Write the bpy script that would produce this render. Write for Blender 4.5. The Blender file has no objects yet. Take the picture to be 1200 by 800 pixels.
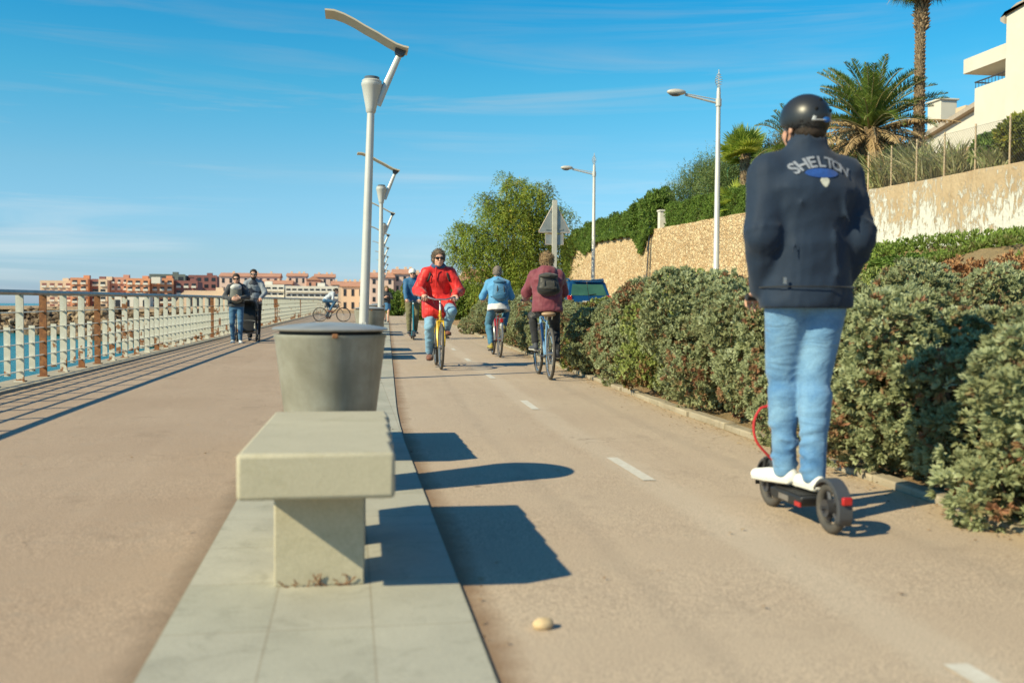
import bpy, math, random
import numpy as np
from mathutils import Vector, Matrix
from mathutils.bvhtree import BVHTree
random.seed(7)
SC = bpy.context.scene
COL = SC.collection
R = math.radians
def V3(*a): return np.array(a, float)
def nrm(v):
    v = np.asarray(v, float); n = np.linalg.norm(v); return v / n if n > 1e-9 else v
def off(y): return .036 * max(0., y - 8) if y > 9.5 else (0. if y < 6.5 else .036 * (y - 6.5) ** 2 / 6)
def offr(y): return .022 * max(0., y - 8) if y > 9.5 else (0. if y < 6.5 else .022 * (y - 6.5) ** 2 / 6)
def gz(y):
    if y < 75: return .005 * y
    return max(0., .375 - .0075 * (y - 75))

# ------------------------------------------------------------------ materials
MATS = {}
def ramp(nt, stops, fac):
    r = nt.nodes.new('ShaderNodeValToRGB')
    e = r.color_ramp.elements
    while len(e) > 1: e.remove(e[-1])
    e[0].position = stops[0][0]; e[0].color = (*stops[0][1], 1)
    for p, c in stops[1:]:
        k = e.new(p); k.color = (*c, 1)
    nt.links.new(fac, r.inputs[0])
    return r.outputs[0]
def noise(nt, co, scale, detail=4, rough=.55, dist=0.):
    n = nt.nodes.new('ShaderNodeTexNoise')
    n.inputs['Scale'].default_value = scale; n.inputs['Detail'].default_value = detail
    n.inputs['Roughness'].default_value = rough; n.inputs['Distortion'].default_value = dist
    nt.links.new(co, n.inputs['Vector'])
    return n.outputs['Fac']
def mixc(nt, fac, a, b, mode='MIX'):
    m = nt.nodes.new('ShaderNodeMix'); m.data_type = 'RGBA'; m.blend_type = mode
    for s, x in ((m.inputs[0], fac), (m.inputs[6], a), (m.inputs[7], b)):
        if hasattr(x, 'links'): nt.links.new(x, s)
        elif isinstance(x, (int, float)): s.default_value = x
        else: s.default_value = (*x, 1)
    return m.outputs[2]
def mathn(nt, op, a, b=None, clamp=False):
    m = nt.nodes.new('ShaderNodeMath'); m.operation = op; m.use_clamp = clamp
    for s, x in ((m.inputs[0], a), (m.inputs[1], b)):
        if x is None: continue
        if hasattr(x, 'links'): nt.links.new(x, s)
        else: s.default_value = x
    return m.outputs[0]
def maprange(nt, v, a, b, c=0., d=1.):
    m = nt.nodes.new('ShaderNodeMapRange'); nt.links.new(v, m.inputs[0])
    for i, x in enumerate((a, b, c, d)): m.inputs[i + 1].default_value = x
    return m.outputs[0]
def base_mat(name):
    m = bpy.data.materials.new(name); m.use_nodes = True
    nt = m.node_tree; b = nt.nodes['Principled BSDF']
    tc = nt.nodes.new('ShaderNodeTexCoord')
    return m, nt, b, tc.outputs['Object']
def bump(nt, b, h, strength=.3, dist=.01):
    n = nt.nodes.new('ShaderNodeBump'); n.inputs['Strength'].default_value = strength
    n.inputs['Distance'].default_value = dist
    nt.links.new(h, n.inputs['Height']); nt.links.new(n.outputs[0], b.inputs['Normal'])
def M(name, col, rough=.6, metal=0., col2=None, scale=6., bmp=0., bscale=None, bdist=.005, spec=None, coat=0., detail=5):
    if name in MATS: return MATS[name]
    m, nt, b, co = base_mat(name)
    if col2 is None: col2 = tuple(c * .8 for c in col)
    n = noise(nt, co, scale, detail)
    c = ramp(nt, [(.3, col2), (.7, col)], n)
    nt.links.new(c, b.inputs['Base Color'])
    b.inputs['Roughness'].default_value = rough; b.inputs['Metallic'].default_value = metal
    if spec is not None: b.inputs['Specular IOR Level'].default_value = spec
    b.inputs['Coat Weight'].default_value = coat
    if bmp:
        bump(nt, b, noise(nt, co, bscale or scale * 4, 5), bmp, bdist)
    MATS[name] = m
    return m
def leafmat(name, cols, transl=.3, rough=.55, spec=.3):
    """cols: three colours picked per leaf cluster through the 'tint' attribute"""
    if name in MATS: return MATS[name]
    m, nt, b, co = base_mat(name)
    at = nt.nodes.new('ShaderNodeAttribute'); at.attribute_name = 'tint'
    n = len(cols)
    c = ramp(nt, [(i / (n - 1), cc) for i, cc in enumerate(cols)], at.outputs['Fac'])
    nt.links.new(c, b.inputs['Base Color'])
    b.inputs['Roughness'].default_value = rough
    b.inputs['Specular IOR Level'].default_value = spec
    tr = nt.nodes.new('ShaderNodeBsdfTranslucent'); nt.links.new(c, tr.inputs['Color'])
    mx = nt.nodes.new('ShaderNodeMixShader'); mx.inputs[0].default_value = transl
    out = nt.nodes['Material Output']
    nt.links.new(b.outputs[0], mx.inputs[1]); nt.links.new(tr.outputs[0], mx.inputs[2])
    nt.links.new(mx.outputs[0], out.inputs['Surface'])
    MATS[name] = m
    return m

# ------------------------------------------------------------------ object helpers
def link(name, data, parent=None, mat=None):
    o = bpy.data.objects.new(name, data); COL.objects.link(o)
    if parent is not None: o.parent = parent
    if mat is not None and data is not None: data.materials.append(mat)
    return o
def tag(o, label=None, cat=None, group=None, kind=None):
    if label: o['label'] = label
    if cat: o['category'] = cat
    if group: o['group'] = group
    if kind: o['kind'] = kind
    return o
def thing(name, label, cat, loc=(0, 0, 0), rz=0., group=None):
    o = bpy.data.objects.new(name, None); COL.objects.link(o)
    o.empty_display_size = .1
    o.location = loc; o.rotation_euler = (0, 0, rz)
    return tag(o, label, cat, group)
def copy_tree(o, parent=None):
    c = o.copy(); COL.objects.link(c); c.parent = parent
    for ch in o.children: copy_tree(ch, c)
    return c

class MB:
    def __init__(s): s.v = []; s.f = []; s.sm = []
    def add(s, vs, fs, sm=False):
        n = len(s.v); s.v += [tuple(map(float, v)) for v in vs]
        s.f += [tuple(i + n for i in f) for f in fs]; s.sm += [sm] * len(fs)
        return s
    def box(s, c, d, rz=0., M3=None):
        x, y, z = d[0] / 2, d[1] / 2, d[2] / 2
        vs = [(i * x, j * y, k * z) for i in (-1, 1) for j in (-1, 1) for k in (-1, 1)]
        if rz:
            cs, sn = math.cos(rz), math.sin(rz)
            vs = [(a * cs - b * sn, a * sn + b * cs, cc) for a, b, cc in vs]
        if M3 is not None: vs = [tuple(M3 @ np.array(v)) for v in vs]
        vs = [(a + c[0], b + c[1], cc + c[2]) for a, b, cc in vs]
        return s.add(vs, [(0, 1, 3, 2), (4, 6, 7, 5), (0, 4, 5, 1), (2, 3, 7, 6), (0, 2, 6, 4), (1, 5, 7, 3)])
    def box2(s, x0, x1, y0, y1, z0, z1):
        return s.box(((x0 + x1) / 2, (y0 + y1) / 2, (z0 + z1) / 2), (x1 - x0, y1 - y0, z1 - z0))
    def tube(s, pts, r, n=10, close=False, flat=None):
        pts = [np.array(p, float) for p in pts]; m = len(pts)
        rs = r if isinstance(r, (list, tuple)) else [r] * m
        up = None; vs = []
        for i, p in enumerate(pts):
            if close: t = nrm(pts[(i + 1) % m] - pts[i - 1])
            else: t = nrm(pts[min(i + 1, m - 1)] - pts[max(i - 1, 0)])
            if up is None:
                up = np.cross(t, (0, 0, 1)) if abs(t[2]) < .9 else np.cross(t, (1, 0, 0))
                up = nrm(up)
            up = nrm(up - t * (up @ t)); w = np.cross(t, up)
            for k in range(n):
                a = 2 * math.pi * k / n
                if flat: vs.append(p + up * math.cos(a) * flat[0] * rs[i] + w * math.sin(a) * flat[1] * rs[i])
                else: vs.append(p + (up * math.cos(a) + w * math.sin(a)) * rs[i])
        fs = []
        for i in range(m if close else m - 1):
            j = (i + 1) % m
            for k in range(n):
                l = (k + 1) % n
                fs.append((i * n + k, i * n + l, j * n + l, j * n + k))
        s.add(vs, fs, True)
        if not close:
            b = len(s.v) - len(vs)
            s.f.append(tuple(b + k for k in range(n))[::-1]); s.sm.append(False)
            s.f.append(tuple(b + (m - 1) * n + k for k in range(n))); s.sm.append(False)
        return s
    def lathe(s, prof, n=24, c=(0, 0, 0), axis='z', caps=True):
        vs = []
        for r, z in prof:
            for k in range(n):
                a = 2 * math.pi * k / n
                p = (r * math.cos(a), r * math.sin(a), z)
                if axis == 'x': p = (z, r * math.cos(a), r * math.sin(a))
                if axis == 'y': p = (r * math.cos(a), z, r * math.sin(a))
                vs.append((p[0] + c[0], p[1] + c[1], p[2] + c[2]))
        fs = []
        for i in range(len(prof) - 1):
            for k in range(n):
                l = (k + 1) % n
                fs.append((i * n + k, i * n + l, (i + 1) * n + l, (i + 1) * n + k))
        s.add(vs, fs, True)
        if caps:
            b = len(s.v) - len(vs)
            s.f.append(tuple(b + k for k in range(n))[::-1]); s.sm.append(False)
            s.f.append(tuple(b + (len(prof) - 1) * n + k for k in range(n))); s.sm.append(False)
        return s
    def torus(s, c, RR, r, axis='x', n=36, m=8, sx=1.):
        pts = []
        for k in range(n):
            a = 2 * math.pi * k / n
            if axis == 'x': pts.append((c[0], c[1] + RR * math.cos(a), c[2] + RR * math.sin(a)))
            elif axis == 'y': pts.append((c[0] + RR * math.cos(a), c[1], c[2] + RR * math.sin(a)))
            else: pts.append((c[0] + RR * math.cos(a), c[1] + RR * math.sin(a), c[2]))
        return s.tube(pts, r, m, close=True)
    def prism(s, poly, a0, a1, axis='z', sm=False):
        n = len(poly); vs = []
        for a in (a0, a1):
            for p, q in poly:
                vs.append({'z': (p, q, a), 'x': (a, p, q), 'y': (p, a, q)}[axis])
        fs = [tuple(range(n))[::-1], tuple(range(n, 2 * n))] + [(i, (i + 1) % n, n + (i + 1) % n, n + i) for i in range(n)]
        return s.add(vs, fs, sm)
    def sphere(s, c, r, n=14, m=8):
        r = r if isinstance(r, (tuple, list)) else (r, r, r)
        vs = [(c[0], c[1], c[2] + r[2])]
        for i in range(1, m):
            th = math.pi * i / m
            for k in range(n):
                a = 2 * math.pi * k / n
                vs.append((c[0] + r[0] * math.sin(th) * math.cos(a), c[1] + r[1] * math.sin(th) * math.sin(a), c[2] + r[2] * math.cos(th)))
        vs.append((c[0], c[1], c[2] - r[2]))
        fs = [(0, 1 + k, 1 + (k + 1) % n) for k in range(n)]
        for i in range(m - 2):
            for k in range(n):
                a = 1 + i * n
                fs.append((a + k, a + n + k, a + n + (k + 1) % n, a + (k + 1) % n))
        e = len(vs) - 1; a = 1 + (m - 2) * n
        fs += [(e, a + (k + 1) % n, a + k) for k in range(n)]
        return s.add(vs, fs, True)
    def mesh(s, name):
        me = bpy.data.meshes.new(name); me.from_pydata(s.v, [], s.f)
        me.polygons.foreach_set('use_smooth', s.sm)
        me.validate(); me.update()
        return me
    def build(s, name, mat, parent=None, bevel=0., seg=2, sharp=40):
        me = s.mesh(name)
        # consistent outward normals
        import bmesh
        bm = bmesh.new(); bm.from_mesh(me); bmesh.ops.recalc_face_normals(bm, faces=bm.faces); bm.to_mesh(me); bm.free()
        try: me.set_sharp_from_angle(angle=R(sharp))
        except Exception: pass
        o = link(name, me, parent, mat)
        if bevel:
            md = o.modifiers.new('Bevel', 'BEVEL'); md.width = bevel; md.segments = seg; md.limit_method = 'ANGLE'; md.angle_limit = R(35)
            md.harden_normals = False
        return o

def npmesh(name, V, F, mat, parent=None, tint=None, smooth=False, link_it=True):
    V = np.asarray(V, np.float32); F = np.asarray(F, np.int32)
    me = bpy.data.meshes.new(name)
    k = F.shape[1]
    me.vertices.add(len(V)); me.vertices.foreach_set('co', V.ravel())
    me.loops.add(F.size); me.loops.foreach_set('vertex_index', F.ravel())
    me.polygons.add(len(F)); me.polygons.foreach_set('loop_start', np.arange(0, F.size, k, dtype=np.int32))
    me.polygons.foreach_set('loop_total', np.full(len(F), k, np.int32))
    me.update(calc_edges=True)
    me.polygons.foreach_set('use_smooth', np.full(len(F), smooth))
    if tint is not None:
        a = me.attributes.new('tint', 'FLOAT', 'FACE'); a.data.foreach_set('value', np.asarray(tint, np.float32))
    if mat is not None: me.materials.append(mat)
    if not link_it: return me
    return link(name, me, parent)

# ------------------------------------------------------------------ foliage (numpy)
def unit(a): return a / np.maximum(np.linalg.norm(a, axis=-1, keepdims=True), 1e-9)
def basis(N, rng):
    r = rng.normal(size=N.shape); u = unit(np.cross(N, r)); return u, np.cross(N, u)
class Leaves:
    def __init__(s): s.V = []; s.T = []
    def add(s, P, D, W, L, w, tint, fold=.0, mid=.5):
        """rhombic leaf: from P along D, width vector W"""
        L = np.asarray(L).reshape(-1, 1) if np.ndim(L) else L
        w = np.asarray(w).reshape(-1, 1) if np.ndim(w) else w
        Nn = np.cross(D, W)
        q = np.stack([P, P + D * L * mid + W * w + Nn * fold * w, P + D * L, P + D * L * mid - W * w + Nn * fold * w], 1)
        s.V.append(q.reshape(-1, 3)); s.T.append(np.broadcast_to(tint, (len(P),)).copy())
    def rosettes(s, P, N, rng, nl=8, L=.035, w=.007, op=(.35, 1.25), tint=None):
        n = len(P)
        u, v = basis(N, rng)
        if tint is None: tint = rng.random(n)
        sc = rng.uniform(.75, 1.25, n)
        for k in range(nl):
            th = op[0] + (op[1] - op[0]) * ((k * .618) % 1) + rng.normal(0, .12, n)
            ph = k * 2.4 + rng.uniform(0, .9, n)
            D = N * np.cos(th)[:, None] + (u * np.cos(ph)[:, None] + v * np.sin(ph)[:, None]) * np.sin(th)[:, None]
            W = unit(np.cross(N, D) + rng.normal(0, .15, (n, 3)))
            s.add(P, D, W, L * sc * rng.uniform(.8, 1.2, n), w * sc, np.clip(tint + rng.normal(0, .06, n), 0, 1), fold=-.3)
    def build(s, name, mat, parent=None, link_it=True):
        V = np.concatenate(s.V); T = np.concatenate(s.T)
        F = np.arange(len(V)).reshape(-1, 4)
        return npmesh(name, V, F, mat, parent, T, link_it=link_it)
def lobe_points(lobes, n, rng, rmin=.9, rmax=1.04, zmin=.02, rej=.82):
    C = np.array([l[0] for l in lobes], float); Rr = np.array([l[1] for l in lobes], float)
    a = (Rr[:, 0] * Rr[:, 1] + Rr[:, 1] * Rr[:, 2]); a /= a.sum()
    P = []; N = []; got = 0
    while got < n:
        i = rng.choice(len(lobes), n, p=a)
        d = unit(rng.normal(size=(n, 3)))
        p = C[i] + d * Rr[i] * rng.uniform(rmin, rmax, (n, 1))
        nn = unit(d / Rr[i])
        ok = p[:, 2] > zmin
        q = (p[:, None, :] - C[None]) / Rr[None]
        inside = (np.linalg.norm(q, axis=2) < rej)
        inside[np.arange(n), i] = False
        ok &= ~inside.any(1)
        P.append(p[ok]); N.append(nn[ok]); got += ok.sum()
    return np.concatenate(P)[:n], np.concatenate(N)[:n]

# ------------------------------------------------------------------ signed-distance figures
class SDF:
    def __init__(s, lo, hi, cell):
        s.c = cell; s.lo = np.array(lo, float)
        s.n = np.ceil((np.array(hi) - s.lo) / cell).astype(int) + 1
        s.V = np.full(s.n, .5, np.float32)
    def block(s, lo, hi):
        a = np.maximum(np.floor((np.array(lo) - s.lo) / s.c).astype(int), 0)
        b = np.minimum(np.ceil((np.array(hi) - s.lo) / s.c).astype(int) + 1, s.n)
        if (b <= a).any(): return None
        ax = [s.lo[i] + s.c * np.arange(a[i], b[i]) for i in range(3)]
        X = np.stack(np.meshgrid(*ax, indexing='ij'), -1).astype(np.float32)
        return tuple(slice(a[i], b[i]) for i in range(3)), X
    def _merge(s, sl, d, k, sub=False):
        c = s.V[sl]
        if sub: d = -d; h = np.clip(.5 - .5 * (d - c) / max(k, 1e-5), 0, 1); s.V[sl] = c + (d - c) * (1 - h) + k * h * (1 - h); return
        if k > 0:
            h = np.clip(.5 + .5 * (c - d) / k, 0, 1)
            s.V[sl] = c * (1 - h) + d * h - k * h * (1 - h)
        else: s.V[sl] = np.minimum(c, d)
    def cone(s, a, b, ra, rb, k=.02, side=(1, 0, 0), sub=False):
        a = np.array(a, float); b = np.array(b, float)
        ra = ra if isinstance(ra, tuple) else (ra, ra); rb = rb if isinstance(rb, tuple) else (rb, rb)
        m = max(*ra, *rb) + k * 2 + s.c * 3
        bl = s.block(np.minimum(a, b) - m, np.maximum(a, b) + m)
        if bl is None: return s
        sl, X = bl
        ab = b - a; L = np.linalg.norm(ab) + 1e-9; ab = ab / L
        q = X - a; t = np.clip(q @ ab / L, 0, 1)[..., None]
        q = q - ab * L * t
        if ra[0] == ra[1] and rb[0] == rb[1]:
            d = np.linalg.norm(q, axis=-1) - (ra[0] + (rb[0] - ra[0]) * t[..., 0])
        else:
            u = np.array(side, float); u = nrm(u - ab * (u @ ab)); v = np.cross(ab, u)
            ru = ra[0] + (rb[0] - ra[0]) * t[..., 0]; rv = ra[1] + (rb[1] - ra[1]) * t[..., 0]
            rm = np.minimum(ru, rv)
            e = np.sqrt((q @ u / ru) ** 2 + (q @ v / rv) ** 2 + (q @ ab / rm) ** 2)
            g = np.sqrt((q @ u / ru ** 2) ** 2 + (q @ v / rv ** 2) ** 2 + (q @ ab / rm ** 2) ** 2) + 1e-6
            d = e * (e - 1) / g
            d = np.where(e < .3, -rm * .7, d)
        s._merge(sl, d.astype(np.float32), k, sub); return s
    def ell(s, c, r, k=.02, Mx=None, sub=False):
        c = np.array(c, float); r = np.array(r, float); m = r.max() + k * 2 + s.c * 3
        bl = s.block(c - m, c + m)
        if bl is None: return s
        sl, X = bl
        q = X - c
        if Mx is not None: q = q @ Mx
        e = np.linalg.norm(q / r, axis=-1); g = np.linalg.norm(q / r ** 2, axis=-1) + 1e-6
        d = e * (e - 1) / g; d = np.where(e < .3, -r.min() * .7, d)
        s._merge(sl, d.astype(np.float32), k, sub); return s
    def chain(s, pts, rs, k=.02, side=(1, 0, 0)):
        for i in range(len(pts) - 1): s.cone(pts[i], pts[i + 1], rs[i], rs[i + 1], k, side)
        return s
    def cut(s, p, n, r=None):
        """remove everything on the side n points to"""
        ax = [s.lo[i] + s.c * np.arange(s.n[i]) for i in range(3)]
        n = nrm(n)
        d = ((ax[0] - p[0]) * n[0])[:, None, None] + ((ax[1] - p[1]) * n[1])[None, :, None] + ((ax[2] - p[2]) * n[2])[None, None, :]
        s.V = np.maximum(s.V, d.astype(np.float32)); return s
    def disp(s, amp, freq, seed=0, ridge=True, aniso=(1, 1, 1), n=7):
        rng = np.random.default_rng(seed)
        idx = np.nonzero(np.abs(s.V) < amp * 2 + s.c * 3)
        X = np.stack([s.lo[i] + s.c * idx[i] for i in range(3)], -1)
        t = np.zeros(len(X))
        for i in range(n):
            k = unit(rng.normal(size=3)) * freq * rng.uniform(.5, 1.7) * np.array(aniso)
            w = np.sin(X @ k + rng.uniform(0, 6.28) + 1.3 * np.sin(X @ (rng.normal(size=3) * freq * .5)))
            t += (1 - 2 * np.abs(w)) if ridge else w
        s.V[idx] -= (t / n * 1.8 * amp).astype(np.float32); return s
    def arrays(s):
        Vv = s.V; n = Vv.shape
        pad = 1e3
        neg = Vv < 0
        cellcnt = np.zeros(tuple(x - 1 for x in n), np.uint8)
        for i in (0, 1):
            for j in (0, 1):
                for k in (0, 1):
                    cellcnt += neg[i:n[0] - 1 + i, j:n[1] - 1 + j, k:n[2] - 1 + k]
        act = (cellcnt > 0) & (cellcnt < 8)
        I = np.argwhere(act)
        if len(I) == 0: return np.zeros((0, 3)), np.zeros((0, 4), int)
        ids = np.full(act.shape, -1, np.int32); ids[tuple(I.T)] = np.arange(len(I))
        acc = np.zeros((len(I), 3)); cnt = np.zeros(len(I))
        cor = [(i, j, k) for i in (0, 1) for j in (0, 1) for k in (0, 1)]
        val = {c: Vv[I[:, 0] + c[0], I[:, 1] + c[1], I[:, 2] + c[2]] for c in cor}
        for a in cor:
            for ax in range(3):
                if a[ax]: continue
                b = list(a); b[ax] = 1; b = tuple(b)
                va, vb = val[a], val[b]; m = (va < 0) != (vb < 0)
                t = va / np.where(m, va - vb, 1)
                p = np.zeros((len(I), 3)) + a; p[:, ax] = t
                acc[m] += p[m]; cnt[m] += 1
        P = s.lo + s.c * (I + acc / np.maximum(cnt, 1)[:, None])
        Fs = []
        for ax in range(3):
            o = [0, 1, 2]; o.remove(ax); u, v = o
            sa = [slice(1, -1)] * 3; sa[ax] = slice(0, n[ax] - 1)
            sb = [slice(1, -1)] * 3; sb[ax] = slice(1, n[ax])
            A = neg[tuple(sa)]; B = neg[tuple(sb)]
            m = A != B
            J = np.argwhere(m)
            if len(J) == 0: continue
            flip = A[tuple(J.T)]
            J = J.copy(); J[:, u] += 1; J[:, v] += 1
            def cid(du, dv):
                K = J.copy(); K[:, u] += du; K[:, v] += dv
                return ids[tuple(K.T)]
            q = np.stack([cid(-1, -1), cid(0, -1), cid(0, 0), cid(-1, 0)], 1)
            if ax == 1: flip = ~flip
            q[~flip] = q[~flip][:, ::-1]
            Fs.append(q)
        return P, np.concatenate(Fs)
    def build(s, name, mat, parent=None, relax=1):
        P, F = s.arrays()
        if relax and len(P):
            for _ in range(relax):
                acc = np.zeros_like(P); cnt = np.zeros(len(P))
                for i in range(4):
                    a, b = F[:, i], F[:, (i + 1) % 4]
                    for ax in range(3):
                        acc[:, ax] += np.bincount(a, P[b, ax], len(P)) + np.bincount(b, P[a, ax], len(P))
                    cnt += np.bincount(a, minlength=len(P)) + np.bincount(b, minlength=len(P))
                P = P * .5 + .5 * acc / np.maximum(cnt, 1)[:, None]
        return npmesh(name, P, F, mat, parent, smooth=True)
# ------------------------------------------------------------------ camera, world, sun
cam = bpy.data.cameras.new('camera'); cam_o = link('camera', cam)
cam.sensor_width = 36; cam.lens = 35.01; cam.clip_start = .05; cam.clip_end = 40000
yaw, pitch, roll = math.atan(190 / 1167), math.atan(41 / 1167), R(.4)
Fv = Vector((math.sin(yaw) * math.cos(pitch), math.cos(yaw) * math.cos(pitch), -math.sin(pitch)))
Rv = Vector((math.cos(yaw), -math.sin(yaw), 0)); Uv = Rv.cross(Fv)
R2 = Rv * math.cos(roll) + Uv * math.sin(roll); U2 = Uv * math.cos(roll) - Rv * math.sin(roll)
m = Matrix((R2, U2, -Fv)).transposed().to_4x4(); m.translation = Vector((0, 0, 1.0))
cam_o.matrix_world = m
cam.dof.use_dof = True; cam.dof.focus_distance = 13.5; cam.dof.aperture_fstop = 2.4
SC.camera = cam_o

SUNV = Vector((-1.32, -.62, 1.0)).normalized()
sun = bpy.data.lights.new('sun', 'SUN'); sun.energy = 5.0; sun.angle = R(.53); sun.color = (1, .88, .57)
sun_o = link('sun', sun); sun_o.rotation_euler = (-SUNV).to_track_quat('-Z', 'Y').to_euler(); sun_o.location = (-20, -10, 30)
w = bpy.data.worlds.new('World'); SC.world = w; w.use_nodes = True
nt = w.node_tree; bg = nt.nodes['Background']
sky = nt.nodes.new('ShaderNodeTexSky'); sky.sky_type = 'NISHITA'; sky.sun_disc = False
sky.sun_elevation = math.asin(SUNV.z); sky.sun_rotation = math.atan2(SUNV.x, SUNV.y)
sky.air_density = 1.0; sky.dust_density = .5; sky.ozone_density = 2.5; sky.altitude = 0
tc = nt.nodes.new('ShaderNodeTexCoord')
mp = nt.nodes.new('ShaderNodeMapping'); mp.inputs['Rotation'].default_value = (0, R(1.5), R(-8)); mp.inputs['Scale'].default_value = (1.6, 1.6, 24)
nt.links.new(tc.outputs['Generated'], mp.inputs[0])
n1 = noise(nt, mp.outputs[0], 1.3, 7, .6, .6)
mp2 = nt.nodes.new('ShaderNodeMapping'); mp2.inputs['Scale'].default_value = (2.2, 2.2, 7); nt.links.new(tc.outputs['Generated'], mp2.inputs[0])
n2 = noise(nt, mp2.outputs[0], 1.2, 3, .5)
cl = mathn(nt, 'MULTIPLY', maprange(nt, n1, .48, .74), maprange(nt, n2, .38, .62), True)
cl = mathn(nt, 'MULTIPLY', cl, .55, True)
hs = nt.nodes.new('ShaderNodeHueSaturation'); hs.inputs['Saturation'].default_value = 1.12; hs.inputs['Hue'].default_value = .478
nt.links.new(sky.outputs[0], hs.inputs['Color'])
sz = nt.nodes.new('ShaderNodeSeparateXYZ'); nt.links.new(tc.outputs['Generated'], sz.inputs[0])
grade = ramp(nt, [(0, (.46, .68, 1.12)), (.05, (.49, .68, .93)), (.13, (.49, .72, .84)), (.21, (.27, .75, .87)), (.29, (.09, .69, .92)), (.6, (.12, .50, .80))], sz.outputs[2])
tint = mixc(nt, 1., hs.outputs[0], grade, 'MULTIPLY')
lum = nt.nodes.new('ShaderNodeRGBToBW'); nt.links.new(sky.outputs[0], lum.inputs[0])
white = mixc(nt, 1., (.98, 1.05, 1.08), lum.outputs[0], 'MULTIPLY')
skyc = mixc(nt, cl, tint, white)
nt.links.new(skyc, bg.inputs[0]); bg.inputs[1].default_value = .125
SC.view_settings.view_transform = 'Standard'; SC.view_settings.look = 'None'; SC.view_settings.exposure = .45; SC.view_settings.gamma = 1
SC.render.engine = 'CYCLES'
SC.cycles.max_bounces = 6; SC.cycles.transparent_max_bounces = 8; SC.cycles.diffuse_bounces = 3; SC.cycles.glossy_bounces = 3
SC.cycles.use_denoising = True; SC.cycles.caustics_reflective = False; SC.cycles.caustics_refractive = False

# ------------------------------------------------------------------ ground materials
def asphalt(name, a, b, dirt, edge=None):
    m, nt, bs, co = base_mat(name)
    big = noise(nt, co, .45, 5, .6)
    c = ramp(nt, [(.32, b), (.68, a)], big)
    fine = noise(nt, co, 190, 2, .7)
    c = mixc(nt, 1., c, ramp(nt, [(.30, (.45, .44, .43)), (.5, (1, 1, 1)), (.72, (1.75, 1.68, 1.6))], fine), 'MULTIPLY')
    mid = noise(nt, co, 9, 6, .7)
    c = mixc(nt, maprange(nt, mid, .52, .75, 0, .35), c, dirt)
    mp = nt.nodes.new('ShaderNodeMapping'); mp.inputs['Scale'].default_value = (1.3, .06, 1); nt.links.new(co, mp.inputs[0])
    st = noise(nt, mp.outputs[0], 2.2, 4, .6)
    c = mixc(nt, maprange(nt, st, .5, .75, 0, .28), c, tuple(x * 1.25 for x in a))
    pit = nt.nodes.new('ShaderNodeTexVoronoi'); pit.inputs['Scale'].default_value = 1.1; nt.links.new(co, pit.inputs['Vector'])
    spot = maprange(nt, pit.outputs['Distance'], .018, .03, .75, 0)
    c = mixc(nt, spot, c, tuple(x * .35 for x in b))
    # darker oily drips and small repairs
    dr = noise(nt, co, 2.6, 8, .72, .5); c = mixc(nt, maprange(nt, dr, .57, .72, 0, .5), c, tuple(x * .62 for x in b))
    if edge is not None:
        sep = nt.nodes.new('ShaderNodeSeparateXYZ'); nt.links.new(co, sep.inputs[0]); wob = mathn(nt, 'MULTIPLY', mathn(nt, 'SUBTRACT', noise(nt, co, 3.5, 6, .7), .5), .16)
        # the walk bends gently to the right with distance: follow it
        bend = mathn(nt, 'MULTIPLY', mathn(nt, 'MAXIMUM', mathn(nt, 'SUBTRACT', sep.outputs[1], 8.), 0.), .036)
        xx = mathn(nt, 'ADD', mathn(nt, 'SUBTRACT', sep.outputs[0], bend), wob)
        if edge:
            c = mixc(nt, maprange(nt, xx, .40, .50, .75, 0), c, (.20, .115, .06))
            c = mixc(nt, maprange(nt, xx, 2.70, 2.92, 0, .7), c, (.46, .34, .21))
            l1 = mathn(nt, 'MULTIPLY', maprange(nt, xx, 1.52, 1.60), maprange(nt, xx, 1.74, 1.82, 1, 0)); c = mixc(nt, mathn(nt, 'MULTIPLY', l1, .22), c, (.6, .52, .42))
            t1 = mathn(nt, 'MULTIPLY', maprange(nt, xx, .95, 1.0), maprange(nt, xx, 1.04, 1.09, 1, 0)); c = mixc(nt, mathn(nt, 'MULTIPLY', t1, .12), c, (.2, .17, .14))
            t2 = mathn(nt, 'MULTIPLY', maprange(nt, xx, 2.28, 2.34), maprange(nt, xx, 2.40, 2.46, 1, 0)); c = mixc(nt, mathn(nt, 'MULTIPLY', t2, .14), c, (.2, .17, .14))
        else:
            c = mixc(nt, maprange(nt, xx, -.66, -.56, 0, .6), c, (.17, .12, .08))
        cr = nt.nodes.new('ShaderNodeTexVoronoi'); cr.feature = 'DISTANCE_TO_EDGE'; cr.inputs['Scale'].default_value = .23
        cn = nt.nodes.new('ShaderNodeTexNoise'); cn.inputs['Scale'].default_value = 1.6; cn.inputs['Detail'].default_value = 7; nt.links.new(co, cn.inputs['Vector'])
        ca = nt.nodes.new('ShaderNodeVectorMath'); ca.operation = 'MULTIPLY_ADD'; ca.inputs[1].default_value = (1.3, 1.3, 0); nt.links.new(cn.outputs['Color'], ca.inputs[0]); nt.links.new(co, ca.inputs[2]); nt.links.new(ca.outputs[0], cr.inputs['Vector'])
        c = mixc(nt, mathn(nt, 'MULTIPLY', maprange(nt, cr.outputs['Distance'], .0006, .0018, .55, 0), maprange(nt, noise(nt, co, .6, 2), .5, .56)), c, tuple(x * .4 for x in b))
    nt.links.new(c, bs.inputs['Base Color']); bs.inputs['Roughness'].default_value = .85
    bs.inputs['Specular IOR Level'].default_value = .25
    bump(nt, bs, fine, .35, .004)
    return m
m_prom = asphalt('pink asphalt', (.395, .300, .222), (.345, .255, .185), (.30, .26, .21), 0)
m_bike = asphalt('tan asphalt', (.46, .37, .28), (.41, .32, .24), (.40, .33, .25), 1)
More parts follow.
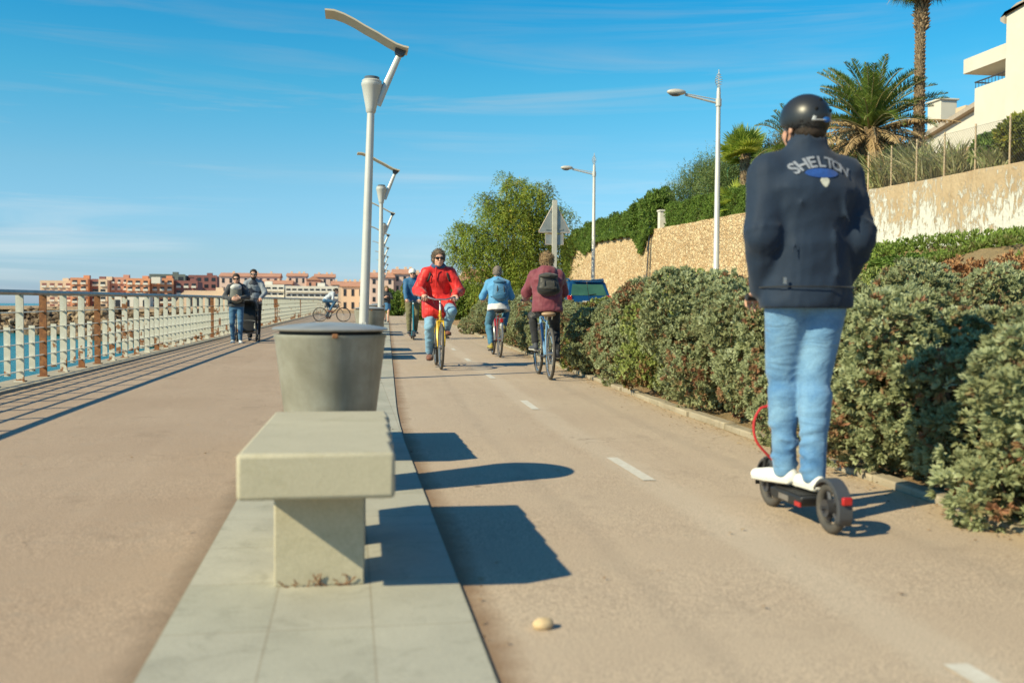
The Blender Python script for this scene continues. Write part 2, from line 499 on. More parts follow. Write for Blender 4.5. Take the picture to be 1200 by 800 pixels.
m_road = asphalt('grey asphalt', (.12, .115, .11), (.09, .09, .09), (.15, .13, .1))
def concrete(name, a, b, joints=None, stain=(.2, .16, .1), sc=1.):
    m, nt, bs, co = base_mat(name)
    c = ramp(nt, [(.3, b), (.7, a)], noise(nt, co, 2.2 * sc, 6, .65))
    c = mixc(nt, maprange(nt, noise(nt, co, 5 * sc, 8, .74, .6), .52, .70, 0, .6), c, stain)
    c = mixc(nt, 1., c, ramp(nt, [(.3, (.92, .92, .92)), (.7, (1.06, 1.06, 1.06))], noise(nt, co, 110, 2, .6)), 'MULTIPLY')
    h = noise(nt, co, 40, 6, .7)
    if joints:
        br = nt.nodes.new('ShaderNodeTexBrick'); br.offset = 0
        mp = nt.nodes.new('ShaderNodeMapping'); mp.inputs['Location'].default_value = joints[2]; nt.links.new(co, mp.inputs[0]); nt.links.new(mp.outputs[0], br.inputs['Vector'])
        br.inputs['Scale'].default_value = 1; br.inputs['Mortar Size'].default_value = .006; br.inputs['Brick Width'].default_value = joints[0]; br.inputs['Row Height'].default_value = joints[1]
        br.inputs['Color1'].default_value = (1, 1, 1, 1); br.inputs['Color2'].default_value = (.86, .88, .86, 1); br.inputs['Mortar'].default_value = (.74, .71, .66, 1); br.inputs['Mortar Smooth'].default_value = .9
        c = mixc(nt, 1., c, br.outputs[0], 'MULTIPLY')
    nt.links.new(c, bs.inputs['Base Color']); bs.inputs['Roughness'].default_value = .8
    bump(nt, bs, h, .25, .006)
    return m
m_median = concrete('paving concrete', (.46, .435, .36), (.37, .35, .29), (.31, .52, (.55, .1, 0)), (.24, .23, .18), 1.2)
m_edge = concrete('edge concrete', (.42, .37, .29), (.33, .29, .22))
m_kerb = concrete('kerb concrete', (.42, .36, .27), (.33, .27, .19), (.5, .8, (0.2, 0, 0)))
m_bench = concrete('bench concrete', (.47, .43, .32), (.40, .365, .27), None, (.33, .30, .2), .9)
m_wet = concrete('sea wall concrete', (.3, .28, .22), (.2, .19, .15))
def soil_mat():
    m, nt, bs, co = base_mat('earth')
    c = ramp(nt, [(.3, (.24, .13, .065)), (.5, (.40, .24, .125)), (.75, (.52, .36, .21))], noise(nt, co, 1.6, 7, .7))
    c = mixc(nt, maprange(nt, noise(nt, co, .5, 4), .45, .6, 0, .5), c, (.22, .20, .09))
    nt.links.new(c, bs.inputs['Base Color']); bs.inputs['Roughness'].default_value = .95
    bump(nt, bs, noise(nt, co, 9, 8, .75), .9, .08)
    return m
m_soil = soil_mat()
m_paint = M('worn white paint', (.64, .61, .54), .7, col2=(.54, .49, .41), scale=30, bmp=.2)

# ------------------------------------------------------------------ terrain
ROWS = [float(y) for y in range(-30, 80, 1)] + [80 + 4 * i for i in range(1, 36)] + [260, 320, 400, 600, 1000, 3000, 12000]
def coast(y):
    if y <= 70: return -4.0 + offr(y)
    return float(np.interp(y, [70, 85, 105, 130, 150, 168, 178, 186, 196, 222, 258, 12000], [-2.7, -6, -13, -25, -36, -50, -72, -130, -420, -420, -122, -122]))
def sm(a, b, x): t = min(1, max(0, (x - a) / (b - a))); return t * t * (3 - 2 * t)
def xw(y): return 13.5 + .028 * (y - 8)
def wt(y): return 3.62 + .0255 * y
def kerbx(y): return 2.90 + off(y)
def terr(x, y):
    z = gz(y)
    o = off(y)
    k = kerbx(y)
    if x > k + .2 and y < 240:
        bank = 1.95 * sm(k + 1.6, k + 9, x) * (1 - sm(24, 33, y))
        z += .05 * sm(k + .2, k + .5, x) + bank
        z += (.35 * math.sin(x * 1.7 + y * .6) * math.sin(y * .9 + 1) + .12 * math.sin(3.1 * x + 1.3 * y)) * sm(k + 2.2, k + 4, x) * (1 - sm(12.4, 13.4, x)) * (1 - sm(24, 33, y)) * .6
    return z
XC = [0, .02, .1, .3, .6, .999]
xs_right = [.25, .5, .9, 1.3, 1.7, 2.2, 2.7, 3.2, 3.7, 4.2, 4.7, 5.2, 5.8, 6.4, 7, 7.6, 8.2, 8.8, 9.4, 10, 11, 12, 14, 20, 40, 120, 500, 3000, 9000]
vs = []; 
for y in ROWS:
    l = coast(y); k = kerbx(min(y, 200))
    xs = [l + (k - l) * c for c in XC] + [k + .1] + [k + .1 + d for d in xs_right]
    for x in xs: vs.append((x, y, terr(x, y) - .006))
nc = len(XC) + 1 + len(xs_right)
fs = [(i * nc + j, i * nc + j + 1, (i + 1) * nc + j + 1, (i + 1) * nc + j) for i in range(len(ROWS) - 1) for j in range(nc - 1)]
mb = MB(); mb.add(vs, fs, True); g_ = mb.build('ground', m_soil); tag(g_, kind='structure')

def strip(name, fl, fr, y0, y1, dz, mat, kind='structure', thick=0., ny=None):
    ys = np.arange(y0, y1 + .001, 1.) if ny is None else np.linspace(y0, y1, ny)
    mb = MB(); vs = []
    for y in ys:
        z = gz(y) + dz
        a, b = fl(y), fr(y)
        vs += [(a, y, z), (b, y, z)] + ([(a, y, z - thick), (b, y, z - thick)] if thick else [])
    q = 4 if thick else 2; fs = []
    for i in range(len(ys) - 1):
        a, b = i * q, (i + 1) * q
        fs.append((a, a + 1, b + 1, b))
        if thick: fs += [(a + 1, a + 3, b + 3, b + 1), (a + 2, a, b, b + 2)]
    if thick: fs += [(0, 2, 3, 1), (len(vs) - 4, len(vs) - 3, len(vs) - 1, len(vs) - 2)]
    mb.add(vs, fs)
    o = mb.build(name, mat)
    if kind: tag(o, kind=kind)
    return o
medL = lambda y: -.55 + off(y); medR = lambda y: .38 + off(y)
strip('promenade', lambda y: -3.62 + offr(y), medL, -20, 110, .002, m_prom)
strip('bike_path', medR, kerbx, -20, 110, .002, m_bike)
strip('median_paving', medL, medR, -20, 110, .012, m_median, thick=.05)
strip('promenade_edge', lambda y: -4.06 + offr(y), lambda y: -3.62 + offr(y), -20, 70, .03, m_edge, thick=.3)
# kerb stones, slightly irregular and partly overgrown
rng = random.Random(3)
mb = MB(); y = -3.
while y < 40:
    L = rng.uniform(.45, .95); a = kerbx(y + L / 2)
    x0 = a + rng.uniform(-.015, .02)
    mb.box((x0 + .07, y + L / 2, gz(y) - .004 + rng.uniform(-.018, .012)), (.11, L - .012, .09), rz=-math.atan((kerbx(y + L) - kerbx(y)) / L) + rng.uniform(-.015, .015))
    y += L
tag(mb.build('kerb', m_kerb, bevel=.012), kind='structure')
strip('road', lambda y: 6.6 + off(y) * .7, lambda y: 12.6 + off(y) * .6, 34, 200, .02, m_road)
# painted lane marks
def dash(y0, L, x, w_=.075, x2=None):
    mb = MB(); n = 5; vs = []
    for i in range(n):
        y = y0 + L * i / (n - 1)
        xc = x + off(y)
        vs += [(xc - w_ / 2, y, gz(y) + .006), (xc + w_ / 2, y, gz(y) + .006)]
    mb.add(vs, [(2 * i, 2 * i + 1, 2 * i + 3, 2 * i + 2) for i in range(n - 1)])
    return mb
mk = MB()
for k in range(12):
    y0 = 1.68 + 3.68 * k
    d = dash(y0, .82, 1.66); mk.add(d.v, d.f)
def cross(x0, x1, y):
    mk.add([(x0, y, gz(y) + .006), (x1, y, gz(y) + .006), (x1, y + .12, gz(y + .12) + .006), (x0, y + .12, gz(y + .12) + .006)], [(0, 1, 2, 3)])
cross(-1.35, -.42, 21.6); cross(.95, 2.1, 23.2)
tag(mk.build('lane_markings', m_paint), kind='structure')
strip('access_path', lambda y: -1.2 + off(y), lambda y: 3.4 + off(y), 110, 150, .006, m_bike)

# ------------------------------------------------------------------ sea
def sea_mat():
    m, nt, bs, co = base_mat('sea water')
    n = noise(nt, co, .25, 4, .6)
    c = ramp(nt, [(.35, (.000, .12, .15)), (.65, (.000, .19, .225))], n)
    nt.links.new(c, bs.inputs['Base Color']); bs.inputs['Roughness'].default_value = .22; bs.inputs['IOR'].default_value = 1.33
    bs.inputs['Specular IOR Level'].default_value = .22
    mp = nt.nodes.new('ShaderNodeMapping'); mp.inputs['Scale'].default_value = (1, .55, 1); nt.links.new(co, mp.inputs[0])
    bump(nt, bs, noise(nt, mp.outputs[0], 1.7, 7, .65), .7, .3)
    return m
mb = MB(); mb.add([(-15000, -300, -3.5), (60, -300, -3.5), (60, 15000, -3.5), (-15000, 15000, -3.5)], [(0, 1, 2, 3)])
tag(mb.build('sea', sea_mat()), kind='structure')
strip_w = MB(); vs = []
ys = list(range(-30, 71, 2))
for y in ys:
    x = -4.06 + offr(y); z = gz(y)
    vs += [(x, y, z - .27), (x - .5, y, -4.2)]
strip_w.add(vs, [(2 * i, 2 * i + 1, 2 * i + 3, 2 * i + 2) for i in range(len(ys) - 1)])
o = strip_w.build('sea_wall', m_wet); tag(o, 'weathered concrete sea wall under the promenade railing', 'sea wall')

# rocky shore: slope with boulders
def rock_mat():
    m, nt, bs, co = base_mat('shore rock')
    at = nt.nodes.new('ShaderNodeAttribute'); at.attribute_name = 'tint'
    c = ramp(nt, [(0, (.05, .04, .03)), (.4, (.16, .105, .06)), (.8, (.28, .19, .11)), (1, (.36, .28, .19))], at.outputs['Fac'])
    c = mixc(nt, 1., c, ramp(nt, [(.3, (.6, .6, .6)), (.7, (1.2, 1.2, 1.2))], noise(nt, co, 1.2, 6, .7)), 'MULTIPLY')
    nt.links.new(c, bs.inputs['Base Color']); bs.inputs['Roughness'].default_value = .9
    bump(nt, bs, noise(nt, co, 2, 6, .7), .6, .2)
    return m
m_rock = rock_mat()
cpts = [(-2.9, 66), (-4.2, 78), (-6, 85), (-13, 105), (-25, 130), (-36, 150), (-50, 168), (-72, 178), (-130, 186), (-420, 196)]
cps = []
for (a, b), (c, d) in zip(cpts, cpts[1:]):
    n = max(2, int(math.hypot(c - a, d - b) / 2.2))
    for i in range(n): cps.append((a + (c - a) * i / n, b + (d - b) * i / n))
vs = []; rg = random.Random(5)
for i, (x, y) in enumerate(cps):
    nx, ny = -.35, -.93
    for k in range(7):
        t = k / 6
        z = (gz(y) + .15) * (1 - t) + (-4.2) * t + rg.uniform(-.35, .35) * (t > 0)
        vs.append((x + nx * t * 7 + rg.uniform(-.3, .3), y + ny * t * 7 + 1.5 + rg.uniform(-.3, .3), z))
mb = MB(); mb.add(vs, [(i * 7 + k, i * 7 + k + 1, (i + 1) * 7 + k + 1, (i + 1) * 7 + k) for i in range(len(cps) - 1) for k in range(6)])
o = mb.build('shore_slope', M('shore earth', (.36, .25, .15), .95, col2=(.16, .12, .07), scale=.6, bmp=.8, bdist=.2)); tag(o, kind='structure')
rg = np.random.default_rng(9)
ico = MB().sphere((0, 0, 0), 1, 7, 5); iv = np.array(ico.v); 
VV = []; FF = []; TT = []; nb = 0
for i in range(2600):
    j = rg.integers(0, len(cps) - 1) if i > 900 else rg.integers(0, min(120, len(cps) - 1))
    x, y = cps[j]
    if x < -260: continue
    t = rg.uniform(0, 1) ** .8
    r = rg.uniform(.25, .85) * (1 + .3 * t) * (0.55 + .45 * min(1, max(0, (y - 60) / 80)))
    p = np.array([x - .35 * t * 7 + rg.uniform(-2, 2), y - .93 * t * 7 + 1.5 + rg.uniform(-1, 1), (gz(y) + .1) * (1 - t) - 3.8 * t + .1])
    q = iv * (1 + rg.uniform(-.28, .28, (len(iv), 1))) * np.array([r, r * rg.uniform(.7, 1.2), r * rg.uniform(.5, .85)])
    a = rg.uniform(0, 6.28); cs, sn = math.cos(a), math.sin(a)
    q = np.stack([q[:, 0] * cs - q[:, 1] * sn, q[:, 0] * sn + q[:, 1] * cs, q[:, 2]], 1) + p
    b = len(VV) and nb; 
    VV.append(q); tt = float(np.clip(rg.normal(.55, .25), 0, 1))
    for f in ico.f:
        f = list(f) + ([f[-1]] if len(f) == 3 else [])
        FF.append([v + nb for v in f]); 
    nb += len(iv)
    TT += [tt] * len(ico.f)
me = bpy.data.meshes.new('rocks'); V_ = np.concatenate(VV)
me.from_pydata(V_.tolist(), [], [tuple(dict.fromkeys(f)) for f in FF])
a = me.attributes.new('tint', 'FLOAT', 'FACE'); a.data.foreach_set('value', np.array(TT, np.float32))
o = link('shore_rocks', me, None, m_rock); tag(o, 'brown boulders heaped along the shore across the water', 'rocks', kind='stuff')

# ------------------------------------------------------------------ railing
m_white = M('salt stained white paint', (.66, .65, .58), .5, col2=(.52, .50, .43), scale=7, bmp=.1)
def rust_mat(name, thr):
    m, nt, bs, co = base_mat(name)
    oi = nt.nodes.new('ShaderNodeObjectInfo')
    va = nt.nodes.new('ShaderNodeVectorMath'); va.operation = 'ADD'
    sc_ = nt.nodes.new('ShaderNodeVectorMath'); sc_.operation = 'SCALE'; sc_.inputs[0].default_value = (37, 11, 53)
    nt.links.new(oi.outputs['Random'], sc_.inputs['Scale']); nt.links.new(co, va.inputs[0]); nt.links.new(sc_.outputs[0], va.inputs[1])
    n = noise(nt, va.outputs[0], 5.5, 5, .6)
    sep = nt.nodes.new('ShaderNodeSeparateXYZ'); nt.links.new(co, sep.inputs[0])
    foot = maprange(nt, sep.outputs[2], 0, .28, .14, 0)
    f = maprange(nt, mathn(nt, 'ADD', n, foot), thr, thr + .03)
    rust = ramp(nt, [(.3, (.12, .042, .016)), (.7, (.36, .145, .045))], noise(nt, va.outputs[0], 22, 5, .7))
    wht = ramp(nt, [(.3, (.50, .47, .38)), (.7, (.68, .66, .58))], noise(nt, co, 8, 4))
    c = mixc(nt, f, wht, rust)
    nt.links.new(c, bs.inputs['Base Color']); bs.inputs['Roughness'].default_value = .65
    bump(nt, bs, mathn(nt, 'ADD', f, noise(nt, co, 60, 4)), .4, .003)
    return m
m_p = [rust_mat('painted steel light rust', .64), rust_mat('painted steel patchy rust', .555), rust_mat('painted steel heavy rust', .30)]
m_rail = M('grey galvanised rail', (.34, .35, .34), .45, .6, col2=(.24, .22, .2), scale=9)
rail = thing('railing', 'long white railing beside the sea, flat posts streaked with rust under a grey handrail', 'railing', (0, 0, 0))
fx = lambda y: -3.86 + offr(y)
ys = np.concatenate([np.arange(1, 88, 1.5)])
def hr(z, r, nm, mat, flat=None):
    mb = MB(); mb.tube([(fx(y), y, gz(y) + .03 + z) for y in ys], r, 8, flat=flat); return mb.build(nm, mat, rail)
hr(1.03, .032, 'handrail', m_rail)
for z in (.80, .605, .43, .27, .12): hr(z, 1., 'rail', m_white, (.024, .0075))
pm = MB(); pm.box2(-.012, .012, -.042, .042, 0, 1.0); pm.box2(-.05, .05, -.06, .06, -.004, .012)
# flat posts stand across the walk: broad side to the path
pm2 = MB(); pm2.box2(-.042, .042, -.012, .012, 0, 1.0); pm2.box2(-.06, .06, -.05, .05, 0.0, .012)
post0 = [pm2.build('post', m_p[i], rail) for i in range(3)]
pk = MB(); pk.box2(-.034, .034, -.006, .006, .09, .64)
pick0 = [pk.build('picket', m_p[i], rail) for i in (0, 1)]
kinds = {}
known = [0, 2, 0, 1, 2, 1, 1, 0, 0, 0, 0, 0]      # from the first post in view (y about 12.3)
rr = random.Random(11)
yy = 12.27 - .82 * 11; i = -11; used = set(); npost = 0; rest = MB(); rest_pk = MB()
def place(src, key, y, nm):
    if key in used: o = src.copy(); COL.objects.link(o); o.parent = rail
    else: o = src; used.add(key)
    o.location = (fx(y), y, gz(y) + .03)
    return o
while yy < 86:
    k = known[i] if 0 <= i < len(known) else rr.choices([0, 1, 2], [8, 1.6, .25])[0]
    if npost < 93:
        o = place(post0[k], ('p', k), yy, 'post')
        if k == 2: o['label'] = 'rusty brown post'
        o = place(pick0[1 if (k == 1 and i > 2) else 0], ('k', 1 if (k == 1 and i > 2) else 0), yy + .41, 'picket')
    else:
        rest.box2(fx(yy) - .042, fx(yy) + .042, yy - .012, yy + .012, gz(yy), gz(yy) + 1.03)
        rest_pk.box2(fx(yy + .41) - .034, fx(yy + .41) + .034, yy + .404, yy + .416, gz(yy) + .12, gz(yy) + .67)
    npost += 1; yy += .82; i += 1
if rest.v:
    o = rest.build('post', m_p[0], rail); tag(o, kind='stuff'); o = rest_pk.build('picket', m_p[0], rail); tag(o, kind='stuff')
# ------------------------------------------------------------------ benches
def bench(y0, label, rz=0.):
    x = -.105 + off(y0 + .6); t = thing('concrete_bench', label, 'bench', (x, y0, gz(y0) + .012), rz, 'concrete benches in the row along the median')
    rs = random.Random(2); L = 1.28
    prof = [(-.25, 0), (-.25, L)]
    # shallow steps shaped into the right side to give its shadow a notched edge
    n = 5
    pr = []
    for k in range(n):
        pr += [(.250 - .011, L - k * L / n), (.250, L - (k + 1) * L / n + .02)]
    poly = prof + pr
    poly = [(-.25, 0), (.25, 0)] + [p for p in reversed(pr)] + [(-.25, L)]
    poly = [poly[0], poly[1]] + [p for p in poly[2:] if p[1] > .01]
    mb = MB(); mb.prism(poly, .35, .5); mb.build('seat', m_bench, t, bevel=.014, seg=3)
    for yy in (.26, L - .46):
        mb = MB(); mb.box2(-.158, .150, yy, yy + .2, 0, .352); mb.build('leg', m_bench, t, bevel=.006)
    return t
B1 = bench(3.22, 'nearest pale concrete bench, its flat seat end facing the camera', R(-1.2))
mb = MB(); rt_ = random.Random(4)
for k in range(9):
    x0 = -.20 + k * .026 + rt_.uniform(-.01, .01); p = [(x0, 3.472, .03)]
    for j in range(4): p.append((p[-1][0] + rt_.uniform(-.022, .022), p[-1][1] - rt_.uniform(-.001, .003), .03 + (j + 1) * rt_.uniform(.002, .012)))
    mb.tube(p, .0022, 4)
o = mb.build('dry_twigs', M('dry brown twig', (.24, .12, .06), .9)); tag(o, 'thin dry brown twigs caught at the foot of the nearest bench', 'twigs')
bench(5.94, 'concrete bench just past the big bin, hidden behind it')
bench(16.75, 'third concrete bench along the median, before the second bin')
bench(19.55, 'fourth concrete bench along the median, past the second bin')
bench(28.3, 'concrete bench on the median beyond the second lamp, nearer of the pair there')
bench(30.8, 'concrete bench on the median beyond the third bin')
bench(41.2, 'farthest concrete bench along the median')

# ------------------------------------------------------------------ bins
def galv():
    m, nt, bs, co = base_mat('dull galvanised metal')
    c = ramp(nt, [(.3, (.23, .225, .18)), (.5, (.30, .295, .245)), (.72, (.40, .40, .35))], noise(nt, co, 4.5, 5, .6))
    mp = nt.nodes.new('ShaderNodeMapping'); mp.inputs['Scale'].default_value = (9, 9, .7); nt.links.new(co, mp.inputs[0])
    c = mixc(nt, maprange(nt, noise(nt, mp.outputs[0], 1.2, 4), .5, .68, 0, .35), c, (.17, .15, .11))
    nt.links.new(c, bs.inputs['Base Color']); bs.inputs['Metallic'].default_value = .25; bs.inputs['Roughness'].default_value = .48
    bump(nt, bs, noise(nt, co, 30, 4), .1, .004)
    return m
m_galv = galv()
m_lid = M('brushed steel lid', (.46, .46, .44), .42, .45, col2=(.33, .33, .31), scale=6)
m_rustc = M('rust', (.30, .13, .05), .8, col2=(.14, .06, .03), scale=30)
m_dark = M('dark rubber', (.02, .02, .02), .7)
def bin_(x, y, label):
    t = thing('litter_bin', label, 'litter bin', (x + off(y), y, gz(y) + .01), 0, 'conical metal litter bins along the median')
    mb = MB(); mb.lathe([(.185, 0), (.19, .02), (.283, .79), (.288, .80), (.288, .815), (.276, .815)], 48); mb.build('body', m_galv, t, sharp=50)
    mb = MB(); mb.lathe([(.26, .812), (.26, .832)], 48); mb.build('lid_gap_shade', m_dark, t)  # dark ring put in for the shaded gap under the lid
    mb = MB(); mb.lathe([(.283, .832), (.294, .834), (.297, .842), (.286, .849), (.20, .863), (.10, .873), (.01, .876)], 48); mb.build('lid', m_lid, t, sharp=60)
    a = math.atan2(-1, .1)
    mb = MB(); mb.box((.285 * math.cos(a), .285 * math.sin(a) - .012, .812), (.028, .010, .022)); mb.build('latch', m_rustc, t, bevel=.003)
    return t
bin_(-.10, 5.25, 'big conical metal litter bin right behind the nearest bench')
bin_(-.02, 18.5, 'second conical metal litter bin, at the foot of the row of lamps')
bin_(-.05, 29.9, 'third conical litter bin far along the median')
bin_(-.05, 42.2, 'small distant conical litter bin between far lamps')

# ------------------------------------------------------------------ promenade lamps
m_pole = M('pale grey lamp paint', (.58, .57, .54), .4, .15, col2=(.5, .49, .46), scale=3)
m_blade = M('cream reflector panel', (.60, .52, .40), .5, col2=(.56, .48, .36), scale=3)
m_gl = M('lamp glass', (.12, .13, .14), .15)
m_dkmet = M('dark grey metal', (.10, .10, .11), .45, .6)
bl = [(-.60, .80), (-.49, .80), (-.37, .766), (-.24, .71), (-.11, .64), (.04, .57), (.17, .50), (.286, .444), (.37, .42), (.435, .41)]
def promlamp():
    t = thing('promenade_lamp', 'tall white promenade lamp', 'street lamp')
    mb = MB(); mb.lathe([(.11, 0), (.11, .02), (.07, .03), (.064, .3), (.046, 3.5)], 24); po_ = mb.build('pole', m_pole, t, sharp=50)
    mb = MB(); mb.box((0, -.064, .62), (.062, .010, .26)); mb.build('access_door', m_pole, po_, bevel=.003)
    mb = MB(); mb.lathe([(.0695, .0), (.0695, .07), (.066, .09)], 24, (0, 0, .03)); mb.build('rusty_foot', m_rustc, po_)
    for a_ in range(4): mb = MB(); mb.lathe([(.012, 0), (.012, .018)], 6, (.093 * math.cos(a_ * 1.57 + .78), .093 * math.sin(a_ * 1.57 + .78), .02)); mb.build('bolt', m_dkmet, po_)
    mb = MB(); mb.lathe([(.05, 3.44), (.062, 3.46), (.066, 3.5), (.125, 3.78), (.13, 3.79), (.13, 3.82), (.121, 3.825), (.124, 3.85), (.108, 3.865)], 32); mb.build('lamp_housing', m_pole, t, sharp=40)
    mb = MB(); mb.lathe([(.095, 3.864), (.095, 3.90), (.085, 3.905)], 28); mb.build('lamp_glass', m_gl, t)
    z0 = 3.87
    mb = MB(); mb.tube([(.075, 0, z0 - .32), (.33, 0, z0 + .34)], [.05, .036], 8, flat=(.5, 1)); mb.build('strut', m_pole, t)
    mb = MB(); mb.lathe([(.065, -.05), (.07, -.04), (.07, .04), (.065, .05)], 20, (.34, 0, z0 + .385), 'y'); mb.build('pivot', m_dkmet, t)
    top = [(x, z + z0) for x, z in bl]; n = len(top)
    poly = top + [(x, z - .022) for x, z in reversed(top)]
    mb = MB()
    vs = [(x, -.19, z) for x, z in poly] + [(x, .19, z) for x, z in poly]; k = len(poly)
    fs = []
    for i in range(n - 1):
        fs += [(i, i + 1, k + i + 1, k + i), (k - 1 - i, k - 2 - i, 2 * k - 2 - i, 2 * k - 1 - i)]
        fs += [(i, k - 1 - i, k - 2 - i, i + 1), (k + i, k + i + 1, 2 * k - 2 - i, 2 * k - 1 - i)]
    fs += [(0, k, 2 * k - 1, k - 1), (n - 1, n, k + n, k + n - 1)]
    mb.add(vs, fs); mb.build('reflector_panel', m_blade, t, sharp=30)
    return t
L0 = promlamp()
lab = ['tallest nearest white promenade lamp with a curved cream panel, just behind the big bin',
       'second white promenade lamp in the row, right of and behind the nearest one',
       'third white promenade lamp in the row along the median',
       'fourth promenade lamp in the row, small against the sky',
       'fifth promenade lamp in the receding row',
       'sixth promenade lamp, near the far walking woman',
       'seventh promenade lamp in the receding row',
       'eighth and faintest promenade lamp at the end of the row']
for i in range(8):
    y = 12.7 + 12.2 * i
    o = L0 if i == 0 else copy_tree(L0)
    o.scale = (1, 1, .972 if i == 0 else .985); o.location = (-.02 + off(y) + (.14 if 0 < i < 3 else 0), y, gz(y)); o['label'] = lab[i]; o['group'] = 'promenade lamps along the median'
    if i == 0: o.rotation_euler = (0, R(1.8), 0)
    else: o.rotation_euler = (0, R(.5), R([0, 2, -2, 3, -1, 2, 0, 1][i]))

# ------------------------------------------------------------------ road lamps
m_lampw = M('white lamp head', (.55, .52, .47), .35)
def roadlamp():
    t = thing('road_lamp', 'x', 'street lamp', group='road lamps in front of the stone wall')
    mb = MB(); mb.lathe([(.12, 0), (.12, .5), (.10, .52), (.062, 7.3), (.05, 7.45)], 20); mb.build('pole', m_pole, t, sharp=50)
    mb = MB(); mb.lathe([(.09, 6.9), (.09, 7.12)], 16); mb.tube([(-.06, 0, 7.0), (-1.05, 0, 7.2)], [.035, .03], 8); mb.tube([(-.06, 0, 7.1), (-1.05, 0, 7.24)], .015, 6); mb.build('arm', m_pole, t)
    mb = MB(); mb.sphere((-1.32, 0, 7.27), (.30, .13, .095), 20, 10); mb.build('lamp_head', m_lampw, t)
    mb = MB(); mb.sphere((-1.36, 0, 7.225), (.20, .10, .085), 16, 8); mb.build('lamp_glass', m_gl, t)
    mb = MB(); mb.tube([(0, 0, 7.4), (0, 0, 8.0)], .012, 6)
    for s in (0, 3.14):
        mb.tube([(.11 * math.sin(math.pi * k / 40) * math.cos(k * .55 + s), .11 * math.sin(math.pi * k / 40) * math.sin(k * .55 + s), 7.42 + .5 * k / 40) for k in range(41)], .009, 5)
    mb.build('spiral_finial', m_lampw, t)
    return t
A = roadlamp(); A.location = (10.93, 28.8, .15); A['label'] = 'tall road lamp left of the man on the scooter, long arm and wire finial'
A2 = copy_tree(A); A2.location = (11.36, 46.0, .25); A2['label'] = 'farther, shorter-looking road lamp rising beside the road sign and blue car'

# ------------------------------------------------------------------ sign
m_gal2 = M('weathered zinc', (.36, .37, .36), .45, .5, col2=(.28, .28, .26), scale=5)
m_postc = M('pale sign post', (.50, .48, .42), .5, col2=(.40, .38, .33), scale=4)
t = thing('road_sign', 'back of a triangular road sign with small plate below, on a broad pale post', 'road sign', (6.08, 29.5, .15), R(-4))
mb = MB(); mb.box2(-.075, .075, -.03, .03, 0, 4.05); mb.build('post', m_postc, t, bevel=.008)
def rtri(w_, h, z0, r=.05):
    pts = []; cs = [(-w_ / 2, z0), (w_ / 2, z0), (0, z0 + h)]; cen = (0, z0 + h / 3)
    for i, c in enumerate(cs):
        d = nrm((cen[0] - c[0], cen[1] - c[1])); p, n_ = cs[i - 1], cs[(i + 1) % 3]
        e1 = nrm((p[0] - c[0], p[1] - c[1])); e2 = nrm((n_[0] - c[0], n_[1] - c[1]))
        pts += [tuple(np.array(c) + e1 * r), tuple(np.array(c) + d * r * .45), tuple(np.array(c) + e2 * r)]
    return pts
mb = MB(); mb.prism(rtri(.98, .92, 3.08), .035, .040, 'y'); mb.build('triangle_panel', m_gal2, t)
mb = MB(); pts = rtri(.98, .92, 3.08); mb.tube([(p[0], .045, p[1]) for p in pts], .016, 6, close=True); mb.build('triangle_rim', M('sun bleached rim', (.50, .42, .36), .5, col2=(.36, .26, .2), scale=4), t)
for z in (3.16, 3.70): mb = MB(); mb.box2(-.26 if z < 3.5 else -.14, .26 if z < 3.5 else .14, .015, .03, z, z + .04); mb.build('bracket', m_gal2, t)
mb = MB(); mb.box2(-.27, .27, .035, .04, 2.72, 3.03); mb.build('lower_plate', m_gal2, t, bevel=.0)
mb = MB(); mb.tube([(x, .045, z) for x, z in ((-.27, 2.72), (.27, 2.72), (.27, 3.03), (-.27, 3.03))], .016, 6, close=True); mb.build('lower_plate_rim', MATS['sun bleached rim'], t)

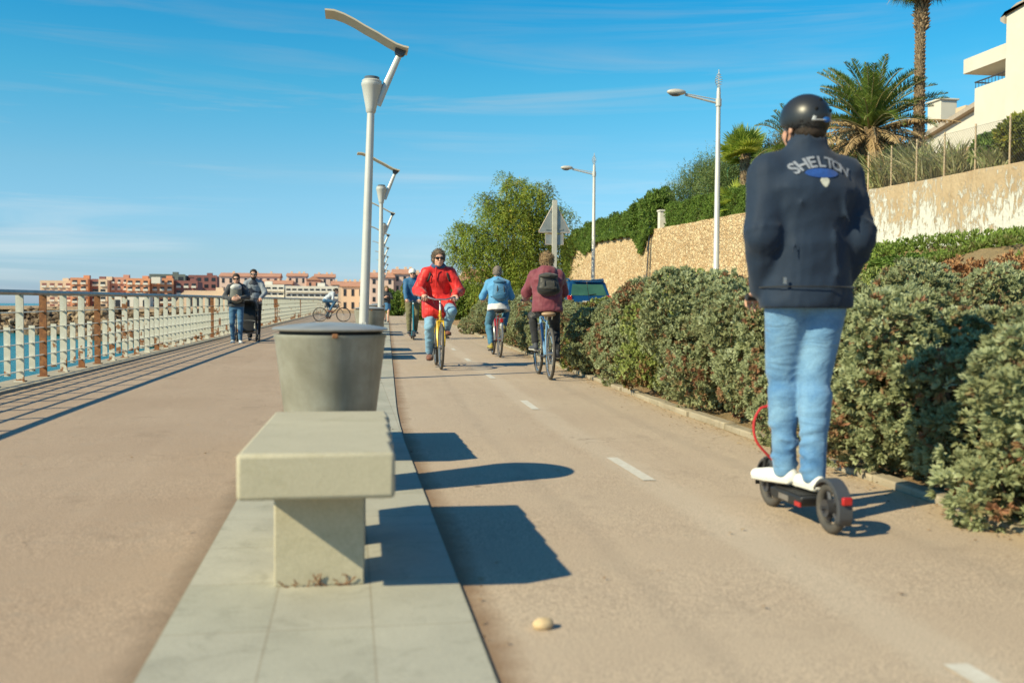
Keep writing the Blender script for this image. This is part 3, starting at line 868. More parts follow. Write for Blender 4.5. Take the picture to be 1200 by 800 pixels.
# ------------------------------------------------------------------ retaining wall
def wall_mat():
    m, nt, bs, co = base_mat('rubble stone wall')
    nz = noise(nt, co, 1.2, 3)
    vo = nt.nodes.new('ShaderNodeTexVoronoi'); vo.feature = 'F1'; vo.inputs['Scale'].default_value = 5.6; vo.inputs['Randomness'].default_value = 1
    mp = nt.nodes.new('ShaderNodeMapping'); mp.inputs['Scale'].default_value = (1, .8, 1.25); nt.links.new(co, mp.inputs[0])
    dn = nt.nodes.new('ShaderNodeTexNoise'); dn.inputs['Scale'].default_value = 4; nt.links.new(mp.outputs[0], dn.inputs['Vector'])
    ad = nt.nodes.new('ShaderNodeVectorMath'); ad.operation = 'MULTIPLY_ADD'; ad.inputs[1].default_value = (.22, .22, .22)
    nt.links.new(dn.outputs['Color'], ad.inputs[0]); nt.links.new(mp.outputs[0], ad.inputs[2])
    nt.links.new(ad.outputs[0], vo.inputs['Vector'])
    v2 = nt.nodes.new('ShaderNodeTexVoronoi'); v2.feature = 'DISTANCE_TO_EDGE'; v2.inputs['Scale'].default_value = 5.6; nt.links.new(ad.outputs[0], v2.inputs['Vector'])
    sepc = nt.nodes.new('ShaderNodeSeparateColor'); nt.links.new(vo.outputs['Color'], sepc.inputs[0])
    st = ramp(nt, [(0, (.60, .41, .23)), (.45, (.74, .55, .33)), (.8, (.84, .67, .43)), (1, (.60, .40, .22))], sepc.outputs[0])
    st = mixc(nt, 1., st, ramp(nt, [(.3, (.72, .70, .66)), (.7, (1.12, 1.12, 1.12))], noise(nt, co, 14, 6, .75)), 'MULTIPLY')
    edge = maprange(nt, v2.outputs['Distance'], .0, .05, 1, 0)
    big = maprange(nt, nz, .40, .62)
    mort = mixc(nt, big, (.68, .52, .35), (.46, .31, .19))
    c1 = mixc(nt, mathn(nt, 'MULTIPLY', edge, .8), st, mort)
    # the near stretch is rendered and its whitewash peels
    ren = ramp(nt, [(.3, (.46, .33, .20)), (.7, (.60, .46, .30))], noise(nt, co, 1.7, 6, .65))
    sep = nt.nodes.new('ShaderNodeSeparateXYZ'); nt.links.new(co, sep.inputs[0])
    mp3 = nt.nodes.new('ShaderNodeMapping'); mp3.inputs['Scale'].default_value = (1, 1.5, .75); nt.links.new(co, mp3.inputs[0])
    pn = noise(nt, mp3.outputs[0], 4.6, 10, .76, .5)
    hz = maprange(nt, sep.outputs[2], 2.2, 4.4, .13, -.08)
    pat = maprange(nt, noise(nt, co, .55, 3), .35, .65, -.05, .06)
    wf = maprange(nt, mathn(nt, 'ADD', mathn(nt, 'ADD', pn, hz), pat), .49, .545)
    c2 = mixc(nt, wf, ren, (.70, .68, .61))
    # patches of ochre
    near = maprange(nt, mathn(nt, 'ADD', sep.outputs[1], mathn(nt, 'MULTIPLY', noise(nt, co, .8, 4), 4)), 29.5, 30.5)
    c = mixc(nt, near, c2, c1)
    streak = nt.nodes.new('ShaderNodeMapping'); streak.inputs['Scale'].default_value = (1, 1.6, .14); nt.links.new(co, streak.inputs[0])
    c = mixc(nt, maprange(nt, noise(nt, streak.outputs[0], 1.5, 5), .60, .75, 0, .5), c, (.20, .15, .10))
    nt.links.new(c, bs.inputs['Base Color']); bs.inputs['Roughness'].default_value = .95; bs.inputs['Specular IOR Level'].default_value = .1
    h = mathn(nt, 'ADD', mathn(nt, 'MULTIPLY', maprange(nt, v2.outputs['Distance'], 0, .12), near), mathn(nt, 'ADD', noise(nt, co, 9, 8, .75), mathn(nt, 'MULTIPLY', wf, .2)))
    bump(nt, bs, h, .9, .06)
    return m
wall = MB(); ys = np.arange(-6, 70.6, .5); rs = random.Random(8)
vs = []; NZ = 9
for y in ys:
    b = -1; tp = wt(y) + rs.uniform(-.012, .012)
    for k in range(NZ):
        z = b + (tp - b) * k / (NZ - 1)
        vs.append((xw(y) + (tp - z) * -.04 + rs.uniform(-.02, .02) + .1, y + rs.uniform(-.05, .05), z))
    vs.append((xw(y) + .6, y, tp + .0)); vs.append((xw(y) + .6, y, -1))
q = NZ + 2
fs = [(i * q + k, i * q + k + 1, (i + 1) * q + k + 1, (i + 1) * q + k) for i in range(len(ys) - 1) for k in range(q - 1)]
fs += [tuple(range(q)), tuple((len(ys) - 1) * q + k for k in range(q))[::-1]]
wall.add(vs, fs); W = wall.build('retaining_wall', wall_mat()); tag(W, 'long stone retaining wall above the road, whitewash peeling off its near end', 'wall')
mb = MB(); mb.tube([(xw(47.5) - .03, 47.5, 5.0), (xw(47.6) - .1, 47.8, 2.)], .035, 6); mb.build('drain_pipe', m_dkmet, W)
mb = MB(); vs = []
# upper garden ground behind the wall
XU = [.55, 1, 2, 4, 7, 11, 16, 24, 40, 90, 300]
def upz(x, y): return wt(min(y, 75)) - .12 + .28 * (min(x - xw(y), 22))
YU = list(range(-6, 71, 4)) + [70.4]
for y in YU:
    for d in XU: vs.append((xw(y) + d, y, upz(xw(y) + d, y)))
n = len(XU)
mb.add(vs, [(i * n + j, i * n + j + 1, (i + 1) * n + j + 1, (i + 1) * n + j) for i in range(len(YU) - 1) for j in range(n - 1)], True)
mb.add([(xw(70.4) + XU[j], 70.4, upz(xw(70.4) + XU[j], 70.4)) for j in range(n)] + [(xw(70.4) + XU[j], 74.4, 0) for j in range(n)], [(j, j + 1, n + j + 1, n + j) for j in range(n - 1)])
tag(mb.build('upper_terrain', m_soil), kind='structure')
# pillar
t = thing('gate_pillar', 'white square pillar standing on the stone wall beside the clipped hedge', 'pillar', (xw(46.5) + .3, 46.5, wt(46.5) - .04))
mb = MB(); mb.box2(-.17, .17, -.17, .17, 0, .85); mb.build('shaft', M('whitewash', (.70, .68, .62), .8, col2=(.6, .56, .48), scale=4), t, bevel=.01)
mb = MB(); mb.box2(-.21, .21, -.21, .21, .85, .93); mb.build('cap', MATS['whitewash'], t, bevel=.01)

# ------------------------------------------------------------------ villa
m_vil = M('cream render', (.60, .57, .50), .85, col2=(.55, .52, .45), scale=.7, bmp=.1, bscale=20)
m_vil2 = M('ochre render', (.60, .47, .32), .85, col2=(.54, .42, .29), scale=.7)
m_win = M('dark window glass', (.03, .035, .045), .12)
m_tile = M('grey brown roof tile', (.42, .36, .30), .8, col2=(.32, .27, .22), scale=8, bmp=.5)
t = thing('villa', 'modern white villa with deep cantilevered balcony roof, above the wire fence', 'house', (30, 41.8, 7.0)); t0 = V3(30, 41.8, 7)
def vb(nm, x0, x1, y0, y1, z0, z1, mat, par=t, bev=.02):
    mb = MB(); mb.box2(x0 - 30, x1 - 30, y0 - 41.8, y1 - 41.8, z0 - 7, z1 - 7); return mb.build(nm, mat, par, bevel=bev)
vb('tower', 29.6, 40, 33, 41.8, 6, 14.6, m_vil)
vb('balcony_roof', 30, 39, 41.803, 45.6, 12.64, 13.36, m_vil)
vb('lower_wall', 30, 39, 41.803, 44.65, 6, 11.75, m_vil)
vb('side_wall', 30.5, 39, 44.653, 45.35, 6, 11.72, m_vil)
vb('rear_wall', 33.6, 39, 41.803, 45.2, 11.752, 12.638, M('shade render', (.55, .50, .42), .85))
w_ = vb('window', 33.55, 33.6, 42.5, 44.2, 11.76, 12.6, m_win, bev=0)
mb = MB(); mb.tube([(.05, .05, 5.05), (.05, 2.9, 5.05)], .035, 6); mb.tube([(.05, 2.9, 5.05), (3.5, 2.9, 5.05)], .035, 6)
for k in range(12): mb.tube([(.05, .1 + k * .25, 4.75), (.05, .1 + k * .25, 5.05)], .015, 5)
mb.build('balcony_rail', m_dkmet, t)
vb('window', 29.97, 30.0, 42.6, 44.4, 8.9, 9.45, m_win, bev=0)
mb = MB(); mb.prism([(41.8 - 41.8, 14.05 - 7), (42.1 - 41.8, 14.25 - 7), (42.1 - 41.8, 14.4 - 7), (41.0 - 41.8, 14.75 - 7), (38 - 41.8, 14.8 - 7), (38 - 41.8, 14.601 - 7), (41.803 - 41.8, 14.601 - 7)], -.5, 9, 'x'); mb.build('tiled_roof', m_tile, t)
t = thing('low_house', 'low white house with two stubby chimneys, left of the villa', 'house', (32, 50, 6))
def lb(nm, x0, x1, y0, y1, z0, z1, mat, par=t, bev=.02):
    mb = MB(); mb.box2(x0 - 32, x1 - 32, y0 - 50, y1 - 50, z0 - 6, z1 - 6); return mb.build(nm, mat, par, bevel=bev)
mb = MB(); mb.prism([(-4, -1), (3.8, -1), (3.8, 4.2), (-4, 5.6)], 0, 8, 'x'); mb.build('wall', m_vil, t)
mb = MB(); mb.prism([(4.0, 4.17), (4.0, 4.4), (-4, 5.87), (-4, 5.62)], -.35, 8, 'x'); rf = mb.build('roof', m_tile, t)
lb('chimney', 33, 34, 52.2, 53.5, 9.4, 12.85, m_vil, rf); lb('chimney', 33, 34, 49.9, 50.8, 10.3, 12.1, m_vil2, rf)
lb('chimney_cap', 32.9, 34.1, 52.1, 53.6, 12.853, 12.95, m_vil, rf)

# ------------------------------------------------------------------ wire fence on the wall
m_wire = M('galvanised wire', (.30, .29, .26), .5, .7)
m_fp = M('rusty cream fence post', (.55, .45, .30), .7, col2=(.40, .27, .16), scale=9)
t = thing('wire_fence', 'wire mesh fence with thin cream posts running along the top of the peeling wall', 'fence', (0, 0, 0))
ysf = [26.2 - 1.27 * k for k in range(14)]
for k, y in enumerate(ysf):
    mb = MB(); mb.tube([(0, 0, -.1), (0, 0, 1.12)], .022, 7)
    if k == 6: mb.tube([(0, .0, .95), (.0, -.5, 0)], .018, 6); mb.tube([(0, .0, .95), (.0, .4, 0)], .018, 6)
    o = mb.build('post', m_fp, t); o.location = (xw(y) + .38, y, wt(y))
mb = MB(); c = .085
y0, y1 = ysf[-1], ysf[0]
for z in (.04, .55, 1.05): mb.tube([(xw(y) + .35, y, wt(y) + z) for y in ysf], .003, 4)
n = int((y1 - y0 + 1.05) / c)
for k in range(n):
    for s in (1, -1):
        a = y0 - (1.02 if s > 0 else 0) + k * c; pts = []
        for (yy, zz) in ((a, 0), (a + s * 1.02, 1.02)) if s > 0 else ((a, 0), (a - 1.02, 1.02)):
            pts.append((yy, zz))
        (ya, za), (yb, zb) = pts
        if min(ya, yb) < y0 - .0 or max(ya, yb) > y1: continue
        mb.tube([(xw(ya) + .35, ya, wt(ya) + za + .03), (xw(yb) + .35, yb, wt(yb) + zb + .03)], .0022, 3)
mb.build('wire_mesh', m_wire, t)
t = thing('green_fence', 'green metal posts and wire fence in the garden below the palms', 'fence', (0, 0, 0))
for k in range(9):
    y = 28 + k * 2.6; x = xw(y) + 1.6
    mb = MB(); mb.tube([(0, 0, 0), (0, 0, 2.1)], .035, 7); o = mb.build('post', M('green paint', (.02, .16, .10), .5), t); o.location = (x, y, upz(x, y) - .1)
mb = MB()
for z in (.4, 1.0, 1.5, 2.0): mb.tube([(xw(28 + k * 2.6) + 1.6, 28 + k * 2.6, upz(xw(28 + k * 2.6) + 1.6, 28 + k * 2.6) + z) for k in range(9)], .006, 4)
mb.build('wire', MATS['green paint'], t)

# ------------------------------------------------------------------ far buildings
m_pink = M('salmon render', (.62, .32, .23), .9, col2=(.55, .28, .20), scale=.1)
m_or = M('orange render', (.72, .33, .18), .9, col2=(.62, .27, .15), scale=.1)
m_crm = M('sand render', (.76, .58, .42), .9, col2=(.68, .50, .36), scale=.1)
m_brn = M('maroon render', (.30, .13, .12), .9, col2=(.26, .11, .10), scale=.1)
m_grn = M('grey green cladding', (.17, .20, .18), .8, col2=(.13, .15, .14), scale=.1)
m_wht = M('white render', (.78, .74, .66), .9, col2=(.7, .66, .58), scale=.1)
m_pnk2 = M('pale pink render', (.76, .56, .47), .9, col2=(.68, .50, .42), scale=.1)
m_red = M('terracotta roof', (.56, .28, .18), .9, col2=(.44, .21, .13), scale=.5)
def building(name, label, x0, x1, y, dep, z0, z1, mat, nx=3, nz=3, roof=None, bal=True, wmat=None, zb=None, ww=.55, cat='apartment block', grp=None, parts=(), rh=1.2, lo=0.):
    t = thing(name, label, cat, ((x0 + x1) / 2, y, z0), 0, grp)
    W_ = x1 - x0; H = z1 - z0
    mb = MB(); mb.box2(-W_ / 2, W_ / 2, 0, dep, 0, H); mb.build('wall', mat, t, bevel=.0)
    if roof == 'gable':
        mb = MB(); mb.prism([(-.4, H), (dep + .4, H), (dep / 2, H + rh)], -W_ / 2 - .3, W_ / 2 + .3, 'x'); rf = mb.build('roof', m_red, t)
        for c in (-.3, .1, .34):
            mb = MB(); mb.box2(W_ * c - .3, W_ * c + .3, dep / 2 - .3, dep / 2 + .3, H + rh * .6, H + rh + .5); mb.build('chimney', m_crm, rf)
    elif roof == 'side':
        mb = MB(); mb.prism([(-W_ / 2 - .3, H), (W_ / 2 + .3, H), (0, H + rh)], -.3, dep + .3, 'y'); mb.build('roof', m_red, t)
    else:
        mb = MB(); mb.box2(-W_ / 2 - .02, W_ / 2 + .02, -.02, .3, H, H + .35); mb.build('parapet', mat, t)
        mb = MB(); mb.box2(W_ * .1, W_ * .1 + 2, dep * .3, dep * .3 + 2, H, H + 1.3); mb.build('roof_box', mat, t)
    if nx:
        cw, ch = W_ / nx, (H - lo) / nz
        a = cw * ww; b = ch * .52
        mb = MB(); mb.box2(-a / 2, a / 2, -.06, .2, 0, b); wn = mb.build('window', wmat or m_win, t)
        sl = None
        if bal:
            mb = MB(); mb.box2(-a / 2 - .1, a / 2 + .1, -.5, -.4, -.25, b * .34); mb.box2(-a / 2 - .1, a / 2 + .1, -.5, 0, -.3, -.18); sl = mb.build('balcony', m_wht, t)
        first = True
        for i in range(nx):
            for k in range(nz):
                px, pz = -W_ / 2 + cw * (i + .5), lo + ch * (k + .25)
                o = wn if first else wn.copy()
                if not first: COL.objects.link(o); o.parent = t
                o.location = (px, 0, pz)
                if sl:
                    o = sl if first else sl.copy()
                    if not first: COL.objects.link(o); o.parent = t
                    o.location = (px, 0, pz)
                first = False
    return t
Gc = 'apartment blocks across the water'
building('apartment_block', 'sand coloured block at the far left end of the row across the water', -106.8, -96.2, 370, 14, -1.2, 8.6, m_crm, 4, 4, zb=0, lo=0, wmat=m_brn, grp=Gc)
building('apartment_block', 'bright orange block with two columns of white balconies', -96.0, -90.3, 367, 12, -1.2, 9.6, m_or, 2, 5, grp=Gc)
building('apartment_block', 'narrow sand and maroon block beside the bright orange one', -90.2, -86.6, 370, 12, -1.2, 9.3, m_brn, 1, 4, grp=Gc)
building('apartment_block', 'slim cream block between two darker blocks across the water', -86.5, -83.6, 366, 12, -1.2, 9.2, m_crm, 1, 4, grp=Gc)
building('apartment_block', 'maroon block with narrow windows in the middle of the row', -83.5, -77.5, 370, 12, -1.2, 10.0, m_pink, 3, 5, ww=.4, grp=Gc)
building('apartment_block', 'salmon block with white boxes on its roof', -77.3, -69.5, 366, 12, -1.2, 9.6, m_or, 3, 5, grp=Gc)
building('pavilion', 'low white pavilion in front of the salmon blocks', -79.5, -67.5, 356, 6, -1.2, 3.4, m_wht, 4, 1, bal=False, grp=Gc, cat='building')
building('apartment_block', 'grey green block standing taller behind the salmon blocks', -74.5, -61.5, 392, 12, -1.2, 11.9, m_grn, 4, 5, bal=False, grp=Gc)
building('apartment_block', 'salmon block with three columns of balconies right of the white boxes', -69.3, -61.8, 368, 12, -1.2, 9.8, m_or, 3, 5, grp=Gc)
building('apartment_block', 'long dark maroon block at the right of the row', -61.6, -53.8, 370, 12, -1.2, 9.0, m_brn, 3, 4, grp=Gc)
building('apartment_block', 'dark topped block farther back, right end of the row', -61.0, -50.4, 396, 12, -1.2, 11.8, m_brn, 4, 5, bal=False, grp=Gc)
# roof boxes
mb = MB(); mb.box2(-68.5, -65.5, 364, 367, 8.2, 10.4); o = mb.build('roof_cabin', m_wht); tag(o, 'white boxy cabin on the roofline of the salmon blocks', 'cabin')
# sandy fort mound
mb = MB()
prof = [(-59.0, -1.5), (-57.2, 1.5), (-55.6, 4.2), (-54.5, 4.9), (-40.5, 4.6), (-39.5, 3.2), (-37.0, 1.0), (-36.5, -1.5)]
mb.prism([(x * .92, z) for x, z in prof], 318, 336, 'y'); o = mb.build('quarry_mound', M('sand rock', (.66, .53, .38), .95, col2=(.5, .4, .28), scale=.25, bmp=.6, bdist=.5)); tag(o, 'flat topped mound of sandy rock left of the walking couple', 'mound')
Gr = 'pink houses with terracotta roofs behind the terraced block'
building('terracotta_house', 'long pink building with a terracotta roof behind the walking couple', -37.5, -20.5, 300, 12, -1, 9.2, m_pnk2, 8, 4, roof='gable', bal=False, grp=Gr, ww=.35, cat='building')
building('terracotta_house', 'lower terracotta roofed wing just right of the couple', -26.5, -16.5, 292, 10, -1, 6.9, m_pnk2, 4, 2, roof='gable', bal=False, grp=Gr, ww=.35, cat='building')
building('terracotta_house', 'tall pink house above the left part of the terraced block', -18.2, -12.6, 298, 9, -1, 9.4, m_pnk2, 3, 4, roof='gable', bal=False, grp=Gr, ww=.3, cat='building', rh=1.)
building('terracotta_house', 'pink gabled house with its gable end facing the sea path', -12.5, -8.6, 297, 9, -1, 8.3, m_pink, 2, 3, roof='side', bal=False, grp=Gr, ww=.3, cat='building')
building('terracotta_house', 'pink house above the white shirted cyclist', -10.5, -4.6, 305, 9, -1, 9.4, m_pnk2, 3, 4, roof='gable', bal=False, grp=Gr, ww=.3, cat='building', rh=1.1)
building('terracotta_house', 'low sand coloured house with terracotta roof above the cyclist head', -5.2, 1.0, 290, 10, -1, 6.8, m_crm, 3, 3, roof='gable', bal=False, grp=Gr, ww=.35, cat='building')
t = building('terraced_block', 'wide white terraced apartment block with long balconies behind the railing', -31, -17.6, 276, 10, -1, 6.1, m_wht, 8, 4, bal=True, ww=.7, lo=.8, cat='apartment block')
t = building('terraced_block', 'right half of the white terraced apartments, beside the cyclist', -17.0, -3.2, 272, 10, -1, 5.7, m_wht, 9, 4, bal=True, ww=.7, lo=.6, cat='apartment block')
building('low_building', 'low pale building behind the railing left of the terraced block', -45, -31.5, 285, 8, -1, 4.4, m_crm, 5, 1, bal=False, grp=None, cat='building')
Gk = 'town houses beyond the end of the path'
building('town_house', 'pale pink town house directly behind the far walking woman', 4.2, 9.2, 215, 9, -.5, 7.0, m_pnk2, 3, 4, roof='gable', bal=False, grp=Gk, ww=.35, cat='house')
building('town_house', 'pink town house left of the man in the white helmet', 9.4, 14.0, 218, 9, -.5, 7.9, m_pnk2, 3, 4, roof='gable', bal=False, grp=Gk, ww=.35, cat='house')
building('town_house', 'salmon town house showing between helmet and red coat', 14.2, 19.5, 224, 9, -.5, 7.4, m_pink, 3, 4, roof='gable', bal=False, grp=Gk, ww=.35, cat='house')
building('town_house', 'cream town house just right of the red coat', 19.8, 25.4, 216, 9, -.5, 6.6, m_crm, 3, 3, roof='gable', bal=False, grp=Gk, ww=.35, cat='house')
building('town_house', 'orange roofed town house under the big tree branches', 25.8, 33, 222, 9, -.5, 8.4, m_or, 3, 3, roof='gable', bal=False, grp=Gk, ww=.35, cat='house')
building('town_house', 'small pale house left of the far lamps', -2.0, 3.2, 225, 9, -.5, 5.2, m_crm, 3, 2, roof='gable', bal=False, grp=Gk, ww=.35, cat='house')
# ------------------------------------------------------------------ hedge shrubs along the kerb
m_hl = leafmat('silvery green leaf', [(.38, .19, .11), (.24, .25, .12), (.34, .375, .20), (.42, .46, .26), (.50, .54, .35)], .36, .6, .18)
m_hl2 = leafmat('yellow green leaf', [(.30, .16, .08), (.21, .25, .07), (.31, .36, .10), (.40, .45, .16), (.50, .54, .26)], .32, .5)
m_stem = M('brown stem', (.16, .10, .06), .9, col2=(.09, .055, .035), scale=20)
def shrub_proto(seed, rx, ry, h, n, mat=None, L=.036, wl=.0088, nl=8, brown=.04, up=.30):
    rng = np.random.default_rng(seed)
    lobes = [((0, 0, h * .42), (rx * .80, ry * .80, h * .44))]
    for i in range(26):
        a = rng.uniform(0, 6.28); r = rng.uniform(.40, .92); z = rng.uniform(.12, .88) * h
        s = rng.uniform(.16, .34) * min(rx, h); r *= (1 - .35 * (z / h) ** 3)
        lobes.append(((math.cos(a) * rx * r, math.sin(a) * ry * r, z), (s * 1.15, s * 1.15, s)))
    P, N = lobe_points(lobes, n, rng, .86, 1.05, .03)
    lump = .5 + .5 * np.sin(P @ np.array([7., 5, 9]) + seed) * np.sin(P @ np.array([-5., 8, 4]))
    N = unit(N + np.array([0, 0, up]) + rng.normal(0, .35, N.shape))
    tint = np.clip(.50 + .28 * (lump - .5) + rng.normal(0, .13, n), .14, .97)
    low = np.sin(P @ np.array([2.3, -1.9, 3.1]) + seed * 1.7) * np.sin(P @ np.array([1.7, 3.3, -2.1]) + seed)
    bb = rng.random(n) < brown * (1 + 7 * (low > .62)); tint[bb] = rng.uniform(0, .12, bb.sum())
    lv = Leaves()
    # leaf rosettes gather in small puffs at the shoot ends
    pc = rng.integers(0, n // 7, n); Cp, Cn = P[:n // 7], N[:n // 7]; ct = tint[:n // 7]
    dd = unit(Cn[pc] * 1.1 + rng.normal(0, .75, (n, 3))); pr_ = rng.uniform(.028, .058, (n // 7, 1))[pc]
    P = Cp[pc] + dd * pr_; P[:, 2] = np.maximum(P[:, 2], .01); N = unit(dd + Cn[pc] * .3); tint = np.clip(ct[pc] + rng.normal(0, .06, n), 0, 1)
    lv.rosettes(P, N, rng, nl, L, wl, (.25, 1.2), tint)
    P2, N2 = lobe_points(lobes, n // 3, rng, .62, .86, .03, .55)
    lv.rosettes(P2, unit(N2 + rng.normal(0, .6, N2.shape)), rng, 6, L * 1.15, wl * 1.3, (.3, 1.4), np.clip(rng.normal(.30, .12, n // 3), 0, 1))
    # a few shoots standing proud of the outline
    P3, N3 = lobe_points(lobes, n // 14, rng, 1.02, 1.12, h * .25)
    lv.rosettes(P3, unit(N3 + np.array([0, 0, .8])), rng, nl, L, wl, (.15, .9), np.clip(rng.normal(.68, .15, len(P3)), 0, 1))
    fol = lv.build('foliage', mat or m_hl, None, link_it=False)
    mb = MB()
    for (c, r) in lobes:
        p0 = V3(c[0] * .15, c[1] * .15, 0); p1 = np.array(c)
        mid = (p0 + p1) / 2 + V3(rng.uniform(-.05, .05), rng.uniform(-.05, .05), -.05 * h)
        mb.tube([p0, mid, p1], [.018, .012, .006], 5)
        for _ in range(4):
            mb.tube([p1, p1 + rng.normal(size=3) * np.array(r) * .5], [.006, .003], 4)
        for _ in range(3):
            dv = unit(rng.normal(size=3) + V3(0, 0, .6)); mb.tube([p1 + dv * np.array(r) * .7, p1 + dv * np.array(r) * 1.05 + rng.normal(0, .012, 3), p1 + dv * np.array(r) * rng.uniform(1.15, 1.4)], [.005, .0035, .0015], 4)
    st = mb.mesh('stem'); st.materials.append(m_stem)
    return fol, st
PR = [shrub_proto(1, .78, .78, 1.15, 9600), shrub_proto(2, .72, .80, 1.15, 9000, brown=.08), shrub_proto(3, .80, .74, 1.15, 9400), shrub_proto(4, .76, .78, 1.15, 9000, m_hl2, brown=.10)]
def shrub(k, x, y, z, sx, sz, rz, label, name='hedge_shrub', grp='clipped looking shrubs of the hedge along the bike path', cat='shrub', pr=None):
    f, s = (pr or PR)[k]
    t = thing(name, label, cat, (x, y, z), rz, grp)
    a = link('foliage', f, t); b = link('stem', s, t)
    t.scale = (sx, sx, sz)
    return t
rs = random.Random(21)
row = [ # y, dx from kerb, proto, sxy, height
 (2.9, .95, 0, 1.0, 1.0, 'out of frame'),
 (3.05, 1.0, 1, 1.1, .95, 'hedge shrub nearest the camera, only its outer leaves at the lower right edge'),
 (4.0, .90, 2, 1.22, 1.10, 'grey green hedge shrub cut by the right edge of the picture, lowest front one'),
 (5.2, .86, 0, 1.12, 1.14, 'big rounded grey green shrub right of the scooter, nearest whole one'),
 (6.55, .80, 1, .98, 1.15, 'dense shrub whose foot shows just right of the jeans'),
 (7.75, .82, 2, 1.02, 1.33, 'shrub directly behind the man on the scooter'),
 (9.0, .84, 0, 1.06, 1.36, 'tall silvery shrub just left of the man on the scooter, reaching his cuffs'),
 (10.3, .84, 3, 1.04, 1.36, 'tallest hedge shrub left of the navy jacket'),
 (11.6, .82, 1, 1.02, 1.28, 'fourth shrub left from the navy jacket, brown tips among the leaves'),
 (12.9, .80, 2, 1.0, 1.14, 'mid hedge shrub over a broken stretch of kerb'),
 (14.2, .80, 3, 1.0, 1.05, 'yellowish green shrub right of the blue bicycle'),
 (15.6, .80, 1, 1.0, .95, 'dark brownish shrub just right of the woman in the plum jacket'),
 (17.1, .80, 0, 1.0, .92, 'shrub hidden mostly behind the woman in the plum jacket'),
 (18.7, .80, 2, 1.0, 1.10, 'shrub between the two cyclists seen from behind'),
 (20.3, .80, 1, 1.05, 1.12, 'shrub right behind the cyclist with the blue backpack'),
 (22.0, .85, 0, 1.1, 1.2, 'silvery shrub left of the cyclist with the blue backpack'),
 (23.8, .85, 3, 1.1, 1.25, 'yellow green shrub between red coat and blue backpack'),
 (25.7, .85, 2, 1.15, 1.25, 'shrub beside the red coat sleeve, near the far end of the hedge'),
 (27.8, .9, 1, 1.2, 1.25, 'last low hedge shrub seen right of the red coat'),
 (30.2, .9, 0, 1.2, 1.2, 'end shrub of the hedge behind the red coat'),
]
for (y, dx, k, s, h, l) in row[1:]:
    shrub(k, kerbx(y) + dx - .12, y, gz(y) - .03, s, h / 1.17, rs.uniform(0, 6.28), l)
back = [(6.2, 2.3, 1.25, 'back row shrub at the right edge, above the front shrub'), (7.9, 2.35, 1.42, 'back row shrub right of the navy jacket hem'), (9.6, 2.3, 1.42, 'back row shrub behind the right sleeve of the navy jacket'),
        (11.3, 2.3, 1.42, 'back row shrub seen left of the navy jacket'), (13.0, 2.25, 1.24, 'back row shrub under the tall road lamp'), (14.8, 2.2, 1.02, 'back row shrub below the stone wall, right of the blue car'),
        (16.8, 2.2, .75, 'low back row shrub just in front of the blue car')]
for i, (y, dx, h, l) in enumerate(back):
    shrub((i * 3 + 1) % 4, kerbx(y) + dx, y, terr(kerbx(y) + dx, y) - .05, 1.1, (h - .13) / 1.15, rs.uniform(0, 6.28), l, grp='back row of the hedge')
# ground cover on the bank and litter by the kerb
rng = np.random.default_rng(4)
lv = Leaves(); n = 42000
y = rng.uniform(5, 30, n); x = np.array([kerbx(v) for v in y]) + 3.2 + rng.uniform(0, 1, n) ** .8 * 7.4
patch = np.sin(x * 1.1 + .7) * np.sin(y * .8 + 2) + .5 * np.sin(x * 2.7 + y * 1.9)
keep = patch > -.75
keep &= ~((((x - 6.9) / 1.5) ** 2 + ((y - 9.8) / 2.0) ** 2) < 1)
x, y, patch = x[keep], y[keep], patch[keep]
z = np.array([terr(a, b) for a, b in zip(x, y)])
P = np.stack([x, y, z + rng.uniform(0, .22, len(x)) * (patch + .6)], 1); N = unit(np.stack([rng.normal(0, .5, len(x)), rng.normal(0, .5, len(x)), np.ones(len(x))], 1))
lv.rosettes(P, N, rng, 6, .085, .016, (.1, 1.1), np.clip(.55 + .25 * patch + rng.normal(0, .12, len(x)), 0, 1))
m_gc = leafmat('bank plants', [(.24, .18, .10), (.18, .18, .06), (.17, .23, .05), (.22, .32, .06), (.34, .44, .09)], .3)
o = lv.build('ground_cover', m_gc); tag(o, 'low green and brown plants covering the bank below the wall', 'ground cover', kind='stuff')
lv = Leaves(); n = 2600
y = rng.uniform(2.5, 20, n) ** 1.0; x = np.array([kerbx(v) for v in y]) + rng.normal(.02, .14, n); x[:90] = rng.uniform(-2.8, 2.8, 90); x[90:150] = rng.normal(.43, .04, 60)
P = np.stack([x, y, np.array([gz(v) for v in y]) + np.where(x > np.array([kerbx(v) for v in y]), .085, .012)], 1)
D = unit(np.stack([rng.normal(size=n), rng.normal(size=n), rng.normal(0, .15, n)], 1)); Wd = unit(np.cross(D, np.tile([0, 0, 1.], (n, 1))) + rng.normal(0, .2, (n, 3)))
lv.add(P, D, Wd, rng.uniform(.012, .035, n), rng.uniform(.003, .008, n), rng.random(n), .3)
m_lit = leafmat('dry leaf litter', [(.22, .12, .06), (.33, .21, .11), (.16, .10, .06), (.42, .30, .17)], .1, .8)
o = lv.build('leaf_litter', m_lit); tag(o, 'dry brown leaves scattered along the kerb', 'leaves', kind='stuff')
# soil mound
mb = MB(); s = SDF((-1.6, -1.6, -.3), (1.6, 1.6, 1.5), .05)
s.ell((0, 0, .25), (1.15, 1.2, .75), .1); s.ell((.5, -.3, .6), (.7, .8, .35), .2); s.disp(.09, 5, 3); s.disp(.04, 14, 4)
o = s.build('earth_mound', m_soil, relax=0); o.location = (7.2, 10.2, terr(7.2, 10.2) - .25); tag(o, 'mound of crumbling ochre earth on the bank at the right edge', 'earth mound')

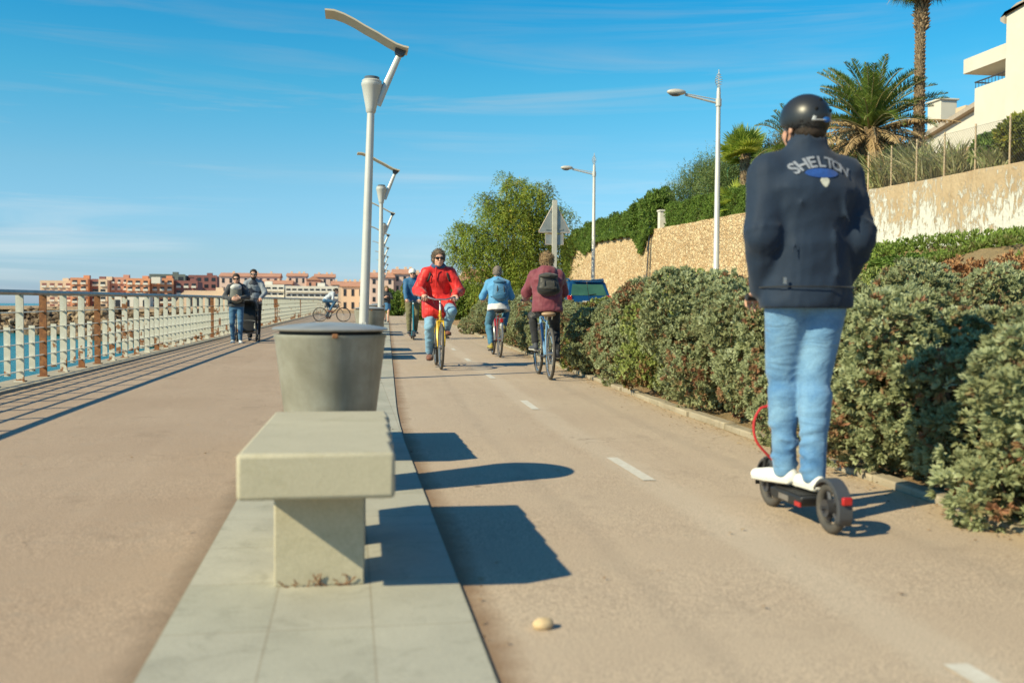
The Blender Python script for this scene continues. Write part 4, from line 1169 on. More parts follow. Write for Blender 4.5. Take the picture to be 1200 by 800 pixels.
# generic bushes
def bush_proto(seed, n, L, wl, mat, nl=6, op=(.2, 1.2), flat=1., base=.5):
    rng = np.random.default_rng(seed)
    lobes = [((0, 0, .5 * flat), (.6, .6, .5 * flat))]
    for i in range(10):
        a = rng.uniform(0, 6.28); r = rng.uniform(.25, .65); s = rng.uniform(.2, .36)
        lobes.append(((math.cos(a) * r, math.sin(a) * r, rng.uniform(.2, .85) * flat), (s, s, s)))
    P, N = lobe_points(lobes, n, rng, .6, 1.1, .02, .7)
    lv = Leaves(); lv.rosettes(P, unit(N + (0, 0, .3)), rng, nl, L, wl, op, np.clip(rng.normal(base, .2, n), 0, 1))
    f = lv.build('foliage', mat, None, link_it=False)
    mb = MB()
    for (c, r) in lobes: mb.tube([(0, 0, 0), np.array(c) * .6, c], [.03, .02, .01], 5)
    st = mb.mesh('stem'); st.materials.append(m_stem)
    return f, st
m_dg = leafmat('dark green leaf', [(.11, .11, .03), (.10, .16, .03), (.14, .23, .045), (.20, .31, .06), (.30, .40, .09)], .35)
m_yb = leafmat('yellow green bush', [(.12, .10, .03), (.14, .17, .03), (.22, .25, .04), (.32, .32, .06), (.46, .38, .06)], .3)
m_gr = leafmat('dry grass', [(.20, .17, .07), (.34, .31, .15), (.28, .34, .13), (.36, .36, .18), (.48, .45, .26)], .3)
BG = [bush_proto(31, 2600, .10, .022, m_dg), bush_proto(32, 2600, .10, .022, m_yb), bush_proto(33, 2200, .12, .012, m_gc, base=.3)]
def bush(k, x, y, z, sx, sz, label, name='garden_bush', grp=None, cat='bush'):
    return shrub(k, x, y, z, sx, sz, rs.uniform(0, 6), label, name, grp, cat, BG)
m_ru = leafmat('rusty dry leaf', [(.16, .07, .03), (.30, .14, .06), (.42, .22, .10), (.50, .30, .15), (.34, .30, .12)], .25, .8)
BG.append(bush_proto(34, 3600, .06, .012, m_ru, base=.45))
def bankb(k, x, y, sx, sz, l): bush(k, x, y, terr(x, y) - .14, sx, sz * (.85 if k == 3 else .55), l, 'bank_bush', 'bushes on the bank below the wall')
bankb(3, 7.1, 9.7, 1.05, 1.05, 'rusty brown dry bush on the bank at the right edge, above the hedge')
bankb(2, 8.4, 11.6, 1.1, .95, 'brownish bush just behind the rusty one on the bank')
bankb(1, 9.0, 14.5, 1.2, .8, 'yellow green bush on the bank under the peeling wall')
bankb(0, 8.2, 15.5, 1.1, .95, 'dark green bush on the bank, right of the navy sleeve')
bankb(0, 10.4, 17.0, 1.3, .8, 'green bush against the foot of the peeling wall')
bankb(2, 9.4, 19.5, 1.2, .9, 'dry bush on the bank behind the right sleeve')
bankb(0, 6.6, 12.4, 1.0, .95, 'leafy bush between back hedge row and bank, right of the jacket hem')
# behind the wire fence
for i, (y, d, sx, sz, k, l) in enumerate([
    (17.3, 1.6, 1.1, 1.25, 1, 'yellow green bush behind the wire fence at the right edge'),
    (18.9, 1.6, 1.2, 1.2, 1, 'yellow flowering bush behind the wire fence below the villa'),
    (20.4, 1.5, 1.1, 1.1, 1, 'round yellowish bush behind the mesh under the villa balcony'),
    (21.9, 1.4, .85, .85, 0, 'small dark green bush behind the mesh, left of the yellow ones')]):
    x = xw(y) + d; bush(k, x, y, upz(x, y) - .1, sx, sz, l)
# upright grassy plants behind the fence
def tuft(x, y, z, n, h, seed, label, name='spiky_plant', cat='plant', grp='spiky plants behind the wire fence', wl=.02, mat=None):
    rng = np.random.default_rng(seed); lv = Leaves()
    P0 = np.stack([rng.normal(0, .16, n), rng.normal(0, .16, n), np.zeros(n)], 1)
    az = rng.uniform(0, 6.28, n); el = rng.uniform(.75, 1.5, n)
    D = np.stack([np.cos(az) * np.cos(el), np.sin(az) * np.cos(el), np.sin(el)], 1)
    Wd = unit(np.cross(D, rng.normal(size=(n, 3)))); L = h * rng.uniform(.5, 1.1, n); ti = rng.random(n)
    lv.add(P0, D, Wd, L * .62, wl, ti); P1 = P0 + D * (L * .5)[:, None]; D2 = unit(D + np.stack([np.cos(az) * .45, np.sin(az) * .45, -.1 * np.ones(n)], 1))
    lv.add(P1, D2, Wd, L * .55, wl * .8, ti)
    t = lv.build(name, mat or m_gr); t.location = (x, y, z); return tag(t, label, cat, grp)
for i, (y, d, h, l) in enumerate([(26.3, .9, 1.2, 'pale spiky plant behind the fence nearest the navy shoulder'), (25.2, 1.2, 1.3, 'second pale spiky plant behind the mesh, below the date palm'),
                                  (24.2, 1.0, 1.15, 'pale spiky plant left of the tall palm foot'), (23.2, 1.2, 1.0, 'low spiky plant right of the tall palm foot'), (21.0, .8, .6, 'small dry grass clump at the foot of the fence')]):
    x = xw(y) + d; tuft(x, y, upz(x, y) - .05, 260, h, 50 + i, l)
# clipped hedge on the wall
def wall_hedge(name, label, y0, y1, h0, h1, d0, d1, n, seed, mat, droop=0., L=.09, rag=.06):
    rng = np.random.default_rng(seed)
    y = rng.uniform(y0, y1, n); f = (y - y0) / (y1 - y0)
    H = h0 + (h1 - h0) * f + rag * (np.sin(y * 1.7) + .6 * np.sin(y * 5.3 + 1) + .5 * np.sin(y * 11.7 + 2))
    face = rng.random(n)
    dep = rng.uniform(d0, d1, n); z = rng.uniform(-.05, 1, n) * H
    topm = face < .4; frm = (face >= .4) & (face < .85)
    z[topm] = H[topm] * rng.uniform(.92, 1.03, topm.sum()); dep[frm] = d0 + rng.uniform(-.08, .12, frm.sum())
    if droop: 
        s = rng.random(n) < .35; hang = droop * np.clip(1.2 * np.exp(-((y - 49.2) / 1.1) ** 2) + .8 * np.exp(-((y - 63) / 2.2) ** 2) + np.exp(-((y - 69) / 1.8) ** 2) + .12 + .08 * np.sin(y * 4), 0, 1.4) ; z[s] = -rng.random(s.sum()) * hang[s]; dep[s] = d0 - .25 + rng.uniform(-.08, .1, s.sum())
    x = np.array([xw(v) for v in y]) + dep
    P = np.stack([x, y, np.array([wt(v) for v in y]) + z], 1)
    N = unit(np.where(topm[:, None], np.array([[-.2, 0, 1.]]), np.array([[-1., -.1, .35]])) + rng.normal(0, .4, (n, 3)))
    lv = Leaves(); lv.rosettes(P, N, rng, 6, L, L * .22, (.2, 1.25), np.clip(.5 + .15 * np.sin(y * 3 + z * 4) + rng.normal(0, .17, n), 0, 1))
    o = lv.build(name, mat); return tag(o, label, 'hedge')
wall_hedge('clipped_hedge', 'long clipped green hedge on top of the wall, left of the navy jacket', 27.5, 45.8, 1.05, 1.02, .30, 1.5, 15000, 61, m_dg)
wall_hedge('ivy_hedge', 'dark ivy hedge spilling over the far part of the wall', 47.2, 66.5, 1.25, .95, .22, 1.8, 15000, 62, m_dg, .9, .11, .18)
wall_hedge('ivy_hedge', 'ivy clump hanging over the very end of the wall', 66.3, 70.6, .85, .3, .1, 1.5, 4500, 63, m_dg, 2.2, .11, .15)
bush(0, xw(48.5) + .6, 48.5, wt(48.5), 1.3, 1.9, 'tall ragged bush on the wall just left of the white pillar')
bush(0, xw(51) + 1.2, 51, wt(51), 1.5, 1.7, 'rounded dark bush on the wall left of the pillar bush')
bush(2, xw(34) + 3.4, 34, upz(xw(34) + 3.4, 34) - .1, 1.8, 1.7, 'brownish bush between fan palm and clipped hedge')
bush(2, xw(37) + 4, 37, upz(xw(37) + 4, 37) - .1, 1.6, 1.8, 'dry brown bush behind the road lamp, right of the feathery trees')
bush(0, xw(30) + 2.6, 30, upz(xw(30) + 2.6, 30) - .2, 1.4, 1.1, 'dark bush under the left fronds of the date palm')
bush(2, xw(28) + 2.2, 27.6, upz(xw(28) + 2.2, 27.6) - .2, 1.3, 1.2, 'dry bush at the foot of the date palm')

# ------------------------------------------------------------------ trees
m_bark = M('grey bark', (.20, .15, .10), .95, col2=(.10, .07, .05), scale=5, bmp=.8, bscale=14, bdist=.04)
def tree(name, label, loc, lobes, nspray, spl, seed, mat, trunk_r=.25, droop=.5, leafL=.10, leafw=.012, nleaf=18, grp=None, split=2, cat='tree'):
    rng = np.random.default_rng(seed)
    t = thing(name, label, cat, loc, 0, grp)
    mb = MB(); top = np.mean([l[0] for l in lobes], 0)
    fork = V3(top[0] * .3, top[1] * .3, top[2] * .35)
    mb.tube([(0, 0, -.2), fork * .5 + V3(.08, 0, 0), fork], [trunk_r, trunk_r * .8, trunk_r * .65], 9)
    mb.build('trunk', m_bark, t)
    limbs = MB()
    for (c, r) in lobes:
        c = np.array(c); mid = fork * .5 + c * .5 + rng.normal(0, .15, 3)
        limbs.tube([fork, mid, c], [trunk_r * .5, trunk_r * .28, trunk_r * .1], 6)
        for _ in range(7):
            e = c + unit(rng.normal(size=3)) * np.array(r) * .85
            limbs.tube([mid * .3 + c * .7, (c + e) / 2 + rng.normal(0, .1, 3), e], [trunk_r * .12, trunk_r * .06, .008], 4)
    limbs.build('limbs', m_bark, t)
    P, N = lobe_points(lobes, nspray, rng, .35, 1.06, .2, .45)
    lv = Leaves(); lum = .5 + .5 * np.sin(P @ np.array([2.1, 1.7, 2.9]) + seed)
    ti = np.clip(.25 + .45 * lum + rng.normal(0, .14, nspray), 0, 1)
    az = unit(N + rng.normal(0, .5, N.shape)); L = spl * rng.uniform(.5, 1.3, nspray)
    for k in range(nleaf):
        s = (k + .5) / nleaf
        Q = P + az * (L * s)[:, None] * .8 + np.array([0, 0, -1.]) * (L * s * s * droop)[:, None] + rng.normal(0, spl * .05, P.shape)
        D = unit(az * .6 + np.array([0, 0, -droop * s]) + rng.normal(0, .55, P.shape)); Wd = unit(np.cross(D, rng.normal(size=P.shape)))
        lv.add(Q, D, Wd, leafL * rng.uniform(.6, 1.3, nspray), leafw, np.clip(ti + rng.normal(0, .08, nspray), 0, 1))
    lv.build('crown', mat, t)
    return t
m_pep = leafmat('feathery olive leaf', [(.12, .10, .02), (.17, .22, .035), (.25, .33, .05), (.34, .43, .07), (.50, .44, .07)], .4)
tree('feathery_tree', 'large feathery green tree with drooping sprays at the far end of the wall', (7.4, 46, .25),
     [((.2, 0, 4.4), (1.0, 1.1, 1.2)), ((.9, 0, 5.5), (.9, .9, .8)), ((-.7, .2, 5.1), (.7, .8, .6)), ((1.7, -.2, 4.5), (.7, .8, .8)), ((-1.7, 0, 4.0), (.7, .7, .55)), ((2.2, 0, 3.6), (.55, .6, .8)),
      ((-1.1, -.2, 3.1), (.7, .8, .7)), ((.5, -.3, 2.9), (.9, .9, .9)), ((1.5, 0, 2.6), (.8, .9, 1.0)), ((.7, -.4, 1.7), (1.2, 1.0, 1.1)), ((-.9, -.2, 1.7), (.7, .7, .9)), ((-2.4, 0, 4.2), (.42, .4, .28)), ((.3, 0, 6.2), (.6, .6, .45)), ((-2.3, 0, 3.0), (.42, .5, .45)), ((1.5, .1, 6.2), (.35, .4, .35)), ((-1.2, 0, 5.7), (.3, .3, .3)), ((-2.75, .1, 3.6), (.25, .3, .2)), ((2.5, 0, 5.1), (.3, .4, .35)), ((-.2, .2, 6.7), (.25, .3, .25))],
     4500, .95, 71, m_pep, .22, .9, .14, .018, 18)
m_cas = leafmat('blue green needle', [(.11, .11, .05), (.10, .15, .05), (.14, .21, .07), (.20, .27, .09), (.32, .32, .12)], .3)
for i, (x, y, sc, l) in enumerate([(16.9, 46, 1.0, 'feathery dark tree behind the white pillar on the wall'), (16.6, 41.5, .95, 'feathery blue green tree left of the tall road lamp'), (17.6, 38.5, 1.05, 'feathery olive tree right of the tall road lamp, behind the hedge')]):
    z = upz(x, y) - .1
    tree('tamarisk_tree', l, (x, y, z), [((0, 0, 1.5 * sc), (1.2, 1.1, 1.0)), ((-.8, 0, 1.2 * sc), (.8, .8, .8)), ((.7, 0, 1.5 * sc), (.8, .8, .8)), ((.2, 0, 2.2 * sc), (.6, .6, .6))],
         2300, .6, 81 + i, m_cas if i < 2 else leafmat('olive needle', [(.10, .08, .03), (.12, .12, .04), (.16, .17, .05), (.22, .2, .08), (.3, .24, .1)], .25), .10, -.5, .11, .012, 14, grp='feathery trees above the wall')
# green bushes past the hedge, beside the far end of the path
for i, (x, y, s, h, l) in enumerate([(3.9, 52, 1.3, 2.0, 'bright green bush left of the man in the white helmet'), (5.9, 50, 1.7, 1.7, 'broad green bush hidden behind the man in the white helmet'), (8.4, 58, 2.0, 1.7, 'far bush past the end of the hedge'), (3.0, 66, 1.3, 1.5, 'small far bush beside the walking woman')]):
    bush(1 if i == 0 else 0, x, y, gz(y), s, h, l, 'path_bush', 'bushes beside the far end of the path')
# low pale wall beyond the hedge
mb = MB(); mb.box2(4.9, 12.5, 60, 60.25, 0, 1.35); tag(mb.build('low_wall', m_vil, bevel=.02), 'low pale wall beyond the hedge end, behind the cyclists', 'wall')

# ------------------------------------------------------------------ palms
def pinnate(lv, base, az, el, L, droop, nl, ll, lw, rng, tint, rach, vee=.6, dead=False):
    n = 14; P = [np.array(base, float)]; e = el; a = az
    for i in range(n):
        e -= droop / n * (0.5 + 1.2 * i / n)
        P.append(P[-1] + V3(math.cos(a) * math.cos(e), math.sin(a) * math.cos(e), math.sin(e)) * L / n)
    P = np.array(P)
    rach.tube(P[::2], [.03 * (1 - .8 * i / (len(P[::2]) - 1)) + .004 for i in range(len(P[::2]))], 5)
    s = np.linspace(.10, 1, nl); idx = s * n; i0 = np.minimum(idx.astype(int), n - 1); f = (idx - i0)[:, None]
    Q = P[i0] * (1 - f) + P[i0 + 1] * f; T = unit(P[i0 + 1] - P[i0])
    sd = unit(np.cross(T, np.array([0, 0, 1.]) + rng.normal(0, .02, 3))); U = np.cross(sd, T)
    ln = ll * np.sin(np.clip(s * .85 + .15, 0, 1) * math.pi) ** .5 * rng.uniform(.85, 1.1, nl)
    for sg in (1, -1):
        D = unit(sd * sg + T * .75 + U * (vee if not dead else -.9) + rng.normal(0, .10 if not dead else .35, (nl, 3)))
        Wd = unit(np.cross(D, U + rng.normal(0, .3, (nl, 3))))
        lv.add(Q, D, Wd, ln, lw, np.clip(tint + rng.normal(0, .07, nl), 0, 1), .2, .35)
m_pl = leafmat('palm leaf', [(.08, .12, .025), (.11, .17, .035), (.17, .25, .05), (.24, .32, .07), (.38, .40, .12)], .3, .4)
m_dead = leafmat('dead palm leaf', [(.16, .10, .05), (.27, .18, .09), (.38, .27, .14), (.48, .37, .2)], .2, .8)
m_rach = M('palm rib', (.30, .27, .12), .6); m_drach = M('dead palm rib', (.40, .28, .15), .8, col2=(.3, .2, .1))
m_ptr = M('palm trunk fibre', (.40, .30, .19), .95, col2=(.15, .10, .06), scale=9, bmp=1., bscale=25, bdist=.05)
def scaled_trunk(parent, z0, z1, r0, r1, seed, lean=(0, 0), n_ring=24, per=13, name='trunk', sc=.06):
    """palm trunk: a core wrapped in overlapping leaf-base stubs"""
    rs_ = random.Random(seed); mb = MB()
    mb.tube([(lean[0] * k / 6, lean[1] * k / 6, z0 + (z1 - z0) * k / 6) for k in range(7)], [r0 * .86 + (r1 - r0) * k / 6 for k in range(7)], 14)
    for i in range(n_ring):
        f = i / n_ring; z = z0 + (z1 - z0) * f; r = r0 + (r1 - r0) * f
        for k in range(per):
            a = 2 * math.pi * (k + .5 * (i % 2)) / per + rs_.uniform(-.1, .1)
            d = V3(math.cos(a), math.sin(a), 0); c = V3(lean[0] * f, lean[1] * f, z)
            w_ = V3(-d[1], d[0], 0) * r * .25; o_ = sc * rs_.uniform(.5, 1.5)
            h = (z1 - z0) / n_ring * 1.3
            mb.add([c + d * r * .8 - w_, c + d * r * .8 + w_, c + d * (r + o_) + w_ * .5 + V3(0, 0, h), c + d * (r + o_) - w_ * .5 + V3(0, 0, h), c + d * r * .7 + V3(0, 0, h)], [(0, 1, 2, 3), (3, 2, 4), (0, 3, 4), (1, 4, 2)])
    return mb.build(name, m_ptr, parent)
def date_palm(x, y, z, cz, label):
    rng = np.random.default_rng(91); t = thing('date_palm', label, 'palm tree', (x, y, z))
    scaled_trunk(t, -.3, cz, .30, .36, 5, n_ring=10, per=12)
    lv = Leaves(); ra = MB()
    for i in range(70):
        el = rng.uniform(.35, 1.5); az = rng.uniform(0, 6.28)
        pinnate(lv, (0, 0, cz), az, el, rng.uniform(1.9, 2.5), rng.uniform(.5, 1.1), 54, .36, .016, rng, rng.uniform(.15, .75), ra)
    ra.build('frond_ribs', m_rach, t); lv.build('green_fronds', m_pl, t)
    lv = Leaves(); ra = MB()
    for i in range(64):
        el = rng.uniform(-.75, .38); az = rng.uniform(0, 6.28)
        pinnate(lv, (0, 0, cz - .1), az, el, rng.uniform(1.6, 2.6), rng.uniform(.4, 1.3), 56, .26, .018, rng, rng.uniform(.2, .9), ra, dead=True)
    ra.build('dead_frond_ribs', m_drach, t); lv.build('dead_fronds', m_dead, t)
    return t
date_palm(15.45, 28.1, upz(15.45, 28.1), 1.75, 'big date palm with green upper fronds and a drooping skirt of dead ones')
# its smaller neighbour, fronds showing left of the helmet
def small_date(x, y, z, label, seed, n=34, L=1.7):
    rng = np.random.default_rng(seed); t = thing('date_palm', label, 'palm tree', (x, y, z)); lv = Leaves(); ra = MB()
    scaled_trunk(t, -.3, .9, .22, .26, 5, n_ring=6, per=10)
    for i in range(n):
        pinnate(lv, (0, 0, .9), rng.uniform(0, 6.28), rng.uniform(.0, 1.4), rng.uniform(.8, 1.1) * L, rng.uniform(.7, 1.4), 44, .30, .015, rng, rng.uniform(.3, 1), ra)
    ra.build('frond_ribs', m_rach, t); lv.build('fronds', m_pl, t); return t
small_date(14.95, 32.3, upz(14.95, 32.3) + 1.0, 'smaller date palm whose arching fronds show left of the helmet', 95)
def fan_palm(x, y, z, cz, label, seed, R_=.55, nf=34, tr=.17, low=False):
    rng = np.random.default_rng(seed); t = thing('fan_palm', label, 'palm tree', (x, y, z))
    if cz > .4: scaled_trunk(t, -.2, cz, tr, tr * 1.1, 6, n_ring=max(6, int(cz * 8)), per=11, sc=.04)
    lv = Leaves(); ra = MB()
    for i in range(nf):
        az = rng.uniform(0, 6.28); el = rng.uniform(-.35, 1.35)
        d = V3(math.cos(az) * math.cos(el), math.sin(az) * math.cos(el), math.sin(el)); pet = R_ * rng.uniform(.7, 1.0)
        c = V3(0, 0, cz) + d * pet; ra.tube([(0, 0, cz), V3(0, 0, cz) + d * pet * .5 + V3(0, 0, .03), c], [.012, .008, .006], 4)
        sd = nrm(np.cross(d, (0, 0, 1)) + rng.normal(0, .15, 3)); up = np.cross(sd, d)
        th = np.linspace(-1.9, 1.9, 26); D = unit(np.cos(th)[:, None] * d + np.sin(th)[:, None] * sd + up * .25 * np.cos(th * 1.0)[:, None] - np.array([0, 0, .15]))
        Wd = unit(np.cross(D, up) + up * .5 * ((np.arange(26) % 2) * 2 - 1)[:, None])
        lv.add(np.tile(c, (26, 1)), D, Wd, R_ * rng.uniform(.85, 1.1, 26), .030 * R_ / .55, np.clip(rng.uniform(.2, .95) + rng.normal(0, .05, 26), 0, 1), 0, .45)
    ra.build('leaf_stalks', m_rach, t); lv.build('fan_leaves', leafmat('fan palm leaf', [(.12, .17, .03), (.20, .28, .045), (.30, .39, .06), (.42, .50, .08), (.55, .55, .12)], .45, .4), t)
    return t
zf = upz(15.6, 38.2)
fan_palm(15.65, 38.2, zf, 7.15 - zf, 'small fan palm with a shaggy trunk between road lamp and navy jacket', 97, .72, 30)
fan_palm(15.15, 37.6, upz(15.15, 37.6), .35, 'low trunkless fan palm at the foot of the small fan palm', 98, .65, 20)
# tall palm
def tall_palm(x, y, z, H, label):
    rng = np.random.default_rng(101); t = thing('tall_palm', label, 'palm tree', (x, y, z), group=None)
    scaled_trunk(t, -.3, H * .72, .165, .130, 7, (-.03, 0), n_ring=44, per=11, sc=.028)
    o = scaled_trunk(t, H * .715, H, .13, .18, 8, (0, 0), n_ring=14, per=11, name='shaggy_neck', sc=.11)
    lv = Leaves(); ra = MB()
    for i in range(60):
        az = rng.uniform(0, 6.28); el = rng.uniform(-1.1, 1.3)
        d = V3(math.cos(az) * math.cos(el), math.sin(az) * math.cos(el), math.sin(el)); pet = rng.uniform(.5, .75); z0 = H + .1
        c = V3(0, 0, z0) + d * pet; ra.tube([(0, 0, z0), c], [.014, .009], 4)
        sd = nrm(np.cross(d, (0, 0, 1)) + rng.normal(0, .15, 3)); up = np.cross(sd, d)
        th = np.linspace(-1.8, 1.8, 30); D = unit(np.cos(th)[:, None] * d + np.sin(th)[:, None] * sd - np.array([0, 0, .45])); Wd = unit(np.cross(D, up) + up * .4 * ((np.arange(30) % 2) * 2 - 1)[:, None])
        tt = rng.uniform(0, .8)
        lv.add(np.tile(c, (30, 1)), D, Wd, .62 * rng.uniform(.8, 1.1, 30), .022, np.clip(tt + rng.normal(0, .05, 30), 0, 1), 0, .4)
    ra.build('leaf_stalks', m_rach, t); lv.build('fan_leaves', m_pl, t)
    lv = Leaves()
    n = 900; az = rng.uniform(0, 6.28, n); rr_ = rng.uniform(.1, .75, n); P = np.stack([np.cos(az) * rr_, np.sin(az) * rr_, H + .15 - rr_ * .35 - rng.uniform(0, .3, n)], 1)
    D = unit(np.stack([np.cos(az) * .5, np.sin(az) * .5, -np.ones(n)], 1) + rng.normal(0, .15, (n, 3))); Wd = unit(np.cross(D, rng.normal(size=(n, 3))))
    lv.add(P, D, Wd, rng.uniform(.2, .5, n), .014, rng.random(n)); lv.build('dead_skirt', m_dead, t)
    return t
tall_palm(16.4, 27.0, upz(16.4, 27), 10.75 - upz(16.4, 27), 'tall slender palm with a rough trunk running out of the top of the picture')

# ------------------------------------------------------------------ small stone, vehicles
s = SDF((-.06, -.06, -.03), (.06, .06, .05), .004); s.ell((0, 0, .008), (.034, .026, .02), .01); s.ell((.012, .004, .012), (.02, .018, .014), .01); s.disp(.002, 60, 3)
o = s.build('pebble', M('sandstone', (.62, .47, .28), .8, col2=(.5, .36, .2), scale=30)); o.location = (.584, 2.96, gz(2.96) + .008); tag(o, 'single yellowish pebble lying on the bike path in the foreground', 'stone')

m_blue = M('blue car paint', (.010, .075, .20), .3, .3, col2=(.008, .065, .18), scale=1, coat=.6)
m_glass = M('greenish car glass', (.05, .14, .10), .08, 0, col2=(.03, .09, .07), scale=2)
m_tl = M('red lamp lens', (.45, .02, .02), .2); m_chr = M('chrome', (.6, .6, .6), .15, 1.); m_whp = M('white plate', (.8, .8, .78), .4)
def car(name, label, loc, rz, paint, W_=1.75, L=4.1, H=1.62, van=False, cat='car'):
    t = thing(name, label, cat, loc, rz); w2 = W_ / 2
    # side profile (y, z): rear at y=0 facing the camera
    if van: prof = [(0, .35), (-.02, .9), (.05, 1.9), (.2, H), (3.2, H), (3.9, 1.5), (4.9, 1.15), (5.1, .9), (5.1, .35)]
    else: prof = [(.03, .32), (0, .55), (.02, .92), (.06, 1.0), (.34, H - .08), (.6, H), (2.2, H), (2.9, 1.05), (3.8, .92), (4.08, .7), (4.1, .32)]
    mb = MB(); n = len(prof); vs = []
    for s_ in (-1, 1):
        for (y, z) in prof:
            inset = .14 * sm(.95, H, z) * 1.0
            vs.append((s_ * (w2 - inset), y, z))
    fs = [tuple(range(n)), tuple(range(n, 2 * n))[::-1]] + [(i, (i + 1) % n, n + (i + 1) % n, n + i) for i in range(n)]
    mb.add(vs, fs); mb.build('body', paint, t, bevel=.06, seg=3)
    # rear window frame & glass
    z0, z1 = (1.05, 1.75) if van else (1.04, H - .15)
    yz = lambda z: float(np.interp(z, [p[1] for p in prof[1:5]], [p[0] for p in prof[1:5]]))
    def quad(xa, za, zb, xb, dy, nm, mat, th=.012):
        mb = MB(); y0, y1 = yz(za) - dy, yz(zb) - dy
        mb.add([(-xa, y0, za), (xa, y0, za), (xb, y1, zb), (-xb, y1, zb), (-xa, y0 + th, za), (xa, y0 + th, za), (xb, y1 + th, zb), (-xb, y1 + th, zb)], [(0, 1, 2, 3), (4, 7, 6, 5), (0, 4, 5, 1), (1, 5, 6, 2), (2, 6, 7, 3), (3, 7, 4, 0)])
        return mb.build(nm, mat, t, bevel=.004)
    quad(w2 - .16, z0, z1, w2 - .27, .016, 'rear_window', m_glass)
    mb = MB(); mb.prism([(y, z) for y, z in ((.55, 1.06), (2.55, 1.06), (2.1, H - .14), (.62, H - .14))] if not van else [(3.3, 1.2), (4.0, 1.2), (3.75, 1.75), (3.3, 1.75)], -w2 + .015, w2 - .015, 'x')
    if not van: mb.v = [(x * (1 - .12 * (z - 1.06) / .45), y, z) for x, y, z in mb.v]
    mb.build('side_window', m_glass, t)
    for s_ in (-1, 1):
        mb = MB(); mb.box((s_ * (w2 - .10), yz(.9) + .02, .86), (.17, .10, .36)); mb.build('tail_light', m_tl, t, bevel=.02)
        for y in (.75, 3.3 if not van else 4.2):
            mb = MB(); mb.lathe([(.12, -.1), (.30, -.1), (.315, -.07), (.315, .07), (.30, .1), (.12, .1)], 28, (s_ * (w2 - .09), y, .315), 'x'); wh = mb.build('wheel', m_dark, t)
            mb = MB(); mb.lathe([(.02, -.105), (.19, -.11), (.2, -.09)], 24, (s_ * (w2 - .09), y, .315), 'x'); mb.lathe([(.2, .09), (.19, .11), (.02, .105)], 24, (s_ * (w2 - .09), y, .315), 'x'); mb.build('hub_cap', m_chr, wh)
        if not van:
            mb = MB(); mb.tube([(s_ * (w2 - .2), .45, H - .02), (s_ * (w2 - .2), .55, H + .055), (s_ * (w2 - .2), 2.0, H + .055), (s_ * (w2 - .2), 2.15, H - .01)], .03, 8); mb.build('roof_rail', m_blue, t)
        mb = MB(); mb.sphere((s_ * (w2 + .08), 2.75, 1.1), (.11, .07, .08)); mb.build('mirror', paint, t)
    mb = MB(); mb.box2(-w2 + .02, w2 - .02, -.06, .06, .36, .60); mb.build('bumper', paint if not van else m_dark, t, bevel=.04)
    mb = MB(); mb.box2(-.26, .26, yz(.78) - .02, yz(.78) + .01, .72, .83); mb.build('number_plate', m_whp, t)
    mb = MB(); mb.tube([(0, yz(z0) - .03, z0 + .02), (.28, yz(z0 + .06) - .03, z0 + .06)], .012, 5); mb.build('wiper', m_dark, t)
    if not van:
        mb = MB(); mb.box2(-w2 + .28, w2 - .28, .22, .46, H - .03, H + .02); mb.build('spoiler', paint, t, bevel=.015)
    return t
car('parked_car', 'blue car with greenish rear window parked on the road behind the hedge', (9.05, 37.2, .40), R(2), m_blue)
m_vw = M('white van paint', (.72, .72, .70), .3, 0, coat=.4)
car('parked_van', 'white van parked beyond the hedge, peeping out beside the cyclist with the blue backpack', (8.35, 62.5, .35), R(14), m_vw, 1.9, 5.1, 2.15, True, 'van')
# ------------------------------------------------------------------ people
def fabric(name, a, b=None, rough=.8, sc=8., bmp=.25, sheen=.2):
    if name in MATS: return MATS[name]
    m, nt, bs, co = base_mat(name)
    b = b or tuple(x * .75 for x in a)
    c = ramp(nt, [(.32, b), (.68, a)], noise(nt, co, sc, 5, .6))
    c = mixc(nt, 1., c, ramp(nt, [(.3, (.85, .85, .85)), (.7, (1.12, 1.12, 1.12))], noise(nt, co, 220, 2)), 'MULTIPLY')
    nt.links.new(c, bs.inputs['Base Color']); bs.inputs['Roughness'].default_value = rough
    bs.inputs['Sheen Weight'].default_value = sheen; bs.inputs['Specular IOR Level'].default_value = .3
    bump(nt, bs, noise(nt, co, sc * 2.2, 5, .6), bmp, .01)
    MATS[name] = m; return m
def skin_mat(name, a):
    if name in MATS: return MATS[name]
    m, nt, bs, co = base_mat(name)
    c = ramp(nt, [(.35, tuple(x * y for x, y in zip(a, (.86, .72, .68)))), (.65, a)], noise(nt, co, 14, 4))
    nt.links.new(c, bs.inputs['Base Color']); bs.inputs['Roughness'].default_value = .5
    bs.inputs['Subsurface Weight'].default_value = .08; bs.inputs['Subsurface Radius'].default_value = (.02, .008, .004)
    MATS[name] = m; return m
sk_a = skin_mat('fair skin', (.58, .34, .24)); sk_b = skin_mat('tanned skin', (.68, .42, .31))
m_lens = M('dark lens', (.015, .012, .012), .08); m_lip = M('lip', (.40, .14, .12), .5); m_eyew = M('eye white', (.7, .68, .65), .3); m_iris = M('dark iris', (.05, .03, .02), .2)

